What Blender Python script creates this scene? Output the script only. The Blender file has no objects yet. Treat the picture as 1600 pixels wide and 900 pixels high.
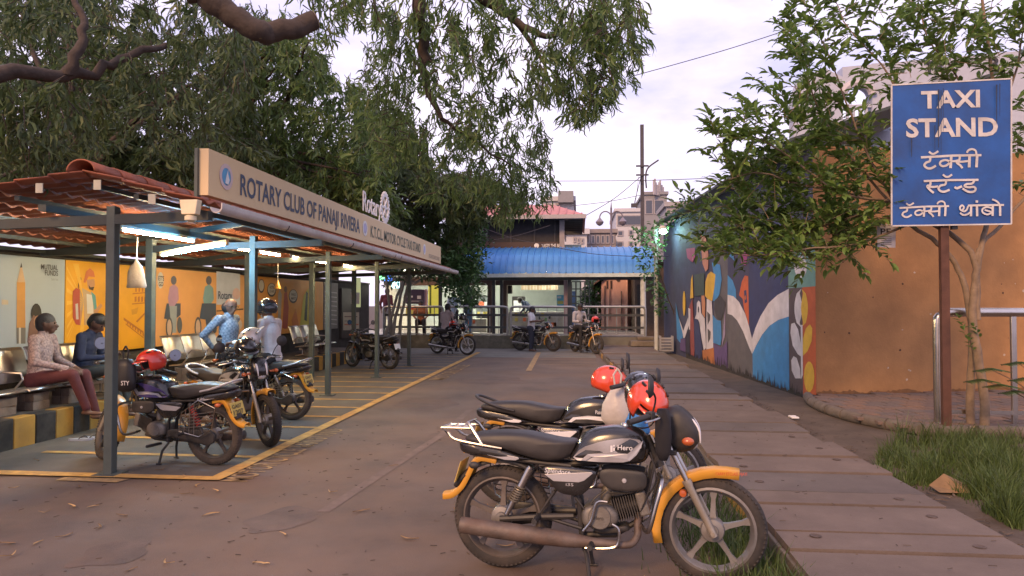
import bpy, math, random
from mathutils import Vector, Matrix, noise as mnoise
R = math.radians
rnd = random.Random(7)
S = bpy.context.scene
C = S.collection
# ------------------------------------------------------------------ camera
F_PX, EYE = 1080.0, 1.6                       # focal length in photo pixels, eye height in metres
YAW, PIT = math.atan(105 / 1080), math.atan(25 / 1080)
cam = bpy.data.objects.new('camera', bpy.data.cameras.new('camera'))
C.objects.link(cam); S.camera = cam
cam.location = (0, 0, EYE)
cam.rotation_euler = (R(90) + PIT, 0, YAW)
cam.data.sensor_width = 36; cam.data.lens = 36 * F_PX / 1600
cam.data.clip_start = 0.05; cam.data.clip_end = 2000
# ------------------------------------------------------------------ world, sun, exposure
SUN_EL, SUN_AZ = R(32), R(205)                # azimuth the light comes from, clockwise from +Y (behind, left of the camera)
W = bpy.data.worlds.new('World'); S.world = W; W.use_nodes = True
nt = W.node_tree; nt.nodes.clear()
def wn(t, **k):
    n = nt.nodes.new(t)
    for a, b in k.items(): setattr(n, a, b)
    return n
sky = wn('ShaderNodeTexSky', sky_type='NISHITA', sun_disc=False, sun_elevation=R(5), sun_rotation=SUN_AZ)
tc = wn('ShaderNodeTexCoord'); mp = wn('ShaderNodeMapping'); mp.inputs['Scale'].default_value = (1.6, 1.6, 4.2)
nz = wn('ShaderNodeTexNoise'); nz.inputs['Scale'].default_value = 2.1; nz.inputs['Detail'].default_value = 7; nz.inputs['Roughness'].default_value = .55
cr = wn('ShaderNodeValToRGB')
cr.color_ramp.elements[0].position = .36; cr.color_ramp.elements[0].color = (.54, .52, .78, 1)
cr.color_ramp.elements[1].position = .60; cr.color_ramp.elements[1].color = (.89, .81, .98, 1)
mul = wn('ShaderNodeMix', data_type='RGBA', blend_type='MULTIPLY'); mul.inputs[0].default_value = 1; mul.inputs[7].default_value = (7.2, 7.0, 7.2, 1)
mul.clamp_result = False
mx = wn('ShaderNodeMix', data_type='RGBA'); mx.inputs[0].default_value = .9
bg = wn('ShaderNodeBackground'); bg.inputs['Strength'].default_value = .12
out = wn('ShaderNodeOutputWorld')
L = nt.links.new
L(tc.outputs['Generated'], mp.inputs['Vector']); L(mp.outputs['Vector'], nz.inputs['Vector']); L(nz.outputs['Fac'], cr.inputs['Fac'])
L(cr.outputs['Color'], mul.inputs[6]); L(sky.outputs['Color'], mx.inputs[6]); L(mul.outputs[2], mx.inputs[7])
L(mx.outputs[2], bg.inputs['Color']); L(bg.outputs['Background'], out.inputs['Surface'])
sun = bpy.data.objects.new('sun', bpy.data.lights.new('sun', 'SUN')); C.objects.link(sun)
sun.data.energy = 1.9; sun.data.angle = R(14); sun.data.color = (1, .57, .26)
dirv = Vector((-math.sin(SUN_AZ) * math.cos(SUN_EL), -math.cos(SUN_AZ) * math.cos(SUN_EL), -math.sin(SUN_EL)))
sun.rotation_euler = dirv.to_track_quat('-Z', 'Y').to_euler()
S.view_settings.view_transform = 'Standard'; S.view_settings.look = 'None'
S.view_settings.exposure = 0.85; S.view_settings.gamma = 1.0; S.view_settings.use_curve_mapping = False
S.cycles.use_denoising = True
S.cycles.max_bounces = 6; S.cycles.diffuse_bounces = 3; S.cycles.transparent_max_bounces = 8
# ------------------------------------------------------------------ photo pixel -> place
def ray(px, py):
    x, z, y = (px - 800) / F_PX, (450 - py) / F_PX, 1.0
    y, z = y * math.cos(PIT) - z * math.sin(PIT), y * math.sin(PIT) + z * math.cos(PIT)
    return Vector((x * math.cos(YAW) - y * math.sin(YAW), x * math.sin(YAW) + y * math.cos(YAW), z))
CAMP = Vector((0, 0, EYE))
def gnd(px, py, z=0.0):
    r = ray(px, py); return CAMP + r * ((z - EYE) / r.z)
def aty(px, py, Y):
    r = ray(px, py); return CAMP + r * (Y / r.y)
def atx(px, py, X):
    r = ray(px, py); return CAMP + r * (X / r.x)
def onplane(px, py, p0, n):
    r = ray(px, py); return CAMP + r * ((Vector(p0) - CAMP).dot(n) / r.dot(n))
# ------------------------------------------------------------------ materials
MATS = {}
def M(name, col, rough=.6, metal=0., var=.12, scale=6., bump=0., bscale=60., coat=0., spec=.5, dirt=0., dirtcol=(.09, .07, .055), emit=0., trans=0., island=0., dscale=1.7):
    if name in MATS: return MATS[name]
    m = bpy.data.materials.new(name); m.use_nodes = True; MATS[name] = m
    t = m.node_tree; b = t.nodes['Principled BSDF']; ln = t.links.new
    def nn(k): return t.nodes.new(k)
    b.inputs['Roughness'].default_value = rough; b.inputs['Metallic'].default_value = metal
    b.inputs['Specular IOR Level'].default_value = spec; b.inputs['Coat Weight'].default_value = coat
    b.inputs['Coat Roughness'].default_value = .12
    co = nn('ShaderNodeTexCoord')
    a = tuple(max(0, c * (1 - var)) for c in col) + (1,); z = tuple(min(1, c * (1 + var)) for c in col) + (1,)
    n1 = nn('ShaderNodeTexNoise'); n1.inputs['Scale'].default_value = scale; n1.inputs['Detail'].default_value = 10; n1.inputs['Roughness'].default_value = .62
    ln(co.outputs['Object'], n1.inputs['Vector'])
    mix = nn('ShaderNodeMix'); mix.data_type = 'RGBA'; mix.inputs[6].default_value = a; mix.inputs[7].default_value = z
    rp = nn('ShaderNodeMapRange'); rp.inputs[1].default_value = .3; rp.inputs[2].default_value = .7
    ln(n1.outputs['Fac'], rp.inputs[0]); fac = rp.outputs[0]
    if island:
        g = nn('ShaderNodeNewGeometry'); mm = nn('ShaderNodeMath'); mm.operation = 'MULTIPLY_ADD'; mm.inputs[1].default_value = island; 
        m2 = nn('ShaderNodeMath'); m2.operation = 'MULTIPLY'; m2.inputs[1].default_value = 1 - island
        ln(fac, m2.inputs[0]); ln(g.outputs['Random Per Island'], mm.inputs[0]); ln(m2.outputs[0], mm.inputs[2]); fac = mm.outputs[0]
    ln(fac, mix.inputs[0]); colout = mix.outputs[2]
    if dirt:
        n2 = nn('ShaderNodeTexNoise'); n2.inputs['Scale'].default_value = dscale; n2.inputs['Detail'].default_value = 8; n2.inputs['Roughness'].default_value = .68
        ln(co.outputs['Object'], n2.inputs['Vector'])
        r2 = nn('ShaderNodeMapRange'); r2.inputs[1].default_value = .42; r2.inputs[2].default_value = .75; r2.inputs[4].default_value = dirt
        ln(n2.outputs['Fac'], r2.inputs[0])
        mx2 = nn('ShaderNodeMix'); mx2.data_type = 'RGBA'; mx2.inputs[7].default_value = dirtcol + (1,)
        ln(r2.outputs[0], mx2.inputs[0]); ln(colout, mx2.inputs[6]); colout = mx2.outputs[2]
        rr = nn('ShaderNodeMapRange'); rr.inputs[3].default_value = rough; rr.inputs[4].default_value = min(1, rough + .35)
        ln(r2.outputs[0], rr.inputs[0]); ln(rr.outputs[0], b.inputs['Roughness'])
    ln(colout, b.inputs['Base Color'])
    if bump:
        n3 = nn('ShaderNodeTexNoise'); n3.inputs['Scale'].default_value = bscale; n3.inputs['Detail'].default_value = 4
        ln(co.outputs['Object'], n3.inputs['Vector'])
        bp = nn('ShaderNodeBump'); bp.inputs['Strength'].default_value = bump; bp.inputs['Distance'].default_value = .01
        ln(n3.outputs['Fac'], bp.inputs['Height']); ln(bp.outputs['Normal'], b.inputs['Normal'])
    if emit:
        b.inputs['Emission Color'].default_value = tuple(col) + (1,); b.inputs['Emission Strength'].default_value = emit
    if trans:
        tr = nn('ShaderNodeBsdfTranslucent'); ms = nn('ShaderNodeMixShader'); ms.inputs[0].default_value = trans
        ln(colout, tr.inputs['Color']); o = t.nodes['Material Output']
        ln(b.outputs[0], ms.inputs[1]); ln(tr.outputs[0], ms.inputs[2]); ln(ms.outputs[0], o.inputs['Surface'])
    return m
# ------------------------------------------------------------------ objects
def tag(o, label, cat, group=None):
    o['label'] = label; o['category'] = cat
    if group: o['group'] = group
    return o
def thing(name, label, cat, loc=(0, 0, 0), rz=0., group=None, rx=0., ry=0.):
    o = bpy.data.objects.new(name, None); C.objects.link(o)
    o.empty_display_size = .2
    o.location = loc; o.rotation_euler = (rx, ry, rz)
    return tag(o, label, cat, group)
def wmat(o):
    m = Matrix.LocRotScale(o.location, o.rotation_euler, o.scale)
    return wmat(o.parent) @ m if o.parent else m
class MB:
    def __init__(s): s.v, s.f, s.m = [], [], []
    def add(s, v, f, mi=0):
        k = len(s.v); s.v.extend(tuple(p) for p in v); s.f.extend(tuple(i + k for i in q) for q in f); s.m.extend([mi] * len(f)); return s
    def box(s, x0, x1, y0, y1, z0, z1, mi=0):
        return s.add([(x0,y0,z0),(x1,y0,z0),(x1,y1,z0),(x0,y1,z0),(x0,y0,z1),(x1,y0,z1),(x1,y1,z1),(x0,y1,z1)],
                     [(3,2,1,0),(4,5,6,7),(0,1,5,4),(1,2,6,5),(2,3,7,6),(3,0,4,7)], mi)
    def bar(s, a, b, w, h, mi=0, up=(0, 0, 1)):
        a, b = Vector(a), Vector(b); d = (b - a).normalized(); u = Vector(up)
        if abs(d.dot(u)) > .95: u = Vector((1, 0, 0))
        x = d.cross(u).normalized() * w / 2; y = x.cross(d).normalized() * h / 2
        p = [a-x-y, a+x-y, a+x+y, a-x+y, b-x-y, b+x-y, b+x+y, b-x+y]
        return s.add(p, [(3,2,1,0),(4,5,6,7),(0,1,5,4),(1,2,6,5),(2,3,7,6),(3,0,4,7)], mi)
    def tube(s, pts, r, n=8, mi=0, closed=False, flat=1.0, cap=True):
        pts = [Vector(p) for p in pts]; k = len(pts)
        rs = r if isinstance(r, (list, tuple)) else [r] * k
        v, f = [], []; prev = None
        for i, p in enumerate(pts):
            if closed: d = pts[(i+1) % k] - pts[i-1]
            else: d = pts[min(i+1, k-1)] - pts[max(i-1, 0)]
            d.normalize()
            if prev is None:
                u = Vector((0, 0, 1)) if abs(d.z) < .9 else Vector((1, 0, 0)); x = d.cross(u).normalized()
            else:
                x = (prev - d * prev.dot(d)).normalized()
            prev = x; y = d.cross(x)
            for j in range(n):
                t = 2 * math.pi * j / n; v.append(p + x * math.cos(t) * rs[i] + y * math.sin(t) * rs[i] * flat)
        for i in range(k if closed else k - 1):
            for j in range(n):
                a, b = i * n + j, i * n + (j+1) % n; c = ((i+1) % k) * n; f.append((a, b, c + (j+1) % n, c + j))
        if not closed and cap: f.append(tuple(range(n-1, -1, -1))); f.append(tuple((k-1)*n + j for j in range(n)))
        return s.add(v, f, mi)
    def lathe(s, prof, o=(0, 0, 0), ax=(0, 0, 1), n=24, mi=0, close=False):
        o, ax = Vector(o), Vector(ax).normalized(); u = Vector((0, 0, 1)) if abs(ax.z) < .9 else Vector((1, 0, 0))
        x = ax.cross(u).normalized(); y = ax.cross(x); v, f = [], []; k = len(prof)
        for r, h in prof:
            for j in range(n):
                t = 2 * math.pi * j / n; v.append(o + ax * h + (x * math.cos(t) + y * math.sin(t)) * r)
        for i in range(k if close else k - 1):
            c = ((i+1) % k) * n
            for j in range(n): f.append((i*n+j, i*n+(j+1) % n, c+(j+1) % n, c+j))
        return s.add(v, f, mi)
    def pillow(s, poly, w, e=.5, y0=0., mi=0, rings=9, cen=None, rf=2):
        """rounded solid: the outline poly (x, z) at the middle plane, shrinking to both sides"""
        poly = refine(poly, rf); n = len(poly)
        cx, cz = cen or (sum(p[0] for p in poly) / n, sum(p[1] for p in poly) / n)
        v, f = [], []
        for i in range(rings):
            t = -math.pi/2 * .96 + math.pi * .96 * i / (rings - 1)
            sn, cs = math.sin(t), math.cos(t); y = w * math.copysign(abs(sn) ** e, sn); k = abs(cs) ** e
            for (x, z) in poly: v.append((cx + (x - cx) * k, y0 + y, cz + (z - cz) * k))
        for i in range(rings - 1):
            for j in range(n): f.append((i*n+j, i*n+(j+1) % n, (i+1)*n+(j+1) % n, (i+1)*n+j))
        f.append(tuple(range(n-1, -1, -1))); f.append(tuple((rings-1)*n+j for j in range(n)))
        return s.add(v, f, mi)
    def plate(s, poly, y0, y1, mi=0, inset=0.):
        """flat slab with outline poly (x, z) between y0 and y1"""
        n = len(poly); v = [(x, y0, z) for x, z in poly] + [(x, y1, z) for x, z in poly]
        f = [tuple(range(n-1, -1, -1)), tuple(range(n, 2*n))] + [(j, (j+1) % n, n+(j+1) % n, n+j) for j in range(n)]
        return s.add(v, f, mi)
    def slab3(s, pts, off, mi=0):
        """3-D polygon pts thickened by the vector off"""
        off = Vector(off); n = len(pts); v = [Vector(p) for p in pts]; v += [p + off for p in v]
        return s.add(v, [tuple(range(n)), tuple(range(2*n-1, n-1, -1))] + [(j, n+j, n+(j+1) % n, (j+1) % n) for j in range(n)], mi)
    def ball(s, c, r, n=12, mi=0, sc=(1, 1, 1)):
        v, f = [], []; k = max(6, n // 2 + 1)
        for i in range(k + 1):
            t = math.pi * i / k
            for j in range(n):
                p = 2 * math.pi * j / n
                v.append((c[0] + r*sc[0]*math.sin(t)*math.cos(p), c[1] + r*sc[1]*math.sin(t)*math.sin(p), c[2] + r*sc[2]*math.cos(t)))
        for i in range(k):
            for j in range(n): f.append((i*n+j, (i+1)*n+j, (i+1)*n+(j+1) % n, i*n+(j+1) % n))
        return s.add(v, f, mi)
    def xf(s, m):
        s.v = [tuple(m @ Vector(p)) for p in s.v]; return s
    def build(s, name, mat, parent=None, smooth=False, world=False, loc=None, angle=40, bevel=0.):
        vs = s.v
        if world and parent is not None:
            inv = wmat(parent).inverted(); vs = [tuple(inv @ Vector(p)) for p in vs]
        elif loc is not None:
            l = Vector(loc); vs = [tuple(Vector(p) - l) for p in vs]
        me = bpy.data.meshes.new(name); me.from_pydata(vs, [], s.f)
        for m in (mat if isinstance(mat, (list, tuple)) else [mat]): me.materials.append(m)
        if any(s.m): me.polygons.foreach_set('material_index', s.m)
        if smooth: me.polygons.foreach_set('use_smooth', [True] * len(s.f)); me.set_sharp_from_angle(angle=R(angle))
        me.update()
        o = bpy.data.objects.new(name, me); C.objects.link(o)
        if parent is not None: o.parent = parent
        elif loc is not None: o.location = loc
        if bevel:
            bm = o.modifiers.new('bevel', 'BEVEL'); bm.width = bevel; bm.segments = 2; bm.limit_method = 'ANGLE'
        return o
def refine(poly, it=2):
    for _ in range(it):                       # corner cutting, keeps outline, rounds corners
        q = []
        for i in range(len(poly)):
            a, b = poly[i], poly[(i+1) % len(poly)]
            q += [(a[0]*.8+b[0]*.2, a[1]*.8+b[1]*.2), (a[0]*.2+b[0]*.8, a[1]*.2+b[1]*.8)]
        poly = q
    return poly
def structure(o): o['kind'] = 'structure'; return o
def inst(src, name, parent=None, loc=None, rot=None, mat=None, scale=None):
    o = bpy.data.objects.new(name, src.data); C.objects.link(o)
    if parent is not None: o.parent = parent
    if loc is not None: o.location = loc
    if rot is not None: o.rotation_euler = rot
    if scale is not None: o.scale = scale
    for md in src.modifiers:
        if md.type == 'BEVEL':
            b = o.modifiers.new('bevel', 'BEVEL'); b.width = md.width; b.segments = md.segments; b.limit_method = 'ANGLE'
    if mat is not None:
        o.material_slots[0].link = 'OBJECT'; o.material_slots[0].material = mat
    return o
def copy_tree(o, parent=None):
    c = o.copy(); C.objects.link(c); c.parent = parent
    for ch in list(o.children): copy_tree(ch, c)
    return c
def arc(c, r, a0, a1, n, plane='xz'):
    q = []
    for i in range(n + 1):
        t = R(a0 + (a1 - a0) * i / n); a, b = r * math.cos(t), r * math.sin(t)
        q.append((c[0]+a, c[1], c[2]+b) if plane == 'xz' else (c[0]+a, c[1]+b, c[2]))
    return q
def smoothpath(pts, n=4):
    pts = [Vector(p) for p in pts]; q = []
    for i in range(len(pts) - 1):
        a, b, c, d = pts[max(i-1, 0)], pts[i], pts[i+1], pts[min(i+2, len(pts)-1)]
        for k in range(n):
            t = k / n
            q.append(.5 * ((2*b) + (c - a) * t + (2*a - 5*b + 4*c - d) * t*t + (3*b - a - 3*c + d) * t**3))
    q.append(pts[-1]); return q
_txt = {}
def text_geo(s, bold=0.0):
    """flat outline of a line of writing, cap height 1, left at x = 0 -> verts, faces, width"""
    if (s, bold) in _txt: return _txt[(s, bold)]
    cu = bpy.data.curves.new('t', 'FONT'); cu.body = s; cu.size = 1; cu.resolution_u = 3; cu.offset = bold
    o = bpy.data.objects.new('t', cu); C.objects.link(o); bpy.context.view_layer.update()
    me = bpy.data.meshes.new_from_object(o.evaluated_get(bpy.context.evaluated_depsgraph_get()))
    v = [p.co.copy() for p in me.vertices]; f = [tuple(p.vertices) for p in me.polygons]
    bpy.data.objects.remove(o); bpy.data.curves.remove(cu); bpy.data.meshes.remove(me)
    x0 = min((p.x for p in v), default=0); x1 = max((p.x for p in v), default=1); k = 1 / .73
    v = [Vector(((p.x - x0) * k, p.y * k, 0)) for p in v]
    _txt[(s, bold)] = (v, f, (x1 - x0) * k); return _txt[(s, bold)]
def put_text(mb, s, o, xd, yd, height, width=None, bold=0.0, mi=0, center=False):
    """write s with its lower left at o, along xd, letters standing along yd"""
    v, f, w = text_geo(s, bold); xs = (width / w) if width else height
    o, xd, yd = Vector(o), Vector(xd).normalized(), Vector(yd).normalized()
    if center: o = o - xd * (w * xs / 2)
    return mb.add([o + xd * (p.x * xs) + yd * (p.y * height) for p in v], f, mi)
def ribbon(mb, pts, w, xf, mi=0):
    """painted brush stroke: flat ribbon of width w through 2-D pts, mapped to 3-D by xf"""
    pts = [Vector((p[0], p[1])) for p in pts]; n = len(pts); a, b = [], []
    for i, p in enumerate(pts):
        d = (pts[min(i+1, n-1)] - pts[max(i-1, 0)]).normalized(); q = Vector((-d.y, d.x)) * w / 2
        a.append(p + q); b.append(p - q)
    v = [xf(*p) for p in a] + [xf(*p) for p in b]
    mb.add(v, [(i, i+1, n+i+1, n+i) for i in range(n - 1)], mi)
# ------------------------------------------------------------------ ground, road, footpath
m_earth = M('earth', (.085, .062, .045), .95, var=.3, scale=3, bump=.6, bscale=25)
m_road = M('asphalt', (.116, .085, .067), .82, var=.34, scale=.9, bump=.5, bscale=120, dirt=.8, dirtcol=(.185, .118, .076), dscale=.6)
m_bay = M('bay_concrete', (.105, .098, .086), .85, var=.25, scale=1.4, bump=.3, bscale=110, dirt=.6, dirtcol=(.06, .05, .042), dscale=.8)
m_far = M('far_concrete', (.16, .155, .135), .85, var=.2, scale=1.2, bump=.3, bscale=90, dirt=.5)
m_yel = M('road_yellow', (.52, .30, .075), .8, var=.25, scale=9, dirt=.75, dirtcol=(.14, .10, .075), dscale=3)
m_yelworn = M('road_yellow_worn', (.36, .235, .10), .85, var=.3, scale=12, dirt=.95, dirtcol=(.125, .094, .080), dscale=5)
m_slab = M('path_slab', (.142, .108, .087), .85, var=.2, scale=2.2, bump=.4, bscale=90, dirt=.5, dirtcol=(.085, .066, .058), dscale=1.4)
m_slab2 = M('path_slab_grey', (.112, .092, .080), .85, var=.22, scale=2.2, bump=.4, bscale=90, dirt=.5, dirtcol=(.07, .055, .05), dscale=1.4)
m_kerb = M('kerb_concrete', (.14, .115, .09), .9, var=.3, scale=5, bump=.5, bscale=40, dirt=.7, dirtcol=(.035, .035, .025))
m_kerby = M('kerb_yellow', (.45, .25, .045), .8, var=.25, scale=8, dirt=.7, dirtcol=(.06, .05, .04), dscale=4)
m_kerbk = M('kerb_black', (.022, .021, .020), .75, var=.3, scale=8, dirt=.6, dirtcol=(.10, .085, .07), dscale=4)

g = MB().add([(-300, -60, -.03), (300, -60, -.03), (300, 500, -.03), (-300, 500, -.03)], [(0, 1, 2, 3)]).build('ground', m_earth); structure(g)
def kerb_x(y):                                # road-side edge of the footpath
    P = [(-8, 1.2), (6, 1.24), (8, 1.24), (14, .98), (20.5, .68), (24.7, .62)]
    for (a, xa), (b, xb) in zip(P, P[1:]):
        if y <= b: return xa + (xb - xa) * (y - a) / (b - a)
    return P[-1][1]
mb = MB(); ys = [-8 + i * 1.3 for i in range(26)]
v = [(-7.6, y, 0) for y in ys] + [(kerb_x(y) - .02, y, 0) for y in ys]; n = len(ys)
road = structure(mb.add(v, [(i, n+i, n+i+1, i+1) for i in range(n-1)]).build('road', m_road))
def sheet(name, pts, z, mat, parent):
    p = [(a, b, z) for a, b in pts]; return MB().add(p, [tuple(range(len(p)))]).build(name, mat, parent)
bay = sheet('parking_bay', [(-6.2, 6.0), (-3.3, 6.0), (-3.3, 20.6), (-6.2, 20.6)], .004, m_bay, road)
sheet('concrete_apron', [(-6.9, 20.6), (.5, 20.6), (.45, 24.68), (-6.9, 24.68)], .004, m_far, road)
sheet('edge_line', [(-3.37, 6.02), (-3.23, 6.02), (-3.23, 22.6), (-3.37, 22.6)], .012, m_yel, road)
sheet('end_line', [(-6.15, 5.98), (-3.23, 5.98), (-3.23, 6.10), (-6.15, 6.14)], .016, m_yel, road)
sheet('corner_patch', [(-4.72, 5.86), (-4.12, 5.84), (-4.08, 5.97), (-4.72, 5.975)], .008, m_yelworn, road)
for i in range(1, 19):
    y = 6.06 + i * .86
    sheet('bay_line', [(-5.75, y), (-3.38, y - .02), (-3.38, y + .075), (-5.75, y + .095)], .010, m_yel if i < 14 else m_yelworn, road)
a, b = gnd(842, 551), gnd(826, 580)
sheet('short_line', [(b.x-.07, b.y), (b.x+.07, b.y), (a.x+.07, a.y), (a.x-.07, a.y)], .010, m_yelworn, road)
for k in range(5):
    sheet('bay_line', [(-1.1 + .0*k, 18.2+k*.8), (.45, 18.2+k*.8), (.45, 18.25+k*.8), (-1.1, 18.25+k*.8)], .009, m_yelworn, road)
a = gnd(368, 753); b = gnd(556, 672)
put_text(MB(), 'MOTOR CYCLE TAXI STAND', (a.x + .10, a.y, .006), (0, 1, 0), (-1, 0, 0), .27, (b - a).length, .012).build('painted_lettering', m_yelworn, road)
a = gnd(686, 594)
put_text(MB(), 'MOTOR CYCLE', (a.x + .1, a.y, .006), (0, 1, 0), (-1, 0, 0), .34, 3.6, .012).build('painted_lettering', m_yelworn, road)
for k, (sx, sy, sr) in enumerate(((-4.0, 7.0, .32), (-4.4, 8.3, .25), (-.1, 4.1, .30), (.0, 5.6, .28), (-2.2, 5.0, .22), (-1.4, 8.6, .45), (-2.5, 11.0, .5), (-4.2, 10.4, .35), (-1.8, 3.6, .16), (-3.0, 4.2, .2), (-.4, 10.2, .4), (-1.9, 14.5, .7), (-4.5, 12.5, .4))):
    pts = [(sx + sr*(1 + .5*mnoise.noise(Vector((math.cos(a)*1.4 + k*7, math.sin(a)*1.4, 0))))*math.cos(a), sy + 1.3*sr*(1 + .5*mnoise.noise(Vector((math.cos(a)*1.4 + k*7, math.sin(a)*1.4, 0))))*math.sin(a)) for a in [2*math.pi*j/36 for j in range(36)]]
    sheet('oil_stain', pts, .0065 if sx < -3.3 else .0025, M('oil_stain_bay', (.085, .076, .066), .8, var=.35, scale=5, dirt=.9, dirtcol=(.105, .095, .083), dscale=5) if sx < -3.3 else M('oil_stain', (.104, .071, .055), .78, var=.3, scale=3, bump=.5, bscale=120, dirt=.8, dirtcol=(.150, .098, .068), dscale=2), road)
# long pale wheel track left by turning traffic
mb = MB(); pa = [gnd(x, y) for x, y in ((505, 800), (600, 738), (690, 680), (735, 640))]
v = [(p.x - .05, p.y, .003) for p in pa] + [(p.x + .05, p.y, .003) for p in pa]
mb.add(v, [(i, 4+i, 5+i, i+1) for i in range(3)]).build('worn_line', M('worn_line', (.145, .102, .080), .85, var=.3, scale=7, dirt=.9, dirtcol=(.125, .092, .080), dscale=4), road)
# footpath of concrete slabs laid across
path = structure(MB().add([(kerb_x(y)+.03, y, .06) for y in ys] + [(2.75 - .012*max(0, y-8), y, .06) for y in ys], [(i, n+i, n+i+1, i+1) for i in range(n-1)]).build('footpath', M('joint_dirt', (.035, .026, .02), .95, var=.4)))
y = 1.2; i = 0
while y < 24.2:
    w = rnd.choice([.34, .6, .62, .7, .9, .95]) * (1 if y < 9 else 1.15)
    x0a, x0b = kerb_x(y) + rnd.uniform(-.02, .03), kerb_x(y + w) + rnd.uniform(-.02, .03)
    x1 = 2.62 + rnd.uniform(-.08, .08) - .012 * max(0, y - 8); dz = rnd.uniform(-.014, .012); t = rnd.uniform(-.006, .006); gp = .016
    mb = MB(); zt = .15 + dz
    mb.add([(x0a, y+gp, .05), (x1, y+gp, .05), (x1, y+w-gp, .07), (x0b, y+w-gp, .07), (x0a, y+gp, zt), (x1, y+gp, zt+t), (x1, y+w-gp, zt+t), (x0b, y+w-gp, zt)],
           [(3,2,1,0),(4,5,6,7),(0,1,5,4),(1,2,6,5),(2,3,7,6),(3,0,4,7)])
    mb.build('slab', m_slab if i % 5 != 2 else m_slab2, path)
    if y < 10:                                # lifting eyes cast into the slabs
        for xx in (x0a + .22, x1 - .25):
            if rnd.random() < .55:
                hb = MB().lathe([(.036, 0), (.036, .003), (.028, .004), (.018, -.0005), (0.001, -.0005)], (xx, y + w/2 + rnd.uniform(-.08, .08), zt + max(t, 0) + .002), (0, 0, 1), 12)
                hb.build('lifting_eye', M('rust_dark', (.085, .062, .052), .85, var=.35, scale=30), path)
    y += w; i += 1
for k in range(30):                           # kerb face towards the road, worn yellow and black
    y0, y1 = 1.4 + k*.75, 1.4 + (k+1)*.75
    mb = MB(); xa, xb = kerb_x(y0), kerb_x(y1)
    mb.add([(xa-.035, y0+.01, -.02), (xa+.0, y0+.01, -.02), (xb+.0, y1-.01, -.02), (xb-.035, y1-.01, -.02), (xa-.025, y0+.01, .115), (xa+.0, y0+.01, .115), (xb+.0, y1-.01, .115), (xb-.025, y1-.01, .115)],
           [(3,2,1,0),(4,5,6,7),(0,1,5,4),(1,2,6,5),(2,3,7,6),(3,0,4,7)]).build('kerb_face', m_kerb if k % 4 != 1 else m_kerby, path, bevel=.006)
# dirt verge right of the path, raised paved platform with rounded kerb
verge = structure(MB().add([(2.5, -2, .07), (9, -2, .07), (9, 8.5, .07), (3.86, 8.5, .07), (3.7, 11.6, .05), (3.0, 21.5, .05), (2.85, 23.5, .05), (2.3, 23.5, .06), (2.5, 12, .07)], [tuple(range(9))]).build('verge', m_earth))
kp = [(3.62, 11.45), (3.48, 10.8), (3.45, 10.0), (3.6, 9.2), (3.95, 8.62), (4.5, 8.46), (9, 8.46)]
base = [(x, y) for x, y in kp] + [(9, 13.3), (3.76, 11.5)]
plat = MB(); nb = len(base)
plat.add([(x, y, .0) for x, y in base] + [(x, y, .155) for x, y in base], [tuple(range(nb, 2*nb))] + [(j, (j+1) % nb, nb+(j+1) % nb, nb+j) for j in range(nb)])
plat = structure(plat.build('paved_platform', M('paver_joint', (.05, .04, .035), .95)))
kpath = smoothpath([(x, y, .13) for x, y in kp], 4)
for i in range(0, len(kpath) - 1, 2):
    seg = kpath[i:i+3]
    if len(seg) < 3: break
    seg = [seg[0] + (seg[1]-seg[0])*.06, seg[1], seg[2] + (seg[1]-seg[2])*.06]
    MB().tube(seg, [.075, .078, .075], 10).build('kerb_stone', M('kerb_stone', (.12, .10, .085), .9, var=.3, bump=.4, bscale=40, dirt=.6), plat, smooth=True)
pv = None; cnt = 0
m_pav = [M('paver_a', (.15, .105, .085), .88, var=.25, scale=12, bump=.4, bscale=60), M('paver_b', (.125, .10, .09), .88, var=.25, scale=12, bump=.4, bscale=60), M('paver_c', (.17, .11, .08), .88, var=.25, scale=12, bump=.4, bscale=60)]
for r_ in range(15):
    for c_ in range(20):
        x = 3.62 + c_ * .262 + (.13 if r_ % 2 else 0); yy = 8.72 + r_ * .262
        if yy > 11.35 + (x - 3.74) * .262 or (x < 3.75 and yy < 9.1) or cnt >= 290: continue
        lc = (x, yy, .158 + rnd.uniform(-.004, .006)); rt = (rnd.uniform(-.015, .015), rnd.uniform(-.015, .015), rnd.uniform(-.02, .02))
        if pv is None:
            pv = MB().box(-.125, .125, -.125, .125, -.03, .012).build('paver', m_pav[0], plat, bevel=.008); pv.location = lc
        else: inst(pv, 'paver', plat, lc, rt, m_pav[rnd.randrange(3)])
        cnt += 1
# ------------------------------------------------------------------ motorcycle taxi shelter
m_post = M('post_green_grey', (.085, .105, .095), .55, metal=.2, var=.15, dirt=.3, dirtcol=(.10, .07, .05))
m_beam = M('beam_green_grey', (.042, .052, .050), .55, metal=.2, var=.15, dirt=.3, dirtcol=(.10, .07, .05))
m_tile = M('roof_tile', (.30, .092, .046), .6, var=.25, scale=7, dirt=.5, dirtcol=(.12, .06, .045), bump=.1)
m_gut = M('gutter_white', (.60, .56, .54), .45, var=.08, dirt=.45, dirtcol=(.25, .21, .19))
PX, PYS = -4.38, [6.12, 8.95, 11.76, 14.70, 17.55]
RX, RZ, EX, EZ, BX, BZ = -4.52, 2.80, -3.36, 2.50, -7.55, 2.40      # ridge, front eave, rear eave
Y0, Y1 = 5.88, 18.0
sh = thing('shelter', 'long open shelter with terracotta tile roof on grey green steel posts', 'shelter', (PX, 6.12, 0))
def roofz(x): return RZ + (EZ - RZ) * (x - RX) / (EX - RX) if x > RX else RZ + (BZ - RZ) * (x - RX) / (BX - RX)
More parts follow.
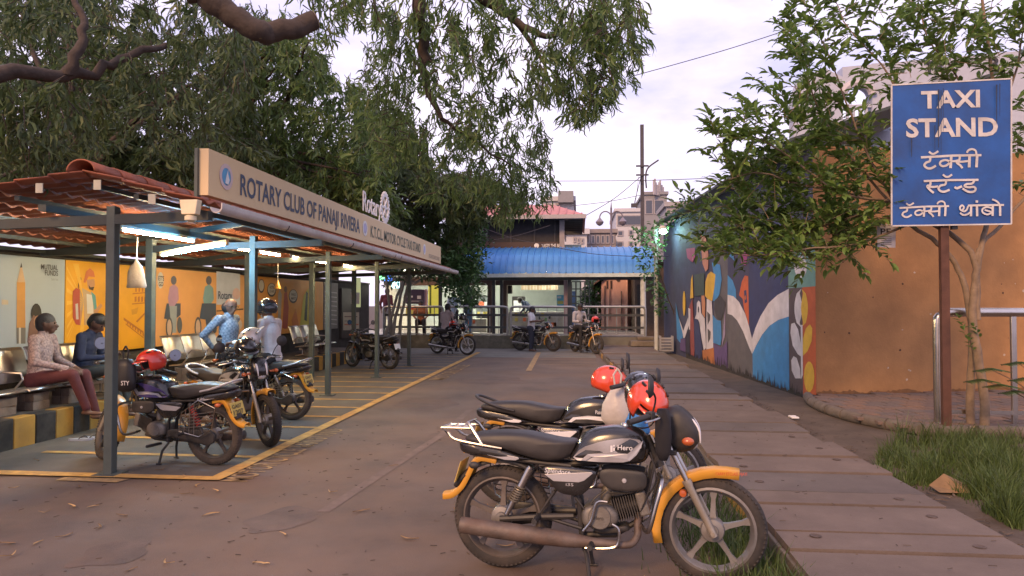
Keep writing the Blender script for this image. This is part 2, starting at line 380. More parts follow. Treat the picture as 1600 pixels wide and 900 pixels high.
for y in PYS:
    MB().box(PX-.042, PX+.042, y-.042, y+.042, 0, 2.52).build('post', m_post, sh, world=True, bevel=.006)
    MB().box(PX-.11, PX+.11, y-.11, y+.11, 0.001, .018).build('base_plate', m_post, sh, world=True)
    MB().box(-5.90, -5.80, y-.05, y+.05, 0, 2.49).build('post', m_post, sh, world=True, bevel=.006)
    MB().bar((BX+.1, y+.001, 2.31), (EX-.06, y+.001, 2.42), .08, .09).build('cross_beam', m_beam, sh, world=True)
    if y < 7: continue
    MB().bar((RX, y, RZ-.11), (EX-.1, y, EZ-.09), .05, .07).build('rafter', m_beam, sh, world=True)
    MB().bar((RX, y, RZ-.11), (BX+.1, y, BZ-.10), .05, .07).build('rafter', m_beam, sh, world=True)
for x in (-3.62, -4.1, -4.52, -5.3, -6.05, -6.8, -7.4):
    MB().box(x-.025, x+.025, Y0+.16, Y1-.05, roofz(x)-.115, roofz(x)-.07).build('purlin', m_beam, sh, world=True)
MB().box(-5.03, -4.95, Y0+.1, Y1-.1, 2.47, 2.53).build('lamp_rail', m_beam, sh, world=True)
def tile_slope(xa, za, xb, zb, name):
    rows = max(2, int(math.hypot(xb-xa, zb-za) / .32)); nu = int((Y1 - Y0) / .035)
    mb = MB(); v, f = [], []; lines = []
    for r_ in range(rows):
        for e in (0, 1):
            t = (r_ + e) / rows; lift = .0 if e == 0 else .022     # lower edge of each tile row stands proud
            lines.append((xa + (xb-xa)*t, za + (zb-za)*t + lift))
    for x, z in lines:
        for k in range(nu + 1):
            y = Y0 + (Y1-Y0)*k/nu; v.append((x, y, z + .019*math.cos(2*math.pi*(y-Y0)/.21)))
    w = nu + 1
    for i in range(len(lines) - 1):
        for k in range(nu): f.append((i*w+k, i*w+k+1, (i+1)*w+k+1, (i+1)*w+k))
    mb.add(v, f); o = mb.build(name, m_tile, sh, world=True, smooth=True)
    so = o.modifiers.new('thickness', 'SOLIDIFY'); so.thickness = .012; so.offset = -1
tile_slope(RX, RZ, EX, EZ, 'tile_sheet'); tile_slope(RX, RZ, BX, BZ, 'tile_sheet')
rc = None
for k in range(31):                            # half round ridge tiles
    y = Y0 - .02 + k * .40
    if y > Y1: break
    if rc is None:
        mb = MB(); v, f = [], []
        for j, (yy, s) in enumerate(((0, 1.0), (.20, .96), (.43, .9))):
            for i in range(13):
                t = math.pi * i / 12; v.append((.13*s*math.cos(t), yy, .10*s*math.sin(t) - .01))
        f = [(j*13+i, j*13+i+1, (j+1)*13+i+1, (j+1)*13+i) for j in range(2) for i in range(12)]
        rc = mb.add(v, f).build('ridge_tile', m_tile, sh, smooth=True); so = rc.modifiers.new('t', 'SOLIDIFY'); so.thickness = .014
        rc.location = (RX - PX, y - 6.12, RZ + .02)
    else:
        o = inst(rc, 'ridge_tile', sh, (RX - PX, y - 6.12, RZ + .02 + rnd.uniform(-.004, .004))); so = o.modifiers.new('t', 'SOLIDIFY'); so.thickness = .014
for (x, dz) in ((-4.95, -.05), (-4.38, -.05), (-3.85, -.05), (-5.9, -.05)):     # pale end clips under the verge tiles
    MB().box(x-.035, x+.035, Y0+.012, Y0+.02, roofz(x)-.12, roofz(x)-.03).build('end_clip', M('clip_pale', (.5, .47, .36), .6), sh, world=True)
mb = MB(); v, f = [], []; prof = []                                              # half round gutter along the front eave
for i in range(11):
    t = math.pi + math.pi * i / 10; prof.append((EX + .09 + .058*math.cos(t), EZ - .02 + .058*math.sin(t)))
prof += [(EX+.148, EZ+.015), (EX+.138, EZ+.015)] + [(EX + .09 + .048*math.cos(math.pi + math.pi*i/10), EZ - .02 + .048*math.sin(math.pi + math.pi*i/10)) for i in range(10, -1, -1)]
n = len(prof); gy0, gy1 = 5.95, 18.25
mb.add([(x, gy0, z) for x, z in prof] + [(x, gy1, z - .03) for x, z in prof], [(i, (i+1) % n, n+(i+1) % n, n+i) for i in range(n)] + [tuple(range(n-1, -1, -1)), tuple(range(n, 2*n))])
mb.build('gutter', m_gut, sh, world=True, smooth=True)
for y in (7.4, 9.6, 11.9, 12.3, 14.6, 16.9):
    mb = MB(); mb.tube([(EX + .09 + .062*math.cos(R(180+18*i)), y, EZ - .03 + .062*math.sin(R(180+18*i))) for i in range(11)], .006, 6)
    mb.build('gutter_clip', M('clip_dark', (.10, .08, .07), .6), sh, world=True)
# signboard on the eave
m_cream = M('sign_cream', (.70, .52, .29), .5, var=.06, scale=1.2, dirt=.25, dirtcol=(.45, .34, .22), dscale=1.2)
m_navy = M('sign_navy', (.055, .075, .13), .6, var=.1)
SX = -3.385; sy0, sy1 = 6.02, 16.72
sb = thing('signboard', 'long cream signboard with dark blue capital lettering along the shelter eave', 'sign', (SX, sy0, 2.55))
def bz(y): return 2.600 - .012 * (y - sy0) / (sy1 - sy0)
mb = MB().add([(SX, sy0, bz(sy0)), (SX, sy1, bz(sy1)), (SX, sy1, 3.0), (SX, sy0, 3.03), (SX-.09, sy0, bz(sy0)), (SX-.09, sy1, bz(sy1)), (SX-.09, sy1, 3.0), (SX-.09, sy0, 3.03)],
    [(0,1,2,3),(7,6,5,4),(0,4,5,1),(1,5,6,2),(2,6,7,3),(3,7,4,0)]).build('panel', m_cream, sb, world=True)
MB().box(SX-.12, SX-.091, sy0-.03, sy0+.03, 2.45, 3.03).build('edge_frame', m_post, sb, world=True)
for y in (7.5, 10, 12.5, 15): MB().bar((SX-.10, y, 2.99), (SX-.65, y, 2.70), .03, .03).build('stay', m_post, sb, world=True)
def sign_y(px, py): return atx(px, py, SX).y
ya, yb = sign_y(375, 300), sign_y(562, 355)
put_text(MB(), 'ROTARY CLUB OF PANAJI RIVIERA', (SX+.004, ya, 2.700), (0, 1, 0), (0, 0, 1), .215, yb - ya, .02).build('lettering', m_navy, sb, world=True)
ya, yb = sign_y(579, 360), sign_y(657, 395)
put_text(MB(), 'K.T.C.L. MOTOR CYCLE TAXI STAND', (SX+.004, ya, 2.70), (0, 1, 0), (0, 0, 1), .19, yb - ya, .016).build('lettering', M('sign_olive', (.10, .12, .09), .6), sb, world=True)
m_ring, m_blue, m_white = M('emblem_ring', (.62, .48, .46), .6, var=.05), M('emblem_blue', (.10, .33, .56), .6, var=.15), M('paint_white', (.72, .71, .70), .55, var=.05)
def emblem(y, z, r, x, ring, inner, parent):
    e = MB().lathe([(r, 0), (r, .004), (r*.68, .0045), (r*.68, .003)], (x, y, z), (1, 0, 0), 28).build('emblem', ring, parent, world=True)
    MB().lathe([(r*.67, .002), (r*.6, .005), (.001, .005)], (x, y, z), (1, 0, 0), 24).build('emblem_disc', inner, e, world=True)
    return e
y = sign_y(353, 280)
e = emblem(y, 2.825, .125, SX+.002, m_ring, m_blue, sb)
MB().slab3([(SX+.009, y-.03, 2.76), (SX+.009, y+.03, 2.75), (SX+.009, y+.05, 2.80), (SX+.009, y+.02, 2.86), (SX+.009, y+.025, 2.90), (SX+.009, y-.01, 2.83)], (.002, 0, 0)).build('flame_mark', m_white, e, world=True)
for px, py in ((570, 362), (663, 397)):
    emblem(sign_y(px, py), 2.80, .12, SX+.002, m_white, M('emblem_lilac', (.42, .42, .62), .6), sb)
ya = sign_y(670, 400)
for k in range(3): MB().box(SX+.003, SX+.005, ya, ya+1.2, 2.66+k*.03, 2.672+k*.03).build('small_print', M('print_grey', (.35, .28, .2), .7), sb, world=True)
# white standing letters with a cog wheel above the signboard
ya, yb = sign_y(570.5, 340), sign_y(598.5, 352)
ls = thing('letter_sign', 'white standing letters and cog wheel on top of the cream signboard', 'sign', (SX-.05, ya, 3.02))
v, f, w = text_geo('Rotary', .02)
def letters3d(s, o, xd, yd, h, width, th, bold=.02):
    a = MB(); put_text(a, s, o, xd, yd, h, width, bold); k = len(a.v); nrm = Vector(xd).cross(Vector(yd)).normalized() * th
    edges = {}
    for q in a.f:
        for i in range(len(q)): e = (q[i], q[(i+1) % len(q)]); edges[e] = edges.get(e, 0) + 1
    b = MB(); vv = [Vector(p) for p in a.v]; b.add(vv + [p - nrm for p in vv], [q for q in a.f] + [tuple(i + k for i in reversed(q)) for q in a.f] + [(e[1], e[0], e[0]+k, e[1]+k) for e in edges if (e[1], e[0]) not in edges])
    return b
letters3d('Rotary', (SX-.03, ya, 3.09), (0, 1, 0), (0, 0, 1), .34, yb - ya, .012, .0).build('letters', m_white, ls, world=True)
yc = sign_y(605, 345); mb = MB()
v, f = [], []; nt_ = 24
for side in (0, -.02):
    for i in range(nt_*4):
        t = 2*math.pi*i/(nt_*4); r_ = .285 if (i % 4) < 2 else .25; v.append((SX-.03+side, yc + r_*math.cos(t), 3.31 + r_*math.sin(t)))
    for i in range(nt_*4):
        t = 2*math.pi*i/(nt_*4); v.append((SX-.03+side, yc + .19*math.cos(t), 3.31 + .19*math.sin(t)))
q = nt_*4
for i in range(q):
    j = (i+1) % q; f += [(i, j, q+j, q+i), (2*q+j, 2*q+i, 3*q+i, 3*q+j), (j, i, 2*q+i, 2*q+j), (q+i, q+j, 3*q+j, 3*q+i)]
mb.add(v, f)
for k in range(6):
    t = math.pi*k/3; mb.bar((SX-.04, yc+.03*math.cos(t), 3.31+.03*math.sin(t)), (SX-.04, yc+.2*math.cos(t), 3.31+.2*math.sin(t)), .03, .018, up=(1, 0, 0))
mb.lathe([(.001, -.012), (.06, -.012), (.06, .012), (.001, .012)], (SX-.04, yc, 3.31), (1, 0, 0), 16).build('cog_wheel', m_white, ls, world=True)
MB().box(SX-.07, SX-.02, ya-.05, yc+.3, 2.99, 3.03).build('base_rail', m_white, ls, world=True)
# ---- lamps under the roof
m_warm = M('tube_warm', (1, .76, .40), .4, var=0, emit=150)
m_cool = M('tube_cool', (.16, .56, 1), .4, var=0, emit=230)
m_fix = M('lamp_fixture', (.55, .5, .42), .5)
def tube_lamp(label, a, b, mat, group=None):
    a, b = Vector(a), Vector(b); t = thing('tube_light', label, 'lamp', (a + b) / 2, 0, group)
    d = (b - a).normalized()
    MB().bar(a + Vector((0, 0, .035)), b + Vector((0, 0, .035)), .045, .03).build('fixture', m_fix, t, world=True)
    for e, s in ((a, 1), (b, -1)): MB().lathe([(.001, 0), (.02, 0), (.02, .035), (.001, .035)], e, d * s, 10).build('end_cap', m_fix, t, world=True)
    MB().tube([a + d*.036, b - d*.036], .016, 10).build('tube', mat, t, world=True, smooth=True)
tz = 2.415
for (pa, pb, wh) in (((187, 350), (303, 374), 'behind the corner post of the shelter'), ((335, 381), (396, 392), 'behind the bluish tube light'), ((404, 393), (438, 400), 'above the standing man in blue checks'), ((455, 403), (512, 414), 'above the rider in the black helmet'), ((535, 417), (556, 421), 'over the bench under the orange poster')):
    ya, yb = atx(pa[0], pa[1], -4.99).y, atx(pb[0], pb[1], -4.99).y
    tube_lamp('warm white tube light on the lamp rail ' + wh, (-4.99, ya, tz), (-4.99, min(yb, ya + 1.9), tz), m_warm, 'warm tube lights under the shelter roof')
tube_lamp('bluish white tube light slung askew under the shelter roof', (-5.32, 8.35, 2.22), (-4.30, 8.1, 2.34), m_cool)
fl = thing('flood_lamp', 'small cream square floodlight fixed under the shelter eave', 'lamp', aty(298, 325, 5.82))
c = aty(298, 325, 5.82)
mb = MB(); mb.add([(c.x-.085, c.y-.04, c.z+.07), (c.x+.085, c.y-.04, c.z+.07), (c.x+.065, c.y-.04, c.z-.06), (c.x-.065, c.y-.04, c.z-.06), (c.x-.085, c.y+.04, c.z+.07), (c.x+.085, c.y+.04, c.z+.07), (c.x+.065, c.y+.04, c.z-.06), (c.x-.065, c.y+.04, c.z-.06)],
    [(0,1,2,3),(7,6,5,4),(4,5,1,0),(3,2,6,7),(0,3,7,4),(1,5,6,2)]).build('housing', M('lamp_cream', (.72, .62, .42), .5), fl, world=True, bevel=.006)
MB().lathe([(.02, -.06), (.05, -.075), (.05, -.11), (.02, -.125), (.001, -.125)], c, (0, 0, 1), 14).build('mount', M('lamp_cream'  , (.72, .62, .42)), fl, world=True, smooth=True)
MB().bar((c.x+.02, c.y+.045, c.z), (c.x+.02, c.y+.2, c.z+.09), .03, .02).build('bracket', m_post, fl, world=True)
# hanging carrier bag and a little temple bell
bp = aty(213, 425, 8.0)
mb = MB(); v, f = [], []; prof = [(.0, .015, .012), (-.04, .035, .016), (-.08, .075, .03), (-.15, .100, .045), (-.24, .112, .05), (-.32, .125, .045), (-.345, .12, .03)]
for (dz, a_, b_) in prof:
    for j in range(16):
        t = 2*math.pi*j/16; k = 1 + .08*math.sin(5*t + dz*20); v.append((bp.x + a_*k*math.cos(t), bp.y + b_*k*math.sin(t), bp.z + .15 + dz))
f = [(i*16+j, i*16+(j+1) % 16, (i+1)*16+(j+1) % 16, (i+1)*16+j) for i in range(len(prof)-1) for j in range(16)] + [tuple(range(96, 112))]
bag = thing('carrier_bag', 'crumpled pale plastic carrier bag hanging from the shelter beam', 'bag', (bp.x, bp.y, bp.z-.17))
MB().add(v, f).build('bag_body', M('plastic_pale', (.42, .36, .32), .35, var=.15, bump=.5, bscale=30, trans=.3), bag, world=True, smooth=True)
MB().tube([(bp.x, bp.y, bp.z+.14), (bp.x+.01, bp.y, 2.42)], .006, 6).build('string', m_fix, bag, world=True)
c = atx(434, 447, -5.8)
bl = thing('hanging_bell', 'small brass bell hanging near the rear post of the shelter', 'bell', c)
MB().lathe([(.001, .10), (.02, .09), (.03, .05), (.045, 0), (.07, -.04), (.075, -.05), (.06, -.05), (.001, -.03)], c, (0, 0, 1), 16).build('bell_body', M('brass', (.55, .30, .08), .35, metal=.7), bl, world=True, smooth=True)
MB().tube([c + Vector((0, 0, .09)), (c.x, c.y, 2.5)], .005, 6).build('cord', m_fix, bl, world=True)
# ---- striped platform, wall with posters behind
m_platform = M('platform_top', (.09, .075, .065), .9, var=.25, bump=.3, dirt=.5)
pl = thing('seating_platform', 'raised seating platform edged with black and yellow kerb stones', 'platform', (-6.25, 6, 0))
MB().box(-7.58, -6.36, 4.5, 19.6, -.01, .335).build('platform_top', m_platform, pl, world=True)
yy = 5.0; i = 0
while yy < 19.4:
    w = rnd.uniform(.27, .33)
    MB().box(-6.36, -6.20 + rnd.uniform(-.006, .006), yy+.004, yy+w-.004, -.01, .335 + rnd.uniform(0, .008)).build('kerb_stone', m_kerby if i % 2 else m_kerbk, pl, world=True, bevel=.012)
    yy += w; i += 1
m_dwall = M('dark_wall', (.055, .048, .042), .9, var=.3, bump=.4, bscale=20)
bw = thing('boundary_wall', 'dark masonry wall carrying the row of posters behind the benches', 'wall', (-7.7, 12, 0))
MB().box(-7.85, -7.60, 3.5, 24.5, -.02, 2.30).build('masonry', m_dwall, bw, world=True)
MB().box(-7.88, -7.57, 3.5, 24.5, 2.303, 2.36).build('coping', M('coping', (.10, .09, .08), .9), bw, world=True)
QX = -7.52
def poster(name, label, pxa, pxb, mat, zt=2.25, zb=.84):
    ya, yb = atx(pxa, 475, QX).y, atx(pxb, 475, QX).y
    t = thing('poster_panel', label, 'poster', (QX-.04, (ya+yb)/2, zb))
    MB().box(QX-.07, QX, ya+.006, yb-.006, zb, zt).build('panel', mat, t, world=True)
    return t
layer = [0]
def prints(t, pts, col, name='printed_shape', rough=.5, raw=False):
    layer[0] += 1; off = .002 + .0006 * (layer[0] % 12)
    q = []
    for (x, y) in pts: p = atx(x, y, QX); q.append((QX + off, p.y, p.z))
    return MB().add(q, [tuple(range(len(q)))]).build(name, M('print_%d_%d_%d' % tuple(int(c*100) for c in col), col, rough, var=.06), t, world=True)
def ell(cx, cy, rx, ry, n=14, a0=0): return [(cx + rx*math.cos(2*math.pi*i/n), cy + ry*math.sin(2*math.pi*i/n)) for i in range(n)]
def ptext(t, s, px, py, pxb, h, col, bold=.015):
    a, b = atx(px, py, QX), atx(pxb, py, QX)
    put_text(MB(), s, (QX+.012, a.y, a.z), (0, 1, 0), (0, 0, 1), h, b.y - a.y, bold).build('printed_text', M('print_ink_%d' % int(sum(col)*100), col, .6), t, world=True)
m_pale, m_yp, m_op = M('poster_pale', (.36, .43, .50), .45, var=.06, scale=1), M('poster_yellow', (.74, .36, .018), .45, var=.12, scale=1.5), M('poster_orange', (.66, .28, .03), .45, var=.14, scale=1.2)
m_lb = M('poster_peach', (.70, .36, .13), .45, var=.1, scale=1)
p1 = poster('p', 'pale grey investment poster with a giant pencil behind the seated men', -60, 101, m_pale)
prints(p1, [(26, 468), (39, 468), (39.5, 512), (25.5, 512)], (.50, .25, .07)); prints(p1, [(26, 440), (39, 440), (39, 469), (26, 469)], (.56, .28, .07))
prints(p1, [(26, 441), (31.5, 417), (34, 417), (39, 441)], (.55, .38, .24)); prints(p1, [(31, 418), (33, 410), (34.3, 418)], (.05, .05, .06))
prints(p1, [(25.5, 512), (39.5, 512), (39.5, 537), (25.5, 537)], (.16, .15, .14)); prints(p1, [(29, 512), (32, 512), (32, 537), (29, 537)], (.5, .48, .45))
prints(p1, ell(56, 491, 8.5, 17), (.022, .02, .02)); prints(p1, [(42, 535), (45, 505), (52, 492), (62, 500), (62, 515), (56, 535)], (.17, .09, .07)); prints(p1, ell(58, 503, 6, 10), (.36, .19, .11))
prints(p1, [(2, 468), (12, 469), (12, 476), (2, 476)], (.5, .42, .3))
ptext(p1, 'MUTUAL', 63, 420.5, 89.5, .075, (.09, .09, .10)); ptext(p1, 'FUNDS', 69, 430, 89.5, .075, (.09, .09, .10)); ptext(p1, 'Sahi hai', 79, 438, 89.5, .035, (.25, .25, .25), 0)
p2 = poster('p', 'yellow poster with cartoon backpacker and sketched church tower', 101.5, 243, m_yp)
for k in range(11):                            # rays of a sunburst print
    t = R(95 + k*17); q = (130, 470); prints(p2, [q, (max(104, min(165, q[0]+90*math.cos(t))), max(412, min(535, q[1]-70*math.sin(t)))), (max(104, min(165, q[0]+90*math.cos(t+.10))), max(412, min(535, q[1]-70*math.sin(t+.10))))], (.80, .46, .06))
prints(p2, [(113, 455), (118, 450), (124, 452), (124, 508), (118, 507), (113, 497)], (.42, .07, .04)); prints(p2, [(117, 475), (121, 474), (122, 499), (118, 499)], (.5, .48, .45))
prints(p2, [(121, 458), (128, 450), (138, 455), (149, 462), (150, 480), (144, 508), (124, 508), (120, 480)], (.48, .34, .20)); prints(p2, [(135, 459), (144, 461), (146, 490), (136, 490)], (.66, .64, .6))
prints(p2, [(142, 455), (149, 462), (151, 482), (147, 484)], (.12, .34, .36)); prints(p2, [(135, 437), (147, 436), (148, 446), (144, 453), (137, 450)], (.50, .26, .14)); prints(p2, [(138, 445), (141, 449), (147, 448), (145, 454), (139, 452)], (.06, .035, .03))
prints(p2, [(130, 441), (134, 424), (140, 419), (146, 424), (148, 433), (138, 432), (133, 442)], (.58, .17, .06)); prints(p2, [(146, 486), (157, 474), (160, 478), (149, 492)], (.5, .27, .15)); prints(p2, [(121, 484), (131, 486), (133, 506), (124, 507)], (.5, .27, .15)); prints(p2, ell(123.5, 436, 3, 4), (.12, .09, .03)); prints(p2, [(122, 438), (123.5, 438), (122, 455), (121, 455)], (.1, .06, .03))
m_sep = (.46, .17, .03)
for k in range(4):
    prints(p2, [(209+k*3, 448-k*1.5), (232, 446-k*1), (232, 447-k*1), (209+k*3, 449-k*1.5)], m_sep)
for k in range(5):
    prints(p2, [(211+k*5, 450), (213.5+k*5, 450), (213.5+k*5, 456), (211+k*5, 456)], m_sep); prints(p2, [(210+k*5, 464), (213+k*5, 463), (213+k*5, 471), (210+k*5, 472)], m_sep)
prints(p2, [(207, 458), (232, 456), (232, 457.5), (207, 460)], m_sep); prints(p2, [(206, 474), (232, 472), (232, 473.5), (206, 476)], m_sep)
prints(p2, [(193, 496), (224, 518), (224, 521), (193, 500)], m_sep); prints(p2, [(196, 505), (224, 527), (224, 528.5), (196, 507)], m_sep); prints(p2, [(212, 502), (232, 482), (232, 485), (214, 504)], m_sep)
for k in range(7): prints(p2, [(198+k*4, 501+k*3), (200+k*4, 502.5+k*3), (200+k*4, 508+k*3), (198+k*4, 506+k*3)], m_sep)
prints(p2, [(205, 484), (216, 480), (214, 490), (206, 492)], (.58, .28, .03))
p3 = poster('p', 'peach poster of scooter riders with a pale card and gear emblem', 243.5, 388, m_lb)
prints(p3, [(338, 424), (375, 428), (375, 476), (338, 476)], (.52, .55, .64)); ptext(p3, 'Rotary', 340, 467, 362, .17, (.08, .10, .17)); prints(p3, ell(369, 459, 6, 9), (.62, .42, .40))
prints(p3, ell(250.5, 438, 5, 13), (.62, .6, .56)); ptext(p3, "ET'S", 246.5, 438, 255.5, .085, (.03, .03, .03)); ptext(p3, 'GO', 247, 447, 254, .08, (.03, .03, .031))
for dx, shirt, legs in ((0, (.42, .25, .36), (.30, .34, .36)), (54, (.20, .34, .36), (.07, .10, .16))):
    x0 = 262 + dx*1.02
    prints(p3, [(x0-6, 498), (x0-2, 474), (x0+20, 474), (x0+20, 492), (x0+10, 500)], (.07, .09, .13)); prints(p3, [(x0, 466), (x0+3, 448), (x0+10, 444), (x0+16, 450), (x0+17, 468), (x0+9, 480), (x0+2, 478)], shirt)
    prints(p3, ell(x0+9, 438, 4.5, 7), (.12, .12, .16)); prints(p3, [(x0+2, 478), (x0+14, 478), (x0+13, 520), (x0+6, 520)], legs)
    prints(p3, ell(x0-8 if dx else x0+2, 512, 5.5, 17), (.09, .09, .10)); prints(p3, ell(x0-8 if dx else x0+2, 512, 3.6, 13), (.58, .42, .30)); prints(p3, ell(x0+18, 508, 4, 13), (.10, .11, .12))
prints(p3, [(338, 485), (380, 482), (380, 484), (338, 487)], (.08, .05, .03)); prints(p3, ell(373, 507, 5, 8), (.62, .55, .45))
p4 = poster('p', 'long orange poster with speech bubbles behind the far benches', 388.5, 505, m_op)
for (cx, cy, rx_, ry_) in ((408, 447, 5, 11), (424, 453, 7, 11), (458, 463, 7, 11)): prints(p4, ell(cx, cy, rx_, ry_), (.05, .04, .03)); prints(p4, ell(cx, cy-1, rx_-1, ry_-2), (.55, .5, .42))
for cx, cy in ((420.5, 451), (454.5, 462)):
    ptext(p4, 'HOTEL' if cx < 430 else 'PARASOL', cx, cy, cx+7.5, .07, (.04, .03, .032), .01)
    ptext(p4, 'IS HAS' if cx < 430 else 'MASTI', cx, cy+6, cx+7.5, .07, (.04, .03, .033), .01)
prints(p4, [(441, 512), (444, 458), (448, 455), (451, 480), (449, 513), (445, 514)], (.36, .07, .04)); prints(p4, ell(446, 452, 2.5, 5), (.2, .1, .05))
prints(p4, [(434, 510), (434, 460), (437, 452), (440, 460), (438, 510)], (.34, .30, .26)); prints(p4, [(468, 510), (474, 462), (482, 450), (482, 512)], (.45, .42, .05)); prints(p4, [(475, 500), (478, 455), (481, 458), (479, 502)], (.03, .04, .03))
prints(p4, [(455, 500), (462, 482), (467, 512), (458, 516)], (.52, .16, .03))
p5 = poster('p', 'grey notice with stripes at the dark end of the poster wall', 506, 528, M('notice_grey', (.20, .18, .16), .6))
for k in range(8): prints(p5, [(507, 455+k*7), (526, 457+k*7), (526, 458.5+k*7), (507, 456.5+k*7)], (.42, .40, .36))
p6 = poster('p', 'cream notice board with red and black print by the far bench', 534, 562, M('notice_brown', (.05, .035, .03), .6), 2.1, .5)
prints(p6, [(536, 488), (561, 488), (561, 516), (536, 516)], (.42, .34, .25)); prints(p6, [(538, 494), (558, 494), (558, 495.5), (538, 495.5)], (.1, .02, .02)); prints(p6, [(538, 506), (560, 506), (560, 508), (538, 508)], (.4, .1, .03)); prints(p6, [(538, 501), (555, 501), (555, 502), (538, 502)], (.04, .04, .04))
# ---- steel gang chairs on stacked paving blocks
m_steel = M('chair_steel', (.45, .42, .39), .35, metal=.85, var=.15)
m_brk = [M('block_a', (.16, .115, .085), .9, var=.25, bump=.5, bscale=40), M('block_b', (.20, .15, .115), .9, var=.25, bump=.5, bscale=40)]
def gang_chair(label, y0, nseat, x=-6.62, z=.60, group=None):
    t = thing('gang_chair', label, 'bench', (x, y0 + nseat*.28, .335), 0, group)
    for k in range(nseat):
        ya, yb = y0 + k*.58 + .02, y0 + k*.58 + .54; prof = [(x+.25, z-.02), (x+.22, z), (x+.05, z-.015), (x-.17, z-.03)]
        bk = [(x-.19, z+.05), (x-.24, z+.2), (x-.31, z+.42), (x-.34, z+.46)]
        for nm, pr in (('seat', prof), ('backrest', bk)):
            mb = MB(); n = len(pr); v = [(a_, ya, b_) for a_, b_ in pr] + [(a_, yb, b_) for a_, b_ in pr]
            o = mb.add(v, [(i, i+1, n+i+1, n+i) for i in range(n-1)]).build(nm, m_steel, t, world=True, smooth=True, angle=60); so = o.modifiers.new('t', 'SOLIDIFY'); so.thickness = .012
            MB().tube([(a_, ya, b_) for a_, b_ in pr], .012, 6).tube([(a_, yb, b_) for a_, b_ in pr], .012, 6).build(nm + '_edge', m_steel, t, world=True)
        MB().tube([(x-.21, ya-.02, z+.10), (x-.1, ya-.02, z+.2), (x+.15, ya-.02, z+.19), (x+.17, ya-.02, z+.12), (x+.05, ya-.02, z-.02)], .013, 8).build('armrest', m_steel, t, world=True, smooth=True)
    MB().box(x-.05, x+.01, y0-.02, y0+nseat*.58, z-.10, z-.045).build('crossbar', m_steel, t, world=True)
    for yb in (y0+.12, y0+nseat*.58-.16):
        MB().tube([(x-.02, yb, z-.1), (x-.02, yb, .38), (x+.16, yb, .352)], .016, 8).tube([(x-.02, yb, .38), (x-.2, yb, .352)], .016, 8).build('leg', m_steel, t, world=True)
    return t
gang_chair('steel gang chair by the pencil poster with two men sitting on it', 6.9, 4)
gang_chair('steel gang chair in front of the scooter rider poster', 10.9, 3)
gang_chair('steel gang chair under the orange poster near the dark wall end', 16.0, 3)
blk = None
for (cy, rows) in ((7.25, 4), (7.75, 3), (8.3, 3), (11.0, 3), (11.7, 4), (12.3, 3), (16.4, 3), (17.3, 4)):
    for r_ in range(2):
        for k in range(2):
            lc = (-6.60 + (k-.5)*.12 + rnd.uniform(-.012, .012) + .06, cy + rnd.uniform(-.02, .02), .337 + .05 + r_ * .1005)
            rt = (0, 0, rnd.uniform(-.06, .06))
            if blk is None: blk = MB().box(-.055, .055, -.13, .13, -.05, .05).build('paving_block', m_brk[0], None, bevel=.006); o = blk; o.location = lc; o.rotation_euler = rt
            else: o = inst(blk, 'paving_block', None, lc, rt, m_brk[rnd.randrange(2)])
            wh = 'with two seated men' if cy < 9.5 else 'by the scooter rider poster' if cy < 14 else 'under the orange poster'; tag(o, 'brown paving block stacked beneath the steel bench ' + wh, 'block', 'paving blocks beneath the bench ' + wh)
# ------------------------------------------------------------------ motorcycles
m_tyre = M('tyre', (.028, .025, .023), .85, var=.3, scale=20, dirt=.6, dirtcol=(.10, .075, .058), dscale=6)
m_alloy = M('alloy_grey', (.26, .25, .24), .45, metal=.7, var=.15, dirt=.5, dirtcol=(.13, .09, .065), dscale=8)
m_alloyd = M('alloy_dark', (.06, .055, .05), .5, metal=.4, var=.2, dirt=.5, dirtcol=(.11, .08, .06), dscale=8)
m_alloyl = M('alloy_light', (.52, .52, .52), .4, metal=.6, var=.1)
m_blk = M('black_paint', (.012, .012, .013), .25, var=.2, coat=.5, dirt=.25, dirtcol=(.06, .05, .042), dscale=5)
m_plk = M('black_plastic', (.022, .021, .021), .5, var=.25, dirt=.45, dirtcol=(.075, .06, .05), dscale=6)
m_seat = M('seat_vinyl', (.026, .024, .024), .48, var=.2, bump=.12, bscale=220, dirt=.35, dirtcol=(.07, .058, .05), dscale=5)
m_chr = M('chrome', (.42, .41, .39), .26, metal=1, var=.08, dirt=.3, dirtcol=(.2, .15, .11), dscale=9)
m_eng = M('engine_alloy', (.20, .185, .165), .5, metal=.55, var=.2, bump=.2, bscale=90, dirt=.55, dirtcol=(.07, .055, .045), dscale=9)
m_engd = M('engine_black', (.03, .028, .026), .55, var=.3, dirt=.6, dirtcol=(.09, .07, .055), dscale=9)
m_rust = M('rusty_exhaust', (.115, .088, .074), .6, metal=.3, var=.35, scale=9, bump=.2, bscale=70, dirt=.7, dirtcol=(.155, .085, .055), dscale=6)
m_fork = M('fork_slider', (.36, .32, .26), .4, metal=.5, var=.15, dirt=.5, dirtcol=(.14, .10, .07), dscale=9)
m_taxi = M('taxi_yellow', (.62, .30, .030), .38, var=.12, coat=.3, dirt=.4, dirtcol=(.22, .13, .05), dscale=6)
m_red = M('lamp_red', (.33, .018, .016), .2, var=.1, coat=.5)
m_org = M('lamp_orange', (.42, .095, .025), .25, var=.08, coat=.5)
m_lens = M('lamp_lens', (.55, .57, .58), .12, var=.1, coat=1)
m_plate = M('number_plate', (.62, .44, .10), .5, var=.1)
m_platew = M('number_plate_white', (.62, .62, .6), .5, var=.1)
m_mirr = M('mirror_glass', (.16, .17, .19), .08, metal=1, var=0)
m_silver = M('decal_silver', (.40, .39, .40), .35, metal=.3, var=.08)
m_grey = M('decal_grey', (.36, .35, .355), .36, metal=.45, var=.15, coat=.2)
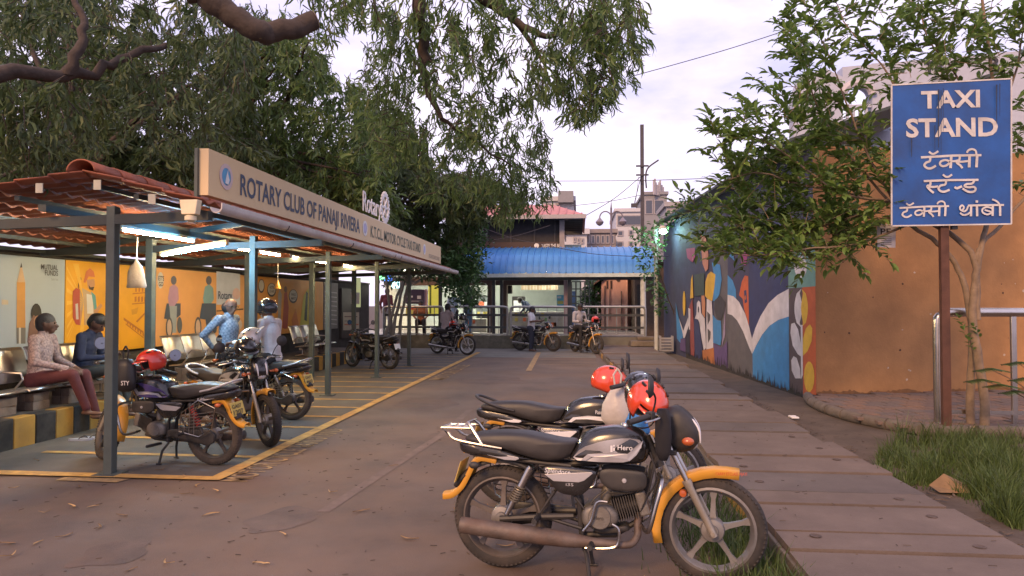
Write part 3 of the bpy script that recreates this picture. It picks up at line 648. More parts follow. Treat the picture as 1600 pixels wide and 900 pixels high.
m_alloyb = M('alloy_brown', (.13, .112, .10), .5, metal=.5, var=.2, dirt=.6, dirtcol=(.12, .085, .062), dscale=8)
m_wht = M('decal_white', (.66, .65, .66), .4, var=.05)
m_sprr = M('spring_red', (.42, .045, .03), .45, var=.1, dirt=.3)
m_gold = M('spring_dark', (.20, .17, .12), .4, metal=.5, var=.2, dirt=.4)
def U(u, v):                                   # trace of the nearest bike's side view -> (x forward, z up) in metres
    px, py = 680 + u/2.5, 540 + v/2.5
    return (-.6175 + (px - 797)/251.8, .30 - (py - 806 - (px - 797)*.0643)/258)
def UP(*pts): return [U(*p) for p in pts]
HEAD, AXLE = U(915, 385), (.6175, .30)
SA = Vector((AXLE[0] - HEAD[0], 0, AXLE[1] - HEAD[1])).normalized()      # steering axis
def wheel(parent, cx, cz, r, tw, m_r, mtx, nspoke=5, disc=False):
    w = None
    prof = []
    for i in range(16):
        t = 2*math.pi*i/16; prof.append((r - .045 + .045*math.cos(t), tw/2*math.sin(t)*(1 if abs(math.sin(t)) < .9 else 1)))
    mb = MB().lathe(prof, (cx, 0, cz), (0, 1, 0), 48, close=True)
    for k in range(64):                        # tread blocks
        t = 2*math.pi*k/64; c_, s_ = math.cos(t), math.sin(t)
        for sd in (-1, 1):
            a = Vector((cx + (r-.0125)*c_, sd*tw*.10, cz + (r-.0125)*s_)); b = Vector((cx + (r-.026)*math.cos(t+.03), sd*tw*.40, cz + (r-.026)*math.sin(t+.03)))
            mb.bar(a, b, .014, .024, up=(c_, 0, s_))
    tyre = mb.xf(mtx)
    ri = r - .083; mb = MB()
    mb.lathe([(ri+.022, -.038), (ri+.008, -.040), (ri-.006, -.024), (ri-.014, 0), (ri-.006, .024), (ri+.008, .040), (ri+.022, .038), (ri+.006, .02), (ri+.006, -.02)], (cx, 0, cz), (0, 1, 0), 48, close=True)
    for k in range(nspoke):
        t = 2*math.pi*(k + .22)/nspoke; c_, s_ = math.cos(t), math.sin(t); ax = Vector((c_, 0, s_)); tn = Vector((-s_, 0, c_)); o = Vector((cx, 0, cz)); v = []
        for rr, hw, ty in ((.045, .024, .026), (.09, .015, .020), (ri-.05, .012, .018), (ri+.002, .024, .022)):
            for a, b in ((-1, -1), (1, -1), (1, 1), (-1, 1)): v.append(o + ax*rr + tn*hw*a + Vector((0, ty*b*.75, 0)))
        f = [(i*4+j, i*4+(j+1) % 4, i*4+4+(j+1) % 4, i*4+4+j) for i in range(3) for j in range(4)]
        mb.add(v, f)
    w = mb.xf(mtx).build('wheel', m_r, parent, smooth=True, angle=35); tyre.build('tyre', m_tyre, w, smooth=True, angle=50)
    MB().lathe([(.001, -.062), (.03, -.062), (.034, -.05), (.062, -.046), (.068, -.03), (.068, .03), (.062, .046), (.034, .05), (.03, .062), (.001, .062)], (cx, 0, cz), (0, 1, 0), 24).xf(mtx).build('hub', m_alloy, w, smooth=True, angle=30)
    return w
def spring_pts(a, b, r, turns, n=10):
    a, b = Vector(a), Vector(b); d = b - a; x = d.cross(Vector((0, 1, 0))).normalized(); y = d.normalized().cross(x); q = []
    for i in range(turns*n + 1):
        t = i/(turns*n); an = 2*math.pi*turns*t; q.append(a + d*t + x*r*math.cos(an) + y*r*math.sin(an))
    return q
def motorcycle(name, label, rear, front, lean=4., steer=0., tank=None, accent=None, stripe=None, rack=False, spring=None, rim=None, cowl=True, guard=True, emblem='Hero', plate=None, fender=None, exh=None, group=None, near=False, grab=None, text2=True, plate_txt=None):
    rear, front = Vector(rear), Vector(front); d = front - rear; mid = (rear + front)/2
    B = thing(name, label, 'motorcycle', (mid.x, mid.y, .003), math.atan2(d.y, d.x), group, rx=R(-lean))
    tank = tank or m_blk; accent = accent or m_grey; stripe = stripe or m_silver; spring = spring or m_gold; rim = rim or m_alloyd; fender = fender or m_taxi; exh = exh or m_rust
    I4 = Matrix.Identity(4); hp = Vector((HEAD[0], 0, HEAD[1]))
    ST = Matrix.Translation(hp) @ Matrix.Rotation(R(-steer), 4, SA) @ Matrix.Translation(-hp)
    def P(nm, mb, mat, parent=B, sm=True, ang=40, st=False, bevel=0.):
        if st: mb.xf(ST)
        return mb.build(nm, mat, parent, smooth=sm, angle=ang, bevel=bevel)
    wheel(B, -.6175, .305, .305, .088, m_alloyb if near else rim, I4); wheel(B, AXLE[0], .303, .303, .078, rim if rim is not m_alloyd or not near else m_alloy, ST)
    # --- seat, tail, tank
    P('seat', MB().pillow(UP((142,346),(190,331),(280,328),(380,334),(450,350),(520,368),(588,374),(572,410),(550,442),(480,450),(430,440),(380,425),(300,396),(200,379),(150,362)), .125, .42), m_seat)
    tc_ = P('tail_cowl', MB().pillow(UP((122,358),(160,364),(300,394),(380,424),(430,442),(365,446),(300,441),(200,416),(150,412),(126,398)), .105, .4), tank)
    for sy in (-1, 1): MB().plate(UP((215,404),(260,404),(362,428),(366,434),(352,440),(310,437),(225,412)), sy*.088, sy*.104).build('tail_stripe', stripe, tc_, smooth=False, bevel=.003)
    P('tail_light', MB().pillow(UP((127,359),(150,362),(170,380),(178,412),(131,406)), .075, .5), m_red)
    tk = P('fuel_tank', MB().pillow(UP((570,400),(594,352),(650,326),(720,319),(795,328),(835,352),(852,400),(840,462),(750,466),(660,458),(565,444),(550,432)), .135, .52, cen=U(700, 410)), tank)
    for sy in (-1, 1):
        ac = MB(); poly = refine(UP((562,440),(600,395),(680,370),(765,362),(824,374),(808,420),(772,452),(680,449)), 1)
        n = len(poly); cx, cz = U(700, 410); bow = lambda x, z: .1365 * max(.2, 1 - (abs(x-cx)/.24)**4 * .35 - (abs(z-cz)/.13)**4*.25)
        ac.add([(x, sy*(bow(x, z) - .012), z) for x, z in poly] + [(x, sy*bow(x, z), z) for x, z in poly] + [(cx, sy*.139, cz)], [(j, (j+1) % n, n+(j+1) % n, n+j) for j in range(n)] + [(n+j, n+(j+1) % n, 2*n) for j in range(n)])
        ap = P('tank_panel', ac, accent, tk, ang=60)
        sp = MB()
        for a in ([(600,440),(625,418),(700,412),(770,420),(815,380),(824,376),(818,400),(775,447),(768,440),(690,428),(640,428),(618,442)],):
            q = UP(*a); m_ = len(q); sp.add([(x, sy*(bow(x, z)+.0015), z) for x, z in q] + [(x, sy*(bow(x, z)+.0045), z) for x, z in q], [tuple(range(m_, 2*m_)), tuple(range(m_-1, -1, -1))] + [(j, (j+1) % m_, m_+(j+1) % m_, m_+j) for j in range(m_)])
        P('panel_stripe', sp, stripe, ap, sm=False)
        if near and sy < 0:
            ox, oz = U(734, 404); e = MB(); put_text(e, emblem, (ox, -.1425, oz), (1, 0, 0), (0, 0, 1), .030, .085, .01)
            if emblem == 'Hero':
                for uu in ((708, 716, 388, 412), (718, 724, 386, 392), (718, 724, 396, 408)): e.plate(UP((uu[0], uu[2]), (uu[1], uu[2]), (uu[1], uu[3]), (uu[0], uu[3])), -.1435, -.1405)
            P('emblem', e, m_wht, ap, sm=False)
    ft = U(760, 322); P('filler_cap', MB().lathe([(.001, .012), (.026, .010), (.032, 0), (.032, -.02)], (ft[0], 0, ft[1]), (0, 0, 1), 18), m_chr, tk)
    # --- side panels, air filter cover
    for sy in (-1, 1):
        sp = P('side_panel', MB().pillow(UP((448,462),(520,462),(645,478),(662,488),(640,540),(600,577),(520,566),(480,520)), .028, .45, y0=sy*.105), tank)
        MB().plate(UP((465,489),(640,485),(644,490),(612,516),(592,522),(500,516),(478,500)), sy*.1335, sy*.137).build('decal', stripe, sp, bevel=.002)
        if near and sy < 0:
            e = MB(); o_ = U(466, 482); put_text(e, 'Splendor+', (o_[0], -.1355, o_[1]), (1, 0, -.05), (.2, 0, 1), .026, .15, .004); P('lettering', e, m_wht, sp, sm=False)
            e = MB(); o_ = U(545, 534); put_text(e, 'i3S', (o_[0], -.1345, o_[1]), (1, 0, 0), (0, 0, 1), .018, .045, .006); P('lettering', e, m_silver, sp, sm=False)
        ab = P('air_filter_cover', MB().pillow(UP((664,482),(700,474),(828,488),(840,510),(836,556),(760,562),(700,553),(668,524)), .022, .4, y0=sy*.098), m_plk)
        q = U(757, 520); MB().lathe([(.001, .006), (.012, .005), (.014, 0)], (q[0], sy*.12, q[1]), (0, sy, 0), 12).build('screw', m_silver, ab, smooth=True)
    # --- frame and engine
    fr = MB()
    fr.tube([(*U(900, 400)[:1], 0, U(900, 400)[1]), (U(860,470)[0], 0, U(860,470)[1]), (U(810,680)[0], 0, U(810,680)[1]), (U(720,735)[0], 0, U(720,735)[1]), (U(600,735)[0], 0, U(600,735)[1])], .018, 8)
    fr.tube([(U(890,400)[0], 0, U(890,400)[1]), (U(700,455)[0], 0, U(700,455)[1]), (U(520,470)[0], 0, U(520,470)[1])], .02, 8)
    for sy in (-1, 1):
        q = [U(560, 468), U(420, 450), U(250, 425), U(170, 410)]; fr.tube([(x, sy*.07, z) for x, z in q], .013, 8)
        q = [U(500, 560), U(440, 650), U(600, 700)]; fr.tube([(x, sy*.075, z) for x, z in q], .012, 8)
        q = [U(520, 470), U(590, 600), U(600, 735)]; fr.tube([(x, sy*.06, z) for x, z in q], .016, 8)
    P('frame', fr, m_plk)
    hd = MB().lathe([(.001, -.02), (.03, -.02), (.03, .17), (.001, .17)], (U(880,470)[0], 0, U(880,470)[1]), (-SA.x, 0, -SA.z), 14); P('steering_head', hd, m_plk)
    en = P('engine', MB().pillow(UP((598,640),(615,612),(700,608),(735,640),(738,672),(715,694),(650,700),(604,688)), .118, .3), m_eng)
    MB().pillow(UP((640,700),(720,696),(770,690),(780,716),(650,726)), .07, .35).build('sump', m_engd, en, smooth=True)
    for sy in (-1, 1):
        c = U(668, 655); MB().lathe([(.001, .012), (.062, .010), (.07, 0), (.072, -.02)], (c[0], sy*.112, c[1]), (0, sy, 0), 24).build('cover', m_eng, en, smooth=True)
    if near:
        e = MB(); o_ = U(648, 660); put_text(e, 'Hero', (o_[0], -.1265, o_[1]), (1, 0, 0), (0, 0, 1), .022, .055, .004); P('cast_lettering', e, m_engd, en, sm=False)
    c0, c1 = Vector((U(705,640)[0], 0, U(705,640)[1])), Vector((U(822,612)[0], 0, U(822,612)[1])); dd = (c1 - c0).normalized(); cy = MB()
    for k in range(11): cy.bar(c0 + dd*(.02 + k*.0145), c0 + dd*(.02 + k*.0145 + .006), .155 - .002*k, .135, up=(-dd.z, 0, dd.x))
    cy.tube([c0, c1], [.055, .05], 14).build('cylinder_fins', m_engd, en)
    MB().bar(c1 - dd*.03, c1 + dd*.03, .15, .14, up=(-dd.z, 0, dd.x)).build('cylinder_head', m_eng, en, bevel=.012)
    q = U(690, 575); MB().lathe([(.001, -.05), (.03, -.05), (.036, -.01), (.03, .03), (.02, .05), (.001, .05)], (q[0], 0, q[1]), (.2, 0, 1), 14).tube([(q[0], 0, q[1]), (U(770,590)[0], 0, U(770,590)[1])], .02, 8).build('carburettor', m_eng, en, smooth=True)
    cb = MB()
    for k, (a, b, c_) in enumerate((((690,560), (640,600), (610,700)), ((840,470), (800,560), (700,570)), ((870,440), (845,560), (815,640)), ((560,560), (620,640), (640,700)), ((850,420), (870,520), (830,600)))):
        cb.tube(smoothpath([(U(*a)[0], -.06-.008*k, U(*a)[1]), (U(*b)[0], -.085-.004*k, U(*b)[1]), (U(*c_)[0], -.07, U(*c_)[1])], 5), .0055, 6)
    cb.build('cables', m_plk, en, smooth=True)
    # --- exhaust on the right, levers, pegs
    y = -.125
    ex = P('exhaust', MB().tube([(U(153,672)[0], y-.035, U(153,672)[1]), (U(300,694)[0], y-.03, U(300,694)[1]), (U(470,718)[0], y-.02, U(470,718)[1]), (U(560,732)[0], y-.01, U(560,732)[1]), (U(640,743)[0], y, U(640,743)[1]), (U(740,752)[0], y+.005, U(740,752)[1])], [.047, .050, .049, .043, .030, .022], 18), exh)
    MB().tube(smoothpath([(U(735,752)[0], y+.005, U(735,752)[1]), (U(780,752)[0], y+.02, U(780,752)[1]), (U(803,725)[0], y+.05, U(803,725)[1]), (U(803,690)[0], y+.08, U(803,690)[1]), (U(808,650)[0], -.02, U(808,650)[1])], 5), .021, 12).build('header_pipe', exh, ex, smooth=True)
    MB().lathe([(.001, -.004), (.014, -.004), (.022, .0), (.040, .001), (.047, .006)], (U(152,672)[0]-.002, y-.035, U(152,672)[1]), (1, 0, -.055), 18).build('tail_pipe', m_engd, ex, smooth=True)
    for sy in (-1, 1):
        pg = MB().tube([(U(640,745)[0], sy*.08, U(640,745)[1]), (U(640,745)[0], sy*.27, U(640,745)[1]+.01)], .015, 10); P('foot_peg', pg, m_plk)
        pg = MB().tube([(U(440,650)[0], sy*.085, U(440,650)[1]), (U(440,655)[0], sy*.25, U(440,655)[1]+.01)], .016, 10); P('foot_peg', pg, m_plk)
    P('brake_lever', MB().tube(smoothpath([(U(618,757)[0], -.16, U(618,757)[1]), (U(700,757)[0], -.165, U(700,757)[1]), (U(735,742)[0], -.165, U(735,742)[1]), (U(738,690)[0], -.165, U(738,690)[1]), (U(715,672)[0], -.16, U(715,672)[1])], 4), .009, 8), m_chr)
    P('kick_lever', MB().tube(smoothpath([(U(610,700)[0], -.135, U(610,700)[1]), (U(640,660)[0], -.145, U(640,660)[1]), (U(660,595)[0], -.15, U(660,595)[1]), (U(700,590)[0], -.17, U(700,590)[1])], 4), .009, 8), m_chr)
    for sy in (-1, 1): P('stand', MB().tube([(U(590,735)[0], sy*.06, U(590,735)[1]), (U(620,790)[0], sy*.10, U(620,790)[1]), (U(632,826)[0], sy*.125, .02)], .012, 8).tube([(U(618,826)[0], sy*.125, .014), (U(650,826)[0], sy*.125, .014)], .010, 8), m_plk)
    # --- swing arm, shocks, chain case, saree guard on the left
    for sy in (-1, 1):
        P('swing_arm', MB().tube([(-.6175, sy*.085, .305), (U(440,655)[0], sy*.085, U(440,655)[1]), (U(570,655)[0], sy*.07, U(570,655)[1])], .019, 8), m_plk)
        a, b = (U(412,462)[0], sy*.115, U(412,462)[1]), (U(322,640)[0], sy*.115, U(322,640)[1]); A_, B_ = Vector(a), Vector(b)
        sk = P('shock_absorber', MB().tube([A_, A_ + (B_-A_)*.04], .020, 10).tube([A_ + (B_-A_)*.03, A_ + (B_-A_)*.42], .025, 12).tube([A_ + (B_-A_)*.4, A_ + (B_-A_)*.72], .014, 10).tube([A_ + (B_-A_)*.72, B_], [.019, .015], 10), m_chr if spring is m_gold else m_plk)
        MB().tube(spring_pts(A_ + (B_-A_)*(.42 if spring is m_gold else .1), A_ + (B_-A_)*.74, .026, 7 if spring is m_gold else 9), .0055, 6).build('spring', spring, sk, smooth=True)
    P('chain_case', MB().pillow(UP((240,640),(290,612),(350,622),(560,640),(585,665),(560,690),(350,712),(290,722),(245,695)), .018, .4, y0=.10), m_plk)
    gd = MB(); ring = UP((215,470),(330,430),(450,520),(470,640),(330,660),(240,600)); gd.tube([(x, .155, z) for x, z in ring], .006, 6, closed=True)
    for k in range(5):
        t = (k+1)/6; a = Vector(ring[0])*(1-t) + Vector(ring[5])*t; b = Vector(ring[2])*(1-t) + Vector(ring[3])*t; gd.tube([(a.x, .155, a.y), (b.x, .155, b.y)], .004, 5)
    for k in range(3):
        t = (k+1)/4; a = Vector(ring[1])*(1-t) + Vector(ring[2])*t; b = Vector(ring[4])*(1-t) + Vector(ring[3])*t; gd.tube([(a.x, .155, a.y), (b.x, .155, b.y)], .004, 5)
    gd.tube([(ring[1][0], .155, ring[1][1]), (ring[1][0], .07, ring[1][1]+.05)], .006, 6).tube([(ring[3][0], .155, ring[3][1]), (ring[3][0], .09, ring[3][1])], .006, 6); P('saree_guard', gd, m_chr)
    # --- fenders
    def fender_strip(pts, hw, th, nm, mat, st=False, lip=.02):
        mb = MB(); n = len(pts); v = []; cs = [(-1, -lip), (-.9, 0), (-.45, .008), (.45, .008), (.9, 0), (1, -lip)]
        for i, p in enumerate(pts):
            a, b = Vector(pts[max(i-1, 0)]), Vector(pts[min(i+1, n-1)]); t = (b - a).normalized(); nr = Vector((-t.y, t.x)); w_ = hw(i/(n-1)) if callable(hw) else hw
            for k, h in cs: v.append((p[0] + nr.x*h, k*w_, p[1] + nr.y*h))
        m_ = len(cs); mb.add(v, [(i*m_+j, i*m_+j+1, (i+1)*m_+j+1, (i+1)*m_+j) for i in range(n-1) for j in range(m_-1)])
        o = P(nm, mb, mat, st=st, ang=60); so = o.modifiers.new('t', 'SOLIDIFY'); so.thickness = th; return o
    q = smoothpath([(*p, 0) for p in UP((275,436),(215,424),(182,440),(155,490),(130,535),(95,566),(58,572))], 4)
    fender_strip([(p[0], p[1]) for p in reversed(q)], lambda t: .05 + .022*t, .004, 'rear_fender', fender, lip=.03)
    q = [(-.6175 + .345*math.cos(R(a)), .305 + .345*math.sin(R(a))) for a in range(150, 48, -8)]
    fender_strip(list(reversed(q))[::-1], .055, .004, 'inner_fender', m_plk)
    q = [(AXLE[0] + r_*math.cos(R(a)), AXLE[1] + .003 + r_*math.sin(R(a))) for a, r_ in ((196, .335), (184, .335), (172, .334), (160, .333), (148, .332), (136, .332), (124, .333), (112, .335), (100, .338), (88, .345), (76, .355), (66, .37))]
    ff = fender_strip(q, lambda t: .062 - .016*t, .004, 'front_fender', fender, st=True, lip=.045)
    for sy in (-1, 1): MB().lathe([(.001, .012), (.019, .010), (.023, 0), (.023, -.01)], (U(968,575)[0], sy*.062, U(968,575)[1]), (0, sy, 0), 16).xf(ST).build('reflector', m_org, ff, smooth=True)
    if near:
        e = MB(); put_text(e, 'CARRY ETCLASS VIJAYI', (AXLE[0]+.02, -.051, AXLE[1]+.318), (1, 0, .05), (0, 0, 1), .018, .17, .004); P('lettering', e.xf(ST), M('sticker_red', (.5, .08, .03), .6), ff, sm=False)
    pb, pt = U(128, 520), U(158, 440); mb = MB(); mb.slab3([(pb[0]-.02, -.10, pb[1]), (pb[0]-.02, .10, pb[1]), (pt[0]-.03, .10, pt[1]), (pt[0]-.03, -.10, pt[1])], (-.004, 0, -.002)); np_ = P('number_plate', mb, plate or m_plate, sm=False)
    if plate_txt:
        e = MB(); up_ = Vector((pt[0]-pb[0]-.01, 0, pt[1]-pb[1])).normalized(); o_ = Vector((pb[0]-.031, .085, pb[1])) + up_*.01
        put_text(e, plate_txt[1], o_, (0, -1, 0), up_, .05, .15, .01); put_text(e, plate_txt[0], o_ + up_*.065, (0, -1, 0), up_, .04, .14, .01); P('plate_lettering', e, m_plk, np_, sm=False)
    for sy in (-1, 1):
        c = U(205, 450); P('rear_indicator', MB().tube([(c[0], sy*.06, c[1]), (c[0], sy*.13, c[1])], .008, 8).ball((c[0]-.01, sy*.15, c[1]), .027, 12, sc=(1.2, .8, .8)), m_org if not near else m_engd)
    # --- rear rack or grab rail
    if rack:
        rk = MB()
        for sy in (-1, 1):
            rk.tube(smoothpath([(U(300,392)[0], sy*.115, U(300,392)[1]), (U(220,376)[0], sy*.12, U(220,376)[1]), (U(115,352)[0], sy*.11, U(115,352)[1]), (U(85,325)[0], sy*.10, U(85,325)[1])], 3), .009, 8)
            rk.tube([(U(228,380)[0], sy*.12, U(228,380)[1]), (U(175,305)[0], sy*.10, U(175,305)[1]), (U(160,290)[0], sy*.08, U(160,290)[1])], .011, 8); rk.tube([(U(180,312)[0], sy*.10, U(180,312)[1]), (U(58,306)[0], sy*.10, U(58,306)[1]), (U(85,330)[0], sy*.10, U(85,330)[1])], .008, 8)
        for u_, v_ in ((58, 306), (90, 307), (125, 309), (160, 291)): rk.tube([(U(u_, v_)[0], -.10, U(u_, v_)[1]), (U(u_, v_)[0], .10, U(u_, v_)[1])], .007, 8)
        for yy in (-.05, 0, .05): rk.tube([(U(58,306)[0], yy, U(58,306)[1]), (U(165,312)[0], yy, U(165,312)[1])], .005, 6)
        P('rear_rack', rk, m_chr)
    else:
        gr = MB(); pts = [(U(330,385)[0], .125, U(330,385)[1]+.01), (U(240,352)[0], .135, U(240,352)[1]), (U(160,318)[0], .12, U(160,318)[1]), (U(125,300)[0], .06, U(125,300)[1]), (U(118,298)[0], 0, U(118,298)[1])]
        pts = smoothpath(pts + [(x, -y_, z) for x, y_, z in reversed(pts[:-1])], 3); gr.tube(pts, .016, 8, flat=.7)
        P('grab_rail', gr, grab or m_silver)
    # --- fork, headlamp cowl, handlebar
    fk = MB(); HX = Vector((HEAD[0], 0, HEAD[1])); AX_ = Vector((AXLE[0], 0, AXLE[1])); ln_ = (AX_ - HX).length
    for sy in (-1, 1):
        o_ = Vector((0, sy*.085, 0)); fk.tube([HX + o_ - SA*.10, HX + o_ + SA*(ln_*.5)], .015, 12)
    P('fork_tubes', fk, m_chr, st=True)
    for sy in (-1, 1):
        o_ = Vector((0, sy*.085, 0)); P('fork_slider', MB().tube([HX + o_ + SA*(ln_*.42), HX + o_ + SA*(ln_*.46), HX + o_ + SA*(ln_*.5), HX + o_ + SA*(ln_+.02)], [.028, .028, .022, .020], 12).lathe([(.001, .024), (.012, .024), (.012, -.024), (.001, -.024)], AX_ + o_, (0, 1, 0), 10), m_fork, st=True)
    P('fork_yoke', MB().bar(HX - SA*.06 + Vector((0, -.11, 0)), HX - SA*.06 + Vector((0, .11, 0)), .05, .03).bar(HX + SA*.06 + Vector((0, -.11, 0)), HX + SA*.06 + Vector((0, .11, 0)), .05, .03), m_plk, st=True, sm=False, bevel=.006)
    if cowl:
        cw = P('headlight_cowl', MB().pillow(UP((908,262),(955,250),(1000,288),(1030,342),(1030,390),(1003,422),(950,432),(915,405),(900,330)), .098, .62, rf=1), m_plk if near else tank, st=True)
        sp = MB(); q = UP((945,258),(962,262),(1003,300),(1029,345),(1033,388),(1026,388),(1020,350),(990,308))
        for sy in (-1, 1):
            sp.tube(smoothpath([(x+.004, sy*yy, z) for (x, z), yy in zip(UP((940,262),(968,280),(1004,312),(1024,350),(1028,392)), (.046, .050, .052, .052, .050))], 4), [.004 + .0075*math.sin(math.pi*k/16) for k in range(17)], 8, flat=.8)
        P('cowl_stripe', sp, m_wht, cw, st=True, sm=False)
        hl = U(1032, 368); P('headlamp', MB().lathe([(.07, -.02), (.075, 0), (.062, .022), (.035, .032), (.001, .035)], (hl[0]-.045, 0, hl[1]-.01), (1, 0, .05), 24), m_lens, cw, st=True)
    else:
        hl = U(975, 372); cw = P('headlight_shell', MB().lathe([(.001, -.09), (.05, -.085), (.085, -.04), (.095, 0), (.09, .012)], (hl[0]+.03, 0, hl[1]), (1, 0, 0), 22), m_chr if not near else tank, st=True)
        P('headlamp', MB().lathe([(.088, .008), (.07, .028), (.04, .038), (.001, .041)], (hl[0]+.03, 0, hl[1]), (1, 0, 0), 22), m_lens, cw, st=True)
    for sy in (-1, 1):
        c = U(985, 372); P('front_indicator', MB().tube([(c[0], sy*.11, c[1]), (c[0], sy*.16, c[1])], .012, 8).ball((c[0]+.005, sy*.185, c[1]), .032, 12, sc=(1.1, .8, .75)), m_org, st=True)
    hb = MB(); c = U(880, 285)
    half = [(c[0]+.03, .0, c[1]-.04), (c[0]+.03, .08, c[1]-.03), (c[0]+.02, .18, c[1]+.02), (c[0]-.05, .28, c[1]+.015), (c[0]-.13, .36, c[1]-.005)]
    hb.tube(smoothpath([(x, -y_, z) for x, y_, z in reversed(half[1:])] + half, 4), .0115, 10); H_ = P('handlebar', hb, m_chr, st=True)
    for sy in (-1, 1):
        a, b = Vector((c[0]-.04, sy*.27, c[1]+.017)), Vector((c[0]-.14, sy*.375, c[1]-.008)); P('grip', MB().tube([a, b], .017, 10), m_plk, H_, st=True)
        P('lever', MB().tube(smoothpath([(c[0], sy*.2, c[1]+.02), (c[0]+.02, sy*.27, c[1]+.01), (c[0]-.05, sy*.37, c[1]-.005)], 3), .006, 6), m_chr, H_, st=True)
        P('switch', MB().bar(Vector((c[0]-.02, sy*.225, c[1]+.02)), Vector((c[0]-.04, sy*.265, c[1]+.018)), .045, .045), m_plk, H_, sm=False, st=True, bevel=.006)
        mt = (c[0]-.03, sy*.36, c[1]+.19); mr = P('mirror', MB().tube(smoothpath([(c[0]-.02, sy*.23, c[1]+.03), (c[0]+.0, sy*.27, c[1]+.12), mt], 4), .006, 6).lathe([(.001, .028), (.045, .024), (.062, .008), (.062, 0)], mt, (1, 0, 0), 20), m_plk, st=True)
        P('mirror_glass', MB().lathe([(.060, -.001), (.001, -.001)], mt, (1, 0, 0), 20), m_mirr, mr, st=True)
    P('speedometer', MB().bar(Vector((c[0]+.06, -.09, c[1]-.01)), Vector((c[0]+.06, .09, c[1]-.01)), .09, .06, up=(.4, 0, 1)), m_plk, st=True, bevel=.015)
    if guard:
        gu = MB()
        for sy in (-1, 1): gu.tube(smoothpath([(U(880,505)[0], sy*.05, U(880,505)[1]), (U(890,515)[0], sy*.20, U(890,515)[1]), (U(868,600)[0], sy*.23, U(868,600)[1]), (U(842,690)[0], sy*.21, U(842,690)[1]), (U(815,690)[0], sy*.04, U(815,690)[1])], 4), .0125, 10)
        P('leg_guard', gu, m_chr)
    return B
# helmet ------------------------------------------------------------------
def helmet(label, loc, rz, shell, rx=0., ry=0., group=None, full=False, peak=True, name='helmet'):
    t = thing(name, label, 'helmet', loc, rz, group, rx, ry); nu, nv = 28, 16
    def shellmesh(sx, sy, sz, cut):
        v, f = [], []; keep = {}
        for i in range(nv + 1):
            th = math.pi*i/nv
            for j in range(nu):
                ph = 2*math.pi*j/nu; v.append((sx*math.sin(th)*math.cos(ph), sy*math.sin(th)*math.sin(ph), sz*math.cos(th)))
        for i in range(nv):
            for j in range(nu):
                q = (i*nu+j, (i+1)*nu+j, (i+1)*nu+(j+1) % nu, i*nu+(j+1) % nu); c = sum((Vector(v[k]) for k in q), Vector())/4
                if c.z < -sz*.62: continue
                if cut and c.x > sx*.35 and c.z < sz*.30 and (not full or c.z > -sz*.25) and abs(c.y) < sy*.93: continue
                f.append(q)
        return v, f
    v, f = shellmesh(.150, .120, .135, True); o = MB().add(v, f).build('shell', shell, t, smooth=True, angle=60); so = o.modifiers.new('t', 'SOLIDIFY'); so.thickness = .012
    v, f = shellmesh(.132, .104, .118, True); MB().add(v, f).build('lining', m_plk, t, smooth=True)
    if full:
        mb = MB(); v = []; n = 12
        for k in range(2):
            for i in range(n+1):
                a = R(-78 + 156*i/n); z = .042 - .075*k; rr = math.sqrt(max(.1, 1 - (z/.135)**2)); v.append((.156*rr*math.cos(a), .126*rr*math.sin(a), z))
        mb.add(v, [(i, i+1, n+2+i, n+1+i) for i in range(n)]).build('visor', M('visor_dark', (.015, .015, .017), .08, coat=1), t, smooth=True)
    elif peak:
        n = 10; v = []
        for k in range(2):
            for i in range(n+1):
                a = R(-62 + 124*i/n); e = .148 + .06*k*math.cos(a); v.append((e*math.cos(a), (.122+.01*k)*math.sin(a), .042 - .008*k))
        o = MB().add(v, [(i, i+1, n+2+i, n+1+i) for i in range(n)]).build('peak', shell, t, smooth=True); so = o.modifiers.new('t', 'SOLIDIFY'); so.thickness = .006
    for sy in (-1, 1):
        for k in range(2): MB().bar((.05-.07*k, sy*.062, .117), (.015-.07*k, sy*.070, .113), .010, .014).build('vent', m_plk, t)
    MB().tube(smoothpath([(.02, .10, -.06), (.05, .06, -.15), (.05, -.06, -.15), (.02, -.10, -.06)], 4), .006, 6, flat=.5).build('strap', m_plk, t)
    return t
# ------------------------------------------------------------------ people
def cap(mb, a, b, ra, rb, side=None, flat=1.0, n=14):
    """closed tapered capsule from a to b; across 'side' the radius is kept, the other way it is times flat"""
    a, b = Vector(a), Vector(b); d = b - a; L_ = d.length; d = d.normalized() if L_ > 1e-6 else Vector((0, 0, 1))
    u = Vector(side) if side is not None else (Vector((0, 1, 0)) if abs(d.y) < .9 else Vector((1, 0, 0)))
    x = (u - d*u.dot(d)).normalized(); y = d.cross(x); rows = []
    for i in range(5): t = math.pi/2*(i/4.0); rows.append((-ra*math.cos(t)*flat if flat < .6 else -ra*math.cos(t), max(ra*math.sin(t), .0008)))
    for i in range(5): t = math.pi/2*(i/4.0); rows.append((L_ + rb*math.sin(t), max(rb*math.cos(t), .0008)))
    v, f = [], []
    for h, r in rows:
        for j in range(n):
            t = 2*math.pi*j/n; v.append(a + d*h + x*r*math.cos(t) + y*r*flat*math.sin(t))
    for i in range(9):
        for j in range(n): f.append((i*n+j, i*n+(j+1) % n, (i+1)*n+(j+1) % n, (i+1)*n+j))
    f.append(tuple(range(n-1, -1, -1))); f.append(tuple(9*n+j for j in range(n)))
    mb.add(v, f)
def segdist(p, a, b, ra, rb):
    d = b - a; l2 = d.length_squared; t = 0 if l2 < 1e-9 else max(0, min(1, (p - a).dot(d)/l2)); return (p - a - d*t).length/(ra + (rb - ra)*t)
m_skin = M('skin_brown', (.165, .082, .052), .55, var=.08); m_skind = M('skin_dark', (.10, .052, .036), .55, var=.08)
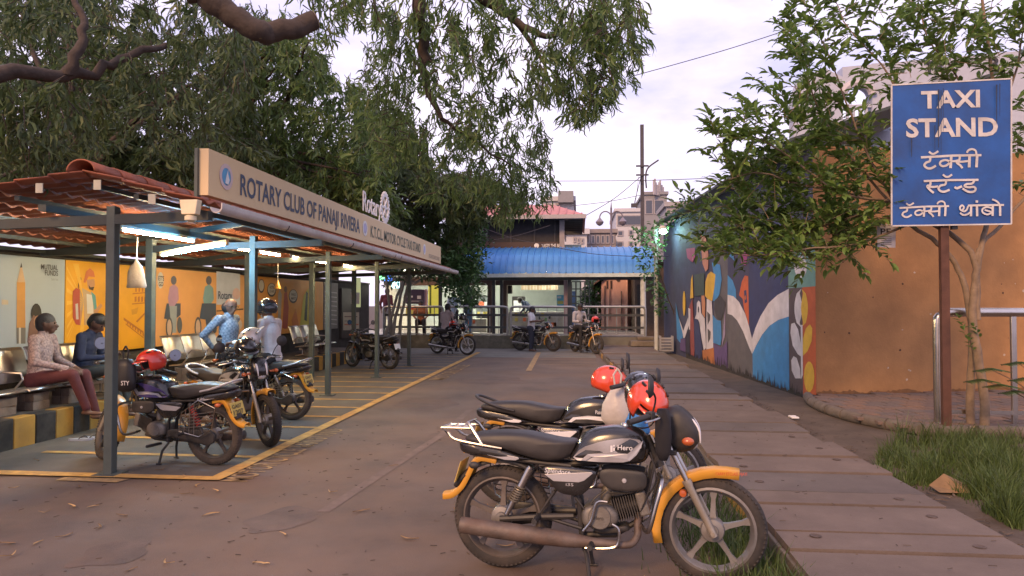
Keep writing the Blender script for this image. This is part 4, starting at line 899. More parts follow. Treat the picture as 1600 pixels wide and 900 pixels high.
m_hair = M('hair_black', (.012, .011, .011), .5, var=.3, bump=.5, bscale=150); m_hairg = M('hair_greying', (.032, .030, .030), .6, var=.4, bump=.5, bscale=150)
m_shoe = M('shoe_dark', (.03, .024, .02), .6)
def person(label, loc, rz, J, mats, vox=.013, hair=None, sleeves='long', feet='shoe', bald=False, group=None, helm=False, glasses=False):
    """J: joint positions in the figure's own frame (x forward, y left). mats: skin, shirt, trousers"""
    t = thing('person', label, 'person', loc, rz, group); Jv = {k: Vector(p) for k, p in J.items() if not isinstance(p, float)}
    skin, shirt, trou = mats; hair = hair or m_hair; sl = [skin, shirt, trou, hair, m_shoe]; prims = []; mb = MB()
    def add(a, b, ra, rb, mi, side=None, flat=1., w=1.): cap(mb, a, b, ra, rb, side, flat); prims.append((Vector(a), Vector(b), ra*w, rb*w, mi))
    pel, che, nek, hed = Jv['pelvis'], Jv['chest'], Jv['neck'], Jv['head']; lat = (Jv['shL'] - Jv['shR']).normalized(); hl = (Jv['hipL'] - Jv['hipR']).normalized()
    fw = Vector(J.get('face', (1, 0, 0))).normalized(); up = (hed - nek).normalized(); upf = (up - fw*up.dot(fw)).normalized(); fl = upf.cross(fw)
    add(pel, pel*.55 + che*.45, .150, .150, 1, lat, .80); add(pel*.5 + che*.5, che, .155, .170, 1, lat, .72); add(che, nek - (nek - che)*.22, .168, .105, 1, lat, .68)
    add(pel + hl*.07 - Vector((0, 0, .03)), pel - hl*.07 - Vector((0, 0, .03)), .125, .125, 2)
    add(Jv['shL'], Jv['shR'], .062, .062, 1); add(nek - up*.06, nek + up*.07, .056, .052, 0)
    # head
    add(hed - upf*.005, hed + upf*.035, .088, .084, 0, fl, 1.08); add(hed + fw*.030 - upf*.055, hed + fw*.045 - upf*.085, .056, .040, 0, fl, 1.)
    add(hed + fw*.095 - upf*.005, hed + fw*.112 - upf*.032, .010, .016, 0); add(hed + fw*.092 - upf*.062, hed + fw*.094 - upf*.066, .016, .016, 0)
    for s in (-1, 1): add(hed + fl*s*.082 - fw*.005 - upf*.015, hed + fl*s*.086 - fw*.012 + upf*.018, .014, .017, 0)
    if not helm:
        if bald: add(hed - fw*.035 - upf*.02 + fl*.02, hed - fw*.035 - upf*.02 - fl*.02, .088, .088, 3, None, 1.)
        else: add(hed - fw*.022 + upf*.030, hed - fw*.008 + upf*.042, .093, .092, 3, fl, 1.10); add(hed - fw*.045 - upf*.02, hed - fw*.04 + upf*.03, .082, .09, 3, fl, 1.)
    for s in ('L', 'R'):
        sh_, el, wr = Jv['sh'+s], Jv['el'+s], Jv['wr'+s]; full = sleeves == 'long'
        add(sh_, el, .064, .052, 1); 
        if not full: add(el + (sh_ - el)*.0, el + (el - sh_).normalized()*.005, .042, .042, 0, w=1.25)
        add(el, wr - (wr - el).normalized()*.02, .047 if full else .042, .036 if full else .030, 1 if full else 0)
        fd = (wr - el).normalized(); hd = Vector(J.get('hd'+s, fd)).normalized(); pn = Vector(J.get('palm'+s, (0, 0, -1))); pn = (pn - hd*pn.dot(hd)).normalized(); ac = hd.cross(pn)
        add(wr, wr + hd*.03, .027, .028, 0); add(wr + hd*.03, wr + hd*.075, .040, .041, 0, ac, .42)
        th = 1 if s == 'L' else -1; curl = J.get('curl'+s, .5)
        for k, (o_, ln_) in enumerate(((-.030, .068), (-.010, .078), (.011, .074), (.030, .058))):
            b0 = wr + hd*.085 + ac*o_; d1 = (hd + pn*curl*.5).normalized(); d2 = (hd*(1 - curl) + pn*curl*1.5).normalized(); b1 = b0 + d1*ln_*.5; add(b0, b1, .0098, .009, 0); add(b1, b1 + d2*ln_*.5, .009, .0075, 0)
        ta = ac*-.036*th; b0 = wr + hd*.03 + ta; b1 = b0 + (hd*.6 + ta.normalized()*.6 + pn*.4*curl).normalized()*.035; add(b0, b1, .013, .011, 0); add(b1, b1 + (hd + pn*.5*curl).normalized()*.03, .011, .009, 0)
        hi, kn, an = Jv['hip'+s], Jv['kn'+s], Jv['an'+s]
        add(hi, kn, .098, .066, 2); add(kn, an + (kn - an).normalized()*.03, .066, .050, 2)
        tf = Vector(J.get('toe'+s, (1, 0, 0))).normalized(); fm = 4 if feet == 'shoe' else 0
        add(an, an + (kn - an).normalized()*.05, .036, .038, fm if feet == 'shoe' else 0); add(an - tf*.035 - Vector((0, 0, .035)), an + tf*.15 - Vector((0, 0, .048)), .036, .032, fm, tf.cross(Vector((0, 0, 1))), .75)
    me = bpy.data.meshes.new('body'); me.from_pydata(mb.v, [], mb.f); o = bpy.data.objects.new('body', me); C.objects.link(o)
    rm = o.modifiers.new('r', 'REMESH'); rm.mode = 'VOXEL'; rm.voxel_size = vox; rm.use_smooth_shade = True
    sm = o.modifiers.new('s', 'SMOOTH'); sm.iterations = 3; sm.factor = .5
    bpy.context.view_layer.update(); m2 = bpy.data.meshes.new_from_object(o.evaluated_get(bpy.context.evaluated_depsgraph_get())); o.modifiers.clear(); o.data = m2; m2.name = 'body'; bpy.data.meshes.remove(me)
    m2.materials.clear()
    for m in sl: m2.materials.append(m)
    idx = []
    vs = [v.co for v in m2.vertices]; cls = []
    for p in vs:
        best = 9e9; bi = 1
        for (a, b, ra, rb, mi) in prims:
            dd = segdist(p, a, b, ra, rb)
            if dd < best: best, bi = dd, mi
        cls.append(bi)
    for pg in m2.polygons:
        c = [cls[k] for k in pg.vertices]; idx.append(max(set(c), key=c.count))
    m2.polygons.foreach_set('material_index', idx); m2.polygons.foreach_set('use_smooth', [True]*len(idx)); o.parent = t
    for s in (-1, 1):
        e = hed + fw*.082 + upf*.012 + fl*s*.032; MB().ball(e, .0115, 10).build('eye', M('eye_dark', (.03, .025, .022), .2), t, smooth=True)
    if glasses:
        gm = MB()
        for s in (-1, 1):
            c = hed + fw*.100 + upf*.010 + fl*s*.034; gm.tube([c + fl*.026*math.cos(2*math.pi*i/12) + upf*.018*math.sin(2*math.pi*i/12) for i in range(12)], .003, 6, closed=True); gm.tube([c + fl*s*.026, hed + fl*s*.092 - fw*.01 + upf*.012], .003, 6)
        gm.build('glasses', m_plk, t, smooth=True)
    # collar and shirt front, belt: the clothing details that show
    cb = MB(); k = nek - up*.045
    cb.tube([k + (fl*math.cos(2*math.pi*i/14)*.078 + fw*math.sin(2*math.pi*i/14)*.072) - upf*(.03 if math.sin(2*math.pi*i/14) > .6 else 0) for i in range(14)], .014, 6, closed=True); cb.build('collar', shirt, t, smooth=True)
    return t
def stand(h=1.66, lean=0., face=(1, 0, 0), arms=None, feetgap=.2, bend=0.):
    k = h/1.7; J = dict(pelvis=(0, 0, .94*k), chest=(.03+bend*.28, 0, (1.27-bend*.08)*k), neck=(.02+bend*.45, 0, (1.46-bend*.16)*k), head=(.05+bend*.56, 0, (1.60-bend*.24)*k), face=face,
        shL=(bend*.40, .19, (1.42-bend*.14)*k), shR=(bend*.40, -.19, (1.42-bend*.14)*k), elL=(bend*.3-.03, .25, (1.14-.1*bend)*k), elR=(bend*.3-.03, -.25, (1.14-.1*bend)*k), wrL=(.06+bend*.35, .25, .89*k), wrR=(.06+bend*.35, -.25, .89*k),
        hipL=(0, .09, .92*k), hipR=(0, -.09, .92*k), knL=(.03, feetgap/2, .5*k), knR=(.03, -feetgap/2, .5*k), anL=(0, feetgap/2, .085), anR=(0, -feetgap/2, .085), palmL=(0, -1, 0), palmR=(0, 1, 0))
    if arms: J.update(arms)
    return J
def sit(seat, foot=0., knee=.44, lean=.0, face=(1, 0, 0), upd=None, spread=.13):
    z = seat + .11; J = dict(pelvis=(0, 0, z), chest=(lean*.5, 0, z+.33), neck=(lean, 0, z+.52), head=(lean+.04, 0, z+.655), face=face, shL=(lean*.85, .19, z+.47), shR=(lean*.85, -.19, z+.47),
        elL=(lean*.6+.06, .25, z+.20), elR=(lean*.6+.06, -.25, z+.20), wrL=(.30, .17, z+.10), wrR=(.30, -.17, z+.10), hipL=(.02, .09, z-.01), hipR=(.02, -.09, z-.01),
        knL=(knee, spread, z+.03), knR=(knee, -spread, z+.03), anL=(knee-.02, spread, foot+.085), anR=(knee-.02, -spread, foot+.085), palmL=(0, 0, -1), palmR=(0, 0, -1))
    if upd: J.update(upd)
    return J
# ------------------------------------------------------------------ trees and plants
m_bark = M('bark', (.052, .038, .030), .9, var=.35, scale=10, bump=1., bscale=22)
m_barkl = M('bark_light', (.21, .15, .10), .85, var=.3, scale=8, bump=.7, bscale=25)
m_acl = M('acacia_leaf', (.100, .160, .044), .5, var=.55, scale=2, island=.75, trans=.45)
m_acd = M('acacia_leaf_dark', (.070, .108, .036), .5, var=.55, scale=1, island=.75, trans=.4)
m_gl = M('guava_leaf', (.14, .225, .052), .42, var=.45, scale=2, island=.75, trans=.3)
m_bl = M('broad_leaf', (.05, .115, .035), .42, var=.45, scale=2, island=.75, trans=.3)
class Leaves:
    def __init__(s, seed): s.v, s.f, s.r = [], [], random.Random(seed)
    def sickle(s, p, d, ln, w, curve):
        """curved narrow leaf from p along d"""
        d = d.normalized(); u = Vector((s.r.gauss(0, 1), s.r.gauss(0, 1), s.r.gauss(0, 1))); x = d.cross(u)
        if x.length < 1e-3: return
        x.normalize(); k = len(s.v); q = x*curve*ln
        m1, m2 = p + d*ln*.33 + q*.8, p + d*ln*.68 + q*.75
        s.v += [p, m1 - x*w*.9, m1 + x*w*.9, m2 - x*w*.75, m2 + x*w*.75, p + d*ln]
        s.f += [(k, k+1, k+2), (k+1, k+3, k+4, k+2), (k+3, k+5, k+4)]
    def ovate(s, p, d, nrm, ln, w):
        d = d.normalized(); x = d.cross(nrm)
        if x.length < 1e-3: return
        x.normalize(); n = x.cross(d).normalized(); k = len(s.v); fold = n*w*.35; tip = p + d*ln - n*ln*.12
        s.v += [p, p + d*ln*.28 - x*w*.85 + fold, p + d*ln*.35, p + d*ln*.28 + x*w*.85 + fold, p + d*ln*.68 - x*w*.75 + fold*.8, p + d*ln*.7, p + d*ln*.68 + x*w*.75 + fold*.8, tip]
        s.f += [(k, k+2, k+1), (k, k+3, k+2), (k+1, k+2, k+5, k+4), (k+2, k+3, k+6, k+5), (k+4, k+5, k+7), (k+5, k+6, k+7)]
    def build(s, name, mat, parent):
        me = bpy.data.meshes.new(name); inv = wmat(parent).inverted(); me.from_pydata([inv @ p for p in s.v], [], s.f); me.materials.append(mat)
        o = bpy.data.objects.new(name, me); C.objects.link(o); o.parent = parent; return o
def inpoly(x, y, P):
    c = False; j = len(P) - 1
    for i in range(len(P)):
        if (P[i][1] > y) != (P[j][1] > y) and x < (P[j][0]-P[i][0])*(y-P[i][1])/(P[j][1]-P[i][1]) + P[i][0]: c = not c
        j = i
    return c
def pick(P, r):
    xs, ys_ = [p[0] for p in P], [p[1] for p in P]
    while True:
        x, y = r.uniform(min(xs), max(xs)), r.uniform(min(ys_), max(ys_))
        if inpoly(x, y, P): return x, y
def at_depth(px, py, d): r = ray(px, py); return CAMP + r * (d / math.cos(PIT))      # d measured along the view
def spray(L_, twigs, c, r, nleaf, ln, w, droop, spread):
    """one hanging sprig of sickle leaves"""
    d = Vector((r.gauss(0, .6), r.gauss(0, .6), -droop + r.gauss(0, .35))).normalized(); tl = spread * r.uniform(.7, 1.3); e = c + d*tl
    twigs.tube([c - d*tl*.3, (c+e)/2 + Vector((r.gauss(0, .02), r.gauss(0, .02), .02)), e], [.006, .004, .002], 4, cap=False)
    for i in range(nleaf):
        t = r.random(); p = c + (e - c)*t + Vector((r.gauss(0, .03), r.gauss(0, .03), r.gauss(0, .03)))*spread*3
        ld = (d + Vector((r.gauss(0, .55), r.gauss(0, .55), r.gauss(-.45, .45)))).normalized(); L_.sickle(p, ld, ln*r.uniform(.7, 1.25), w*r.uniform(.8, 1.2), r.choice((-1, 1))*r.uniform(.12, .38))
def limb(mb, pts, r0, r1, n=10, sub=5, wob=.03, seed=1):
    rr = random.Random(seed); q = smoothpath(pts, sub); k = len(q)
    q = [p + Vector((rr.gauss(0, wob), rr.gauss(0, wob), rr.gauss(0, wob)))*(0 if i in (0, k-1) else 1)*.5 for i, p in enumerate(q)]
    mb.tube(q, [r0 + (r1 - r0)*i/(k-1) for i in range(k)], n)
# overhanging acacia: trunk stands left of the camera, limbs reach over the road
r = random.Random(11)
ac = thing('acacia_tree', 'large acacia overhanging the road with sickle leaves and a sawn off limb', 'tree', (-5.6, 3.2, 0))
tr = MB(); top = Vector((-5.3, 3.6, 3.6))
limb(tr, [(-5.6, 3.2, -.1), (-5.55, 3.25, 1.2), (-5.4, 3.4, 2.6), top], .27, .19, 14, 5, .03, 2)
limb(tr, [top, at_depth(-120, 130, 5.6), at_depth(0, 116, 6.2), at_depth(120, 116, 6.8), at_depth(190, 95, 7.2), at_depth(260, 70, 7.8)], .10, .03, 10, 5, .04, 3)
limb(tr, [at_depth(105, 116, 6.7), at_depth(130, 70, 6.8), at_depth(125, 20, 6.9), at_depth(90, -40, 7)], .06, .02, 8, 5, .03, 33)
limb(tr, [top, (-4.6, 3.9, 4.6), at_depth(250, -90, 4.6), at_depth(310, -12, 4.7)], .17, .09, 12, 5, .03, 4)
stub = [at_depth(300, -22, 4.7), at_depth(345, 10, 4.75), at_depth(395, 46, 4.8), at_depth(440, 48, 4.9), at_depth(492, 31, 5.0)]
limb(tr, stub, .085, .068, 14, 5, .02, 5)
limb(tr, [top, (-4.2, 4.4, 5.2), at_depth(480, -160, 6.2), at_depth(650, -60, 6.8), at_depth(654, 10, 6.9), at_depth(662, 80, 7.0), at_depth(668, 140, 7.0), at_depth(690, 186, 7.0)], .13, .022, 10, 5, .03, 6)
limb(tr, [at_depth(600, -90, 6.6), at_depth(760, 0, 7.0), at_depth(800, 28, 7.0), at_depth(850, 58, 7.0), at_depth(905, 48, 7.1)], .07, .016, 8, 5, .03, 7)
limb(tr, [at_depth(800, 28, 7), at_depth(850, 100, 7.1), at_depth(845, 150, 7.1)], .03, .008, 6, 4, .02, 8)
limb(tr, [at_depth(690, 186, 7), at_depth(735, 215, 7.2), at_depth(800, 260, 7.6)], .022, .008, 6, 4, .02, 9)
tr.build('trunk', m_bark, ac, world=True, smooth=True, angle=60)
q = stub[-1]; dd = (stub[-1] - stub[-2]).normalized()
MB().lathe([(.066, -.002), (.06, .006), (.001, .004)], q, dd, 12).build('sawn_end', m_barkl, ac, world=True)
L1 = Leaves(21); tw = MB()
zones = [([(520, -40), (1008, -40), (1005, 60), (985, 130), (930, 195), (895, 190), (870, 150), (830, 170), (790, 160), (740, 230), (700, 215), (690, 150), (640, 120), (600, 60), (530, 40)], 330, 6.0, 8.2, 17),
         ([(640, 120), (700, 200), (750, 180), (830, 150), (860, 230), (850, 330), (800, 300), (740, 320), (690, 330), (640, 300), (600, 240), (590, 160)], 150, 7.5, 10.0, 17),
         ([(760, 260), (860, 240), (868, 300), (840, 350), (790, 345), (760, 320)], 40, 8.5, 10, 15),
         ([(860, 0), (1000, 0), (990, 110), (950, 185), (900, 188), (880, 120)], 70, 6.3, 7.6, 15),
         ([(480, -20), (600, -20), (600, 40), (540, 60), (480, 90), (470, 30)], 22, 5.5, 7.0, 12),
         ([(560, 60), (640, 90), (640, 230), (600, 260), (575, 210)], 60, 7.5, 9.5, 16)]
for P_, n, d0, d1, nl in zones:
    for _ in range(int(n*1.3)):
        x, y = pick(P_, r); spray(L1, tw, at_depth(x, y - 12, r.uniform(d0, d1)), r, nl, .135, .0105, .8, .17)
L1.build('crown', m_acl, ac); tw.build('twigs', m_bark, ac, world=True)['kind'] = 'stuff'
L1b = Leaves(22); tw = MB()
zones = [([(-60, -40), (330, -40), (370, 60), (380, 130), (330, 235), (200, 245), (110, 250), (-60, 260)], 560, 7.0, 11.0, 17), ([(-60, 120), (120, 130), (130, 250), (-60, 280)], 110, 6.3, 8, 15), ([(330, -40), (420, 20), (390, 130), (340, 120)], 70, 8, 11, 15)]
for P_, n, d0, d1, nl in zones:
    for _ in range(n):
        x, y = pick(P_, r); spray(L1b, tw, at_depth(x, y - 10, r.uniform(d0, d1)), r, nl, .16, .0135, .8, .2)
L1b.build('crown', m_acd, ac); tw.build('twigs', m_bark, ac, world=True)['kind'] = 'stuff'
# trees behind the shelter
def back_tree(label, base, topz, polys, leafmat, seed, ln=.16, w=.013, trunk_r=.2, lean=(0, 0), kind='sickle', tm=None):
    r = random.Random(seed); t = thing('shade_tree', label, 'tree', base); mb = MB(); b = Vector(base); tp = b + Vector((lean[0], lean[1], topz))
    limb(mb, [b - Vector((0, 0, .1)), b + Vector((lean[0]*.3, lean[1]*.3, topz*.4)), tp], trunk_r, trunk_r*.55, 12, 5, .05, seed)
    Lf = Leaves(seed + 1); tw = MB(); k = 0
    for P_, n, d0, d1, nl in polys:
        n = int(n*(1.9 if kind == 'sickle' else 1.3))
        for i in range(n):
            x, y = pick(P_, r); c = at_depth(x, y, r.uniform(d0, d1))
            if kind == 'sickle': spray(Lf, tw, c, r, nl, ln*1.25, w*1.5, .7, .30)
            else:
                for j in range(nl):
                    p = c + Vector((r.gauss(0, .16), r.gauss(0, .16), r.gauss(0, .14))); Lf.ovate(p, Vector((r.gauss(0, 1), r.gauss(0, 1), r.gauss(-.3, .5))), Vector((r.gauss(0, .5), r.gauss(0, .5), 1)), ln*r.uniform(.7, 1.2), w)
            if i % max(1, n//7) == 0:
                mid = (tp + c)/2 + Vector((r.gauss(0, .3), r.gauss(0, .3), r.uniform(0, .5))); limb(mb, [tp - Vector((0, 0, r.uniform(0, .8))), mid, c], trunk_r*.35, .015, 7, 4, .05, seed + i)
    mb.build('trunk', tm or m_bark, t, world=True, smooth=True, angle=60); Lf.build('crown', leafmat, t)
    if kind == 'sickle': tw.build('twigs', m_bark, t, world=True)['kind'] = 'stuff'
    return t
back_tree('dense dark acacia rising behind the near end of the shelter roof', (-8.9, 11.5, 0), 4.2, [([(-60, 230), (120, 200), (330, 200), (330, 320), (200, 330), (-60, 330)], 260, 11.5, 15, 17), ([(100, 40), (370, 60), (420, 240), (330, 260), (100, 260)], 300, 12, 16, 17), ([(-60, -40), (200, -40), (160, 240), (-60, 240)], 200, 12.5, 16.5, 17)], m_acd, 41, .19, .016)
back_tree('leafy acacia rising behind the middle of the shelter', (-9.0, 16.5, 0), 4.8, [([(345, 60), (420, 20), (520, 100), (590, 150), (600, 290), (560, 320), (330, 235)], 470, 14, 19, 17), ([(420, -20), (480, 40), (520, 90), (430, 100)], 25, 14, 17, 14), ([(430, 240), (600, 270), (620, 345), (570, 340)], 110, 14, 17, 17)], m_acl, 43, .19, .016)
back_tree('dark bushy tree behind the far end of the shelter', (-8.4, 23.2, 0), 4.2, [([(560, 150), (640, 180), (700, 290), (745, 315), (750, 350), (700, 400), (610, 360), (560, 300)], 420, 20, 25, 17), ([(600, 250), (760, 270), (830, 300), (780, 340), (700, 330)], 120, 19, 22, 16)], m_acd, 47, .24, .020)
back_tree('pale multi stemmed broadleaf tree at the corner of the railings', (-6.05, 21.8, 0), 2.9, [([(625, 360), (700, 380), (725, 400), (745, 350), (755, 380), (740, 455), (720, 470), (690, 440), (640, 425), (600, 440)], 150, 20, 23.5, 22), ([(690, 400), (745, 380), (742, 470), (715, 480)], 40, 19.5, 21, 20)], m_bl, 53, .17, .040, .07, (.55, .1), 'ovate', M('bark_pale', (.26, .23, .19), .85, var=.25, bump=.5))
t = bpy.data.objects['shade_tree.003'] if 'shade_tree.003' in bpy.data.objects else None
if t:
    for k, (dx, lx) in enumerate(((-.28, .75), (.2, .35), (.05, -.3))):
        mb = MB(); b = Vector((-6.05 + dx, 21.8 + .1*k, -.05)); limb(mb, [b, b + Vector((lx*.4, 0, 1.3)), b + Vector((lx, .1, 2.7))], .065, .035, 9, 5, .03, 70 + k); mb.build('trunk', MATS['bark_pale'], t, world=True, smooth=True)
# small twin stemmed tree behind the taxi sign
r = random.Random(5)
gt = thing('small_tree', 'small leafy twin stemmed tree behind the blue taxi sign', 'tree', (4.62, 8.62, .1))
mb = MB(); ty = 8.65
def tp(px, py, y=ty): return aty(px, py, y)
limb(mb, [tp(1537, 692), tp(1538, 620), tp(1528, 560), tp(1520, 500), tp(1524, 440), tp(1520, 400), tp(1490, 370, 8.75), tp(1440, 340, 8.9), tp(1390, 315, 9.0)], .055, .022, 10, 5, .008, 3)
limb(mb, [tp(1516, 692, 8.8), tp(1516, 600, 8.8), tp(1519, 530, 8.75), tp(1512, 470, 8.7), tp(1497, 420, 8.7), tp(1465, 380, 8.7), tp(1420, 350, 8.6)], .050, .022, 10, 5, .008, 4)
limb(mb, [tp(1524, 440), tp(1535, 380), tp(1548, 320, 8.9), tp(1560, 200, 9), tp(1545, 80, 9.1), tp(1530, -20, 9.1)], .035, .015, 8, 5, .01, 5)
limb(mb, [tp(1528, 500), tp(1527, 430), tp(1530, 390), tp(1570, 345, 8.9), tp(1610, 300, 9)], .035, .015, 8, 5, .01, 6)
br = [[(1390, 315), (1320, 235), (1270, 150), (1255, 70), (1235, 30)], [(1390, 315), (1310, 300), (1240, 250), (1180, 215), (1120, 215)], [(1440, 340), (1360, 340), (1260, 330), (1160, 320), (1080, 330)], [(1420, 350), (1370, 270), (1330, 180), (1300, 100), (1255, 0)],
      [(1440, 340), (1420, 220), (1390, 120), (1330, 50), (1300, -10)], [(1420, 350), (1340, 380), (1250, 390), (1170, 400), (1110, 385)], [(1548, 320), (1500, 130), (1450, 60), (1430, -20)], [(1560, 200), (1590, 100), (1600, 20)], [(1390, 315), (1300, 350), (1220, 370), (1150, 350)], [(1390, 315), (1260, 290), (1190, 270), (1140, 280)]]
Lg = Leaves(6)
def sprig_leaves(p0, p1, n, ln=.145, w=.031):
    d = (p1 - p0); L_ = d.length; d.normalize(); s_ = d.cross(Vector((0, 0, 1)));
    s_ = s_.normalized() if s_.length > .05 else Vector((1, 0, 0))
    for i in range(n):
        t = (i + .3)/n; p = p0 + (p1 - p0)*t; sd = 1 if i % 2 else -1; ld = d*.75 + s_*sd*r.uniform(.5, 1) + Vector((r.gauss(0, .25), r.gauss(0, .25), r.gauss(.05, .3)))
        Lg.ovate(p, ld, Vector((r.gauss(0, .35), r.gauss(0, .35), 1)), ln*r.uniform(.75, 1.2), w*r.uniform(.85, 1.15))
    Lg.ovate(p1, d + Vector((0, 0, -.1)), Vector((r.gauss(0, .3), r.gauss(0, .3), 1)), ln, w)
for i, b in enumerate(br):
    d_ = [8.9 + .18*k*((-1)**i) for k in range(len(b))]; pts = [aty(x, y, dd) for (x, y), dd in zip(b, d_)]; limb(mb, pts, .018, .004, 6, 4, .01, 20 + i)
    sm_ = smoothpath(pts, 6)
    for k in range(4, len(sm_)):
        for _ in range(2):
            p = sm_[k]; d = Vector((r.gauss(-.25, .6), r.gauss(0, .6), r.gauss(.25, .45))).normalized(); e = p + d*r.uniform(.22, .42); mb.tube([p, e], [.004, .002], 4, cap=False); sprig_leaves(p, e, r.randint(7, 10))
zg = [([(1100, 215), (1200, 120), (1260, 100), (1330, 200), (1400, 240), (1400, 350), (1320, 400), (1270, 420), (1150, 400), (1090, 370), (1080, 330), (1140, 290)], 215), ([(1200, 0), (1260, 60), (1290, 170), (1230, 180), (1250, 110)], 16), ([(1300, 0), (1600, 0), (1600, 115), (1500, 120), (1400, 130), (1380, 60)], 95), ([(1585, 120), (1640, 100), (1640, 330), (1585, 330)], 30), ([(1130, 330), (1270, 330), (1400, 340), (1330, 405), (1240, 430), (1110, 385)], 120)]
for P_, n in zg:
    for _ in range(n):
        x, y = pick(P_, r); p = aty(x, y, r.uniform(8.5, 10.2)); d = Vector((r.gauss(-.2, .7), r.gauss(0, .6), r.gauss(.2, .5))).normalized(); e = p + d*r.uniform(.2, .4); mb.tube([p - d*.1, e], [.004, .002], 4, cap=False); sprig_leaves(p, e, r.randint(7, 11))
for (x, y) in ((1497, 505), (1505, 525), (1522, 520), (1512, 540)):
    p = aty(x + 10, y + 8, 8.6); sprig_leaves(p, aty(x, y - 10, 8.5), 5, .09, .02)
mb.build('trunk', m_barkl, gt, world=True, smooth=True, angle=60); Lg.build('crown', m_gl, gt)
# fern-leaved sapling at the right edge, vine on the wall pole, weeds
sp = thing('sapling', 'young feathery leaved sapling beside the steel railing', 'plant', (5.25, 8.1, .1)); Lw = Leaves(8); mb = MB(); b = Vector((5.25, 8.1, .05))
for (x, y) in ((1545, 575), (1560, 600), (1590, 565), (1600, 590), (1530, 592), (1585, 610)):
    e = aty(x, y, 8.0); limb(mb, [b, (b + e)/2 + Vector((.05, 0, .15)), e], .008, .003, 6, 4, .005, 3)
    for k in range(14):
        p = e + Vector(((k-7)*.022, 0, -.012*abs(k-7)*.4))
        for sd in (-1, 1): Lw.ovate(p, Vector((.4, sd*.8, -.1)), Vector((0, 0, 1)), .11, .018)
mb.build('stem', m_barkl, sp, world=True); Lw.build('foliage', m_bl, sp)
vn = thing('climbing_vine', 'leafy vine climbing the pale pole at the end of the mural wall', 'plant', aty(1030, 470, 22.0)); Lv = Leaves(9); mb = MB()
limb(mb, [aty(1058, 545, 22), aty(1056, 500, 22), aty(1042, 460, 22), aty(1030, 420, 22), aty(1020, 370, 22), aty(1000, 360, 22)], .025, .01, 6, 5, .02, 4)
for P_, n in (([(985, 355), (1020, 345), (1075, 300), (1085, 315), (1050, 345), (1030, 430), (1048, 480), (1030, 500), (1010, 440), (990, 400)], 520), ([(1060, 312), (1100, 318), (1095, 345), (1050, 345)], 90)):
    for _ in range(n): x, y = pick(P_, r); Lv.ovate(aty(x, y, r.uniform(21.5, 22.6)), Vector((r.gauss(0, 1), r.gauss(0, 1), r.gauss(-.4, .5))), Vector((r.gauss(0, .5), r.gauss(-.5, .5), 1)), .15, .045)
mb.build('stem', m_bark, vn, world=True); Lv.build('foliage', m_bl, vn)
# grass: verge in front of the platform, and the tuft between road and path under the front wheel
def grass(name, pts, label):
    mb = MB(); v, f = [], []
    for (x, y, z, h) in pts:
        a = rnd.uniform(0, 6.28); lx, ly = rnd.gauss(0, .38)*h, rnd.gauss(0, .38)*h; w = .0042; c_, s_ = math.cos(a)*w, math.sin(a)*w; k = len(v)
        v += [(x-c_, y-s_, z), (x+c_, y+s_, z), (x+lx*.4-c_*.7, y+ly*.4-s_*.7, z+h*.6), (x+lx*.4+c_*.7, y+ly*.4+s_*.7, z+h*.6), (x+lx, y+ly, z+h)]; f += [(k, k+1, k+3, k+2), (k+2, k+3, k+4)]
    o = mb.add(v, f).build(name, M('grass_blade', (.075, .115, .030), .55, var=.5, island=.8, trans=.3), None); o['kind'] = 'stuff'; o['label'] = label; o['category'] = 'grass'; return o
pts = []
G1 = [(1368, 745), (1375, 700), (1440, 685), (1600, 690), (1600, 838), (1560, 815), (1480, 770), (1420, 765)]
for _ in range(10500):
    x, y = pick(G1, rnd); p = gnd(x, y, .07)
    nv = mnoise.noise(Vector((p.x*2.6, p.y*2.6, 0))) + .5*mnoise.noise(Vector((p.x*7, p.y*7, 3)))
    if nv > -.10 or rnd.random() < .12: pts.append((p.x, p.y, .065, max(.04, .10 + .30*max(nv, -.1))*rnd.uniform(.45, 1.35)))
for _ in range(500): pts.append((rnd.uniform(3.6, 3.85), rnd.uniform(9, 11.3), .05, rnd.uniform(.03, .08)))
grass('grass', pts, 'uneven green grass on the verge below the taxi sign')
pts = []
for _ in range(1500):
    x, y = rnd.gauss(.93, .16), rnd.gauss(4.45, .55); x = min(x, 1.19)
    if x > .35: pts.append((x, y, -.005, rnd.uniform(.06, .22)*(1 if x > .75 else .6)))
for _ in range(250): pts.append((rnd.uniform(1.05, 1.19), rnd.uniform(5, 8), -.005, rnd.uniform(.03, .12)))
for _ in range(260): pts.append((rnd.gauss(1.12, .05), rnd.gauss(3.72, .14), -.005, rnd.uniform(.1, .26)))
grass('kerb_weeds', pts, 'tufts of grass along the kerb around the front wheel')
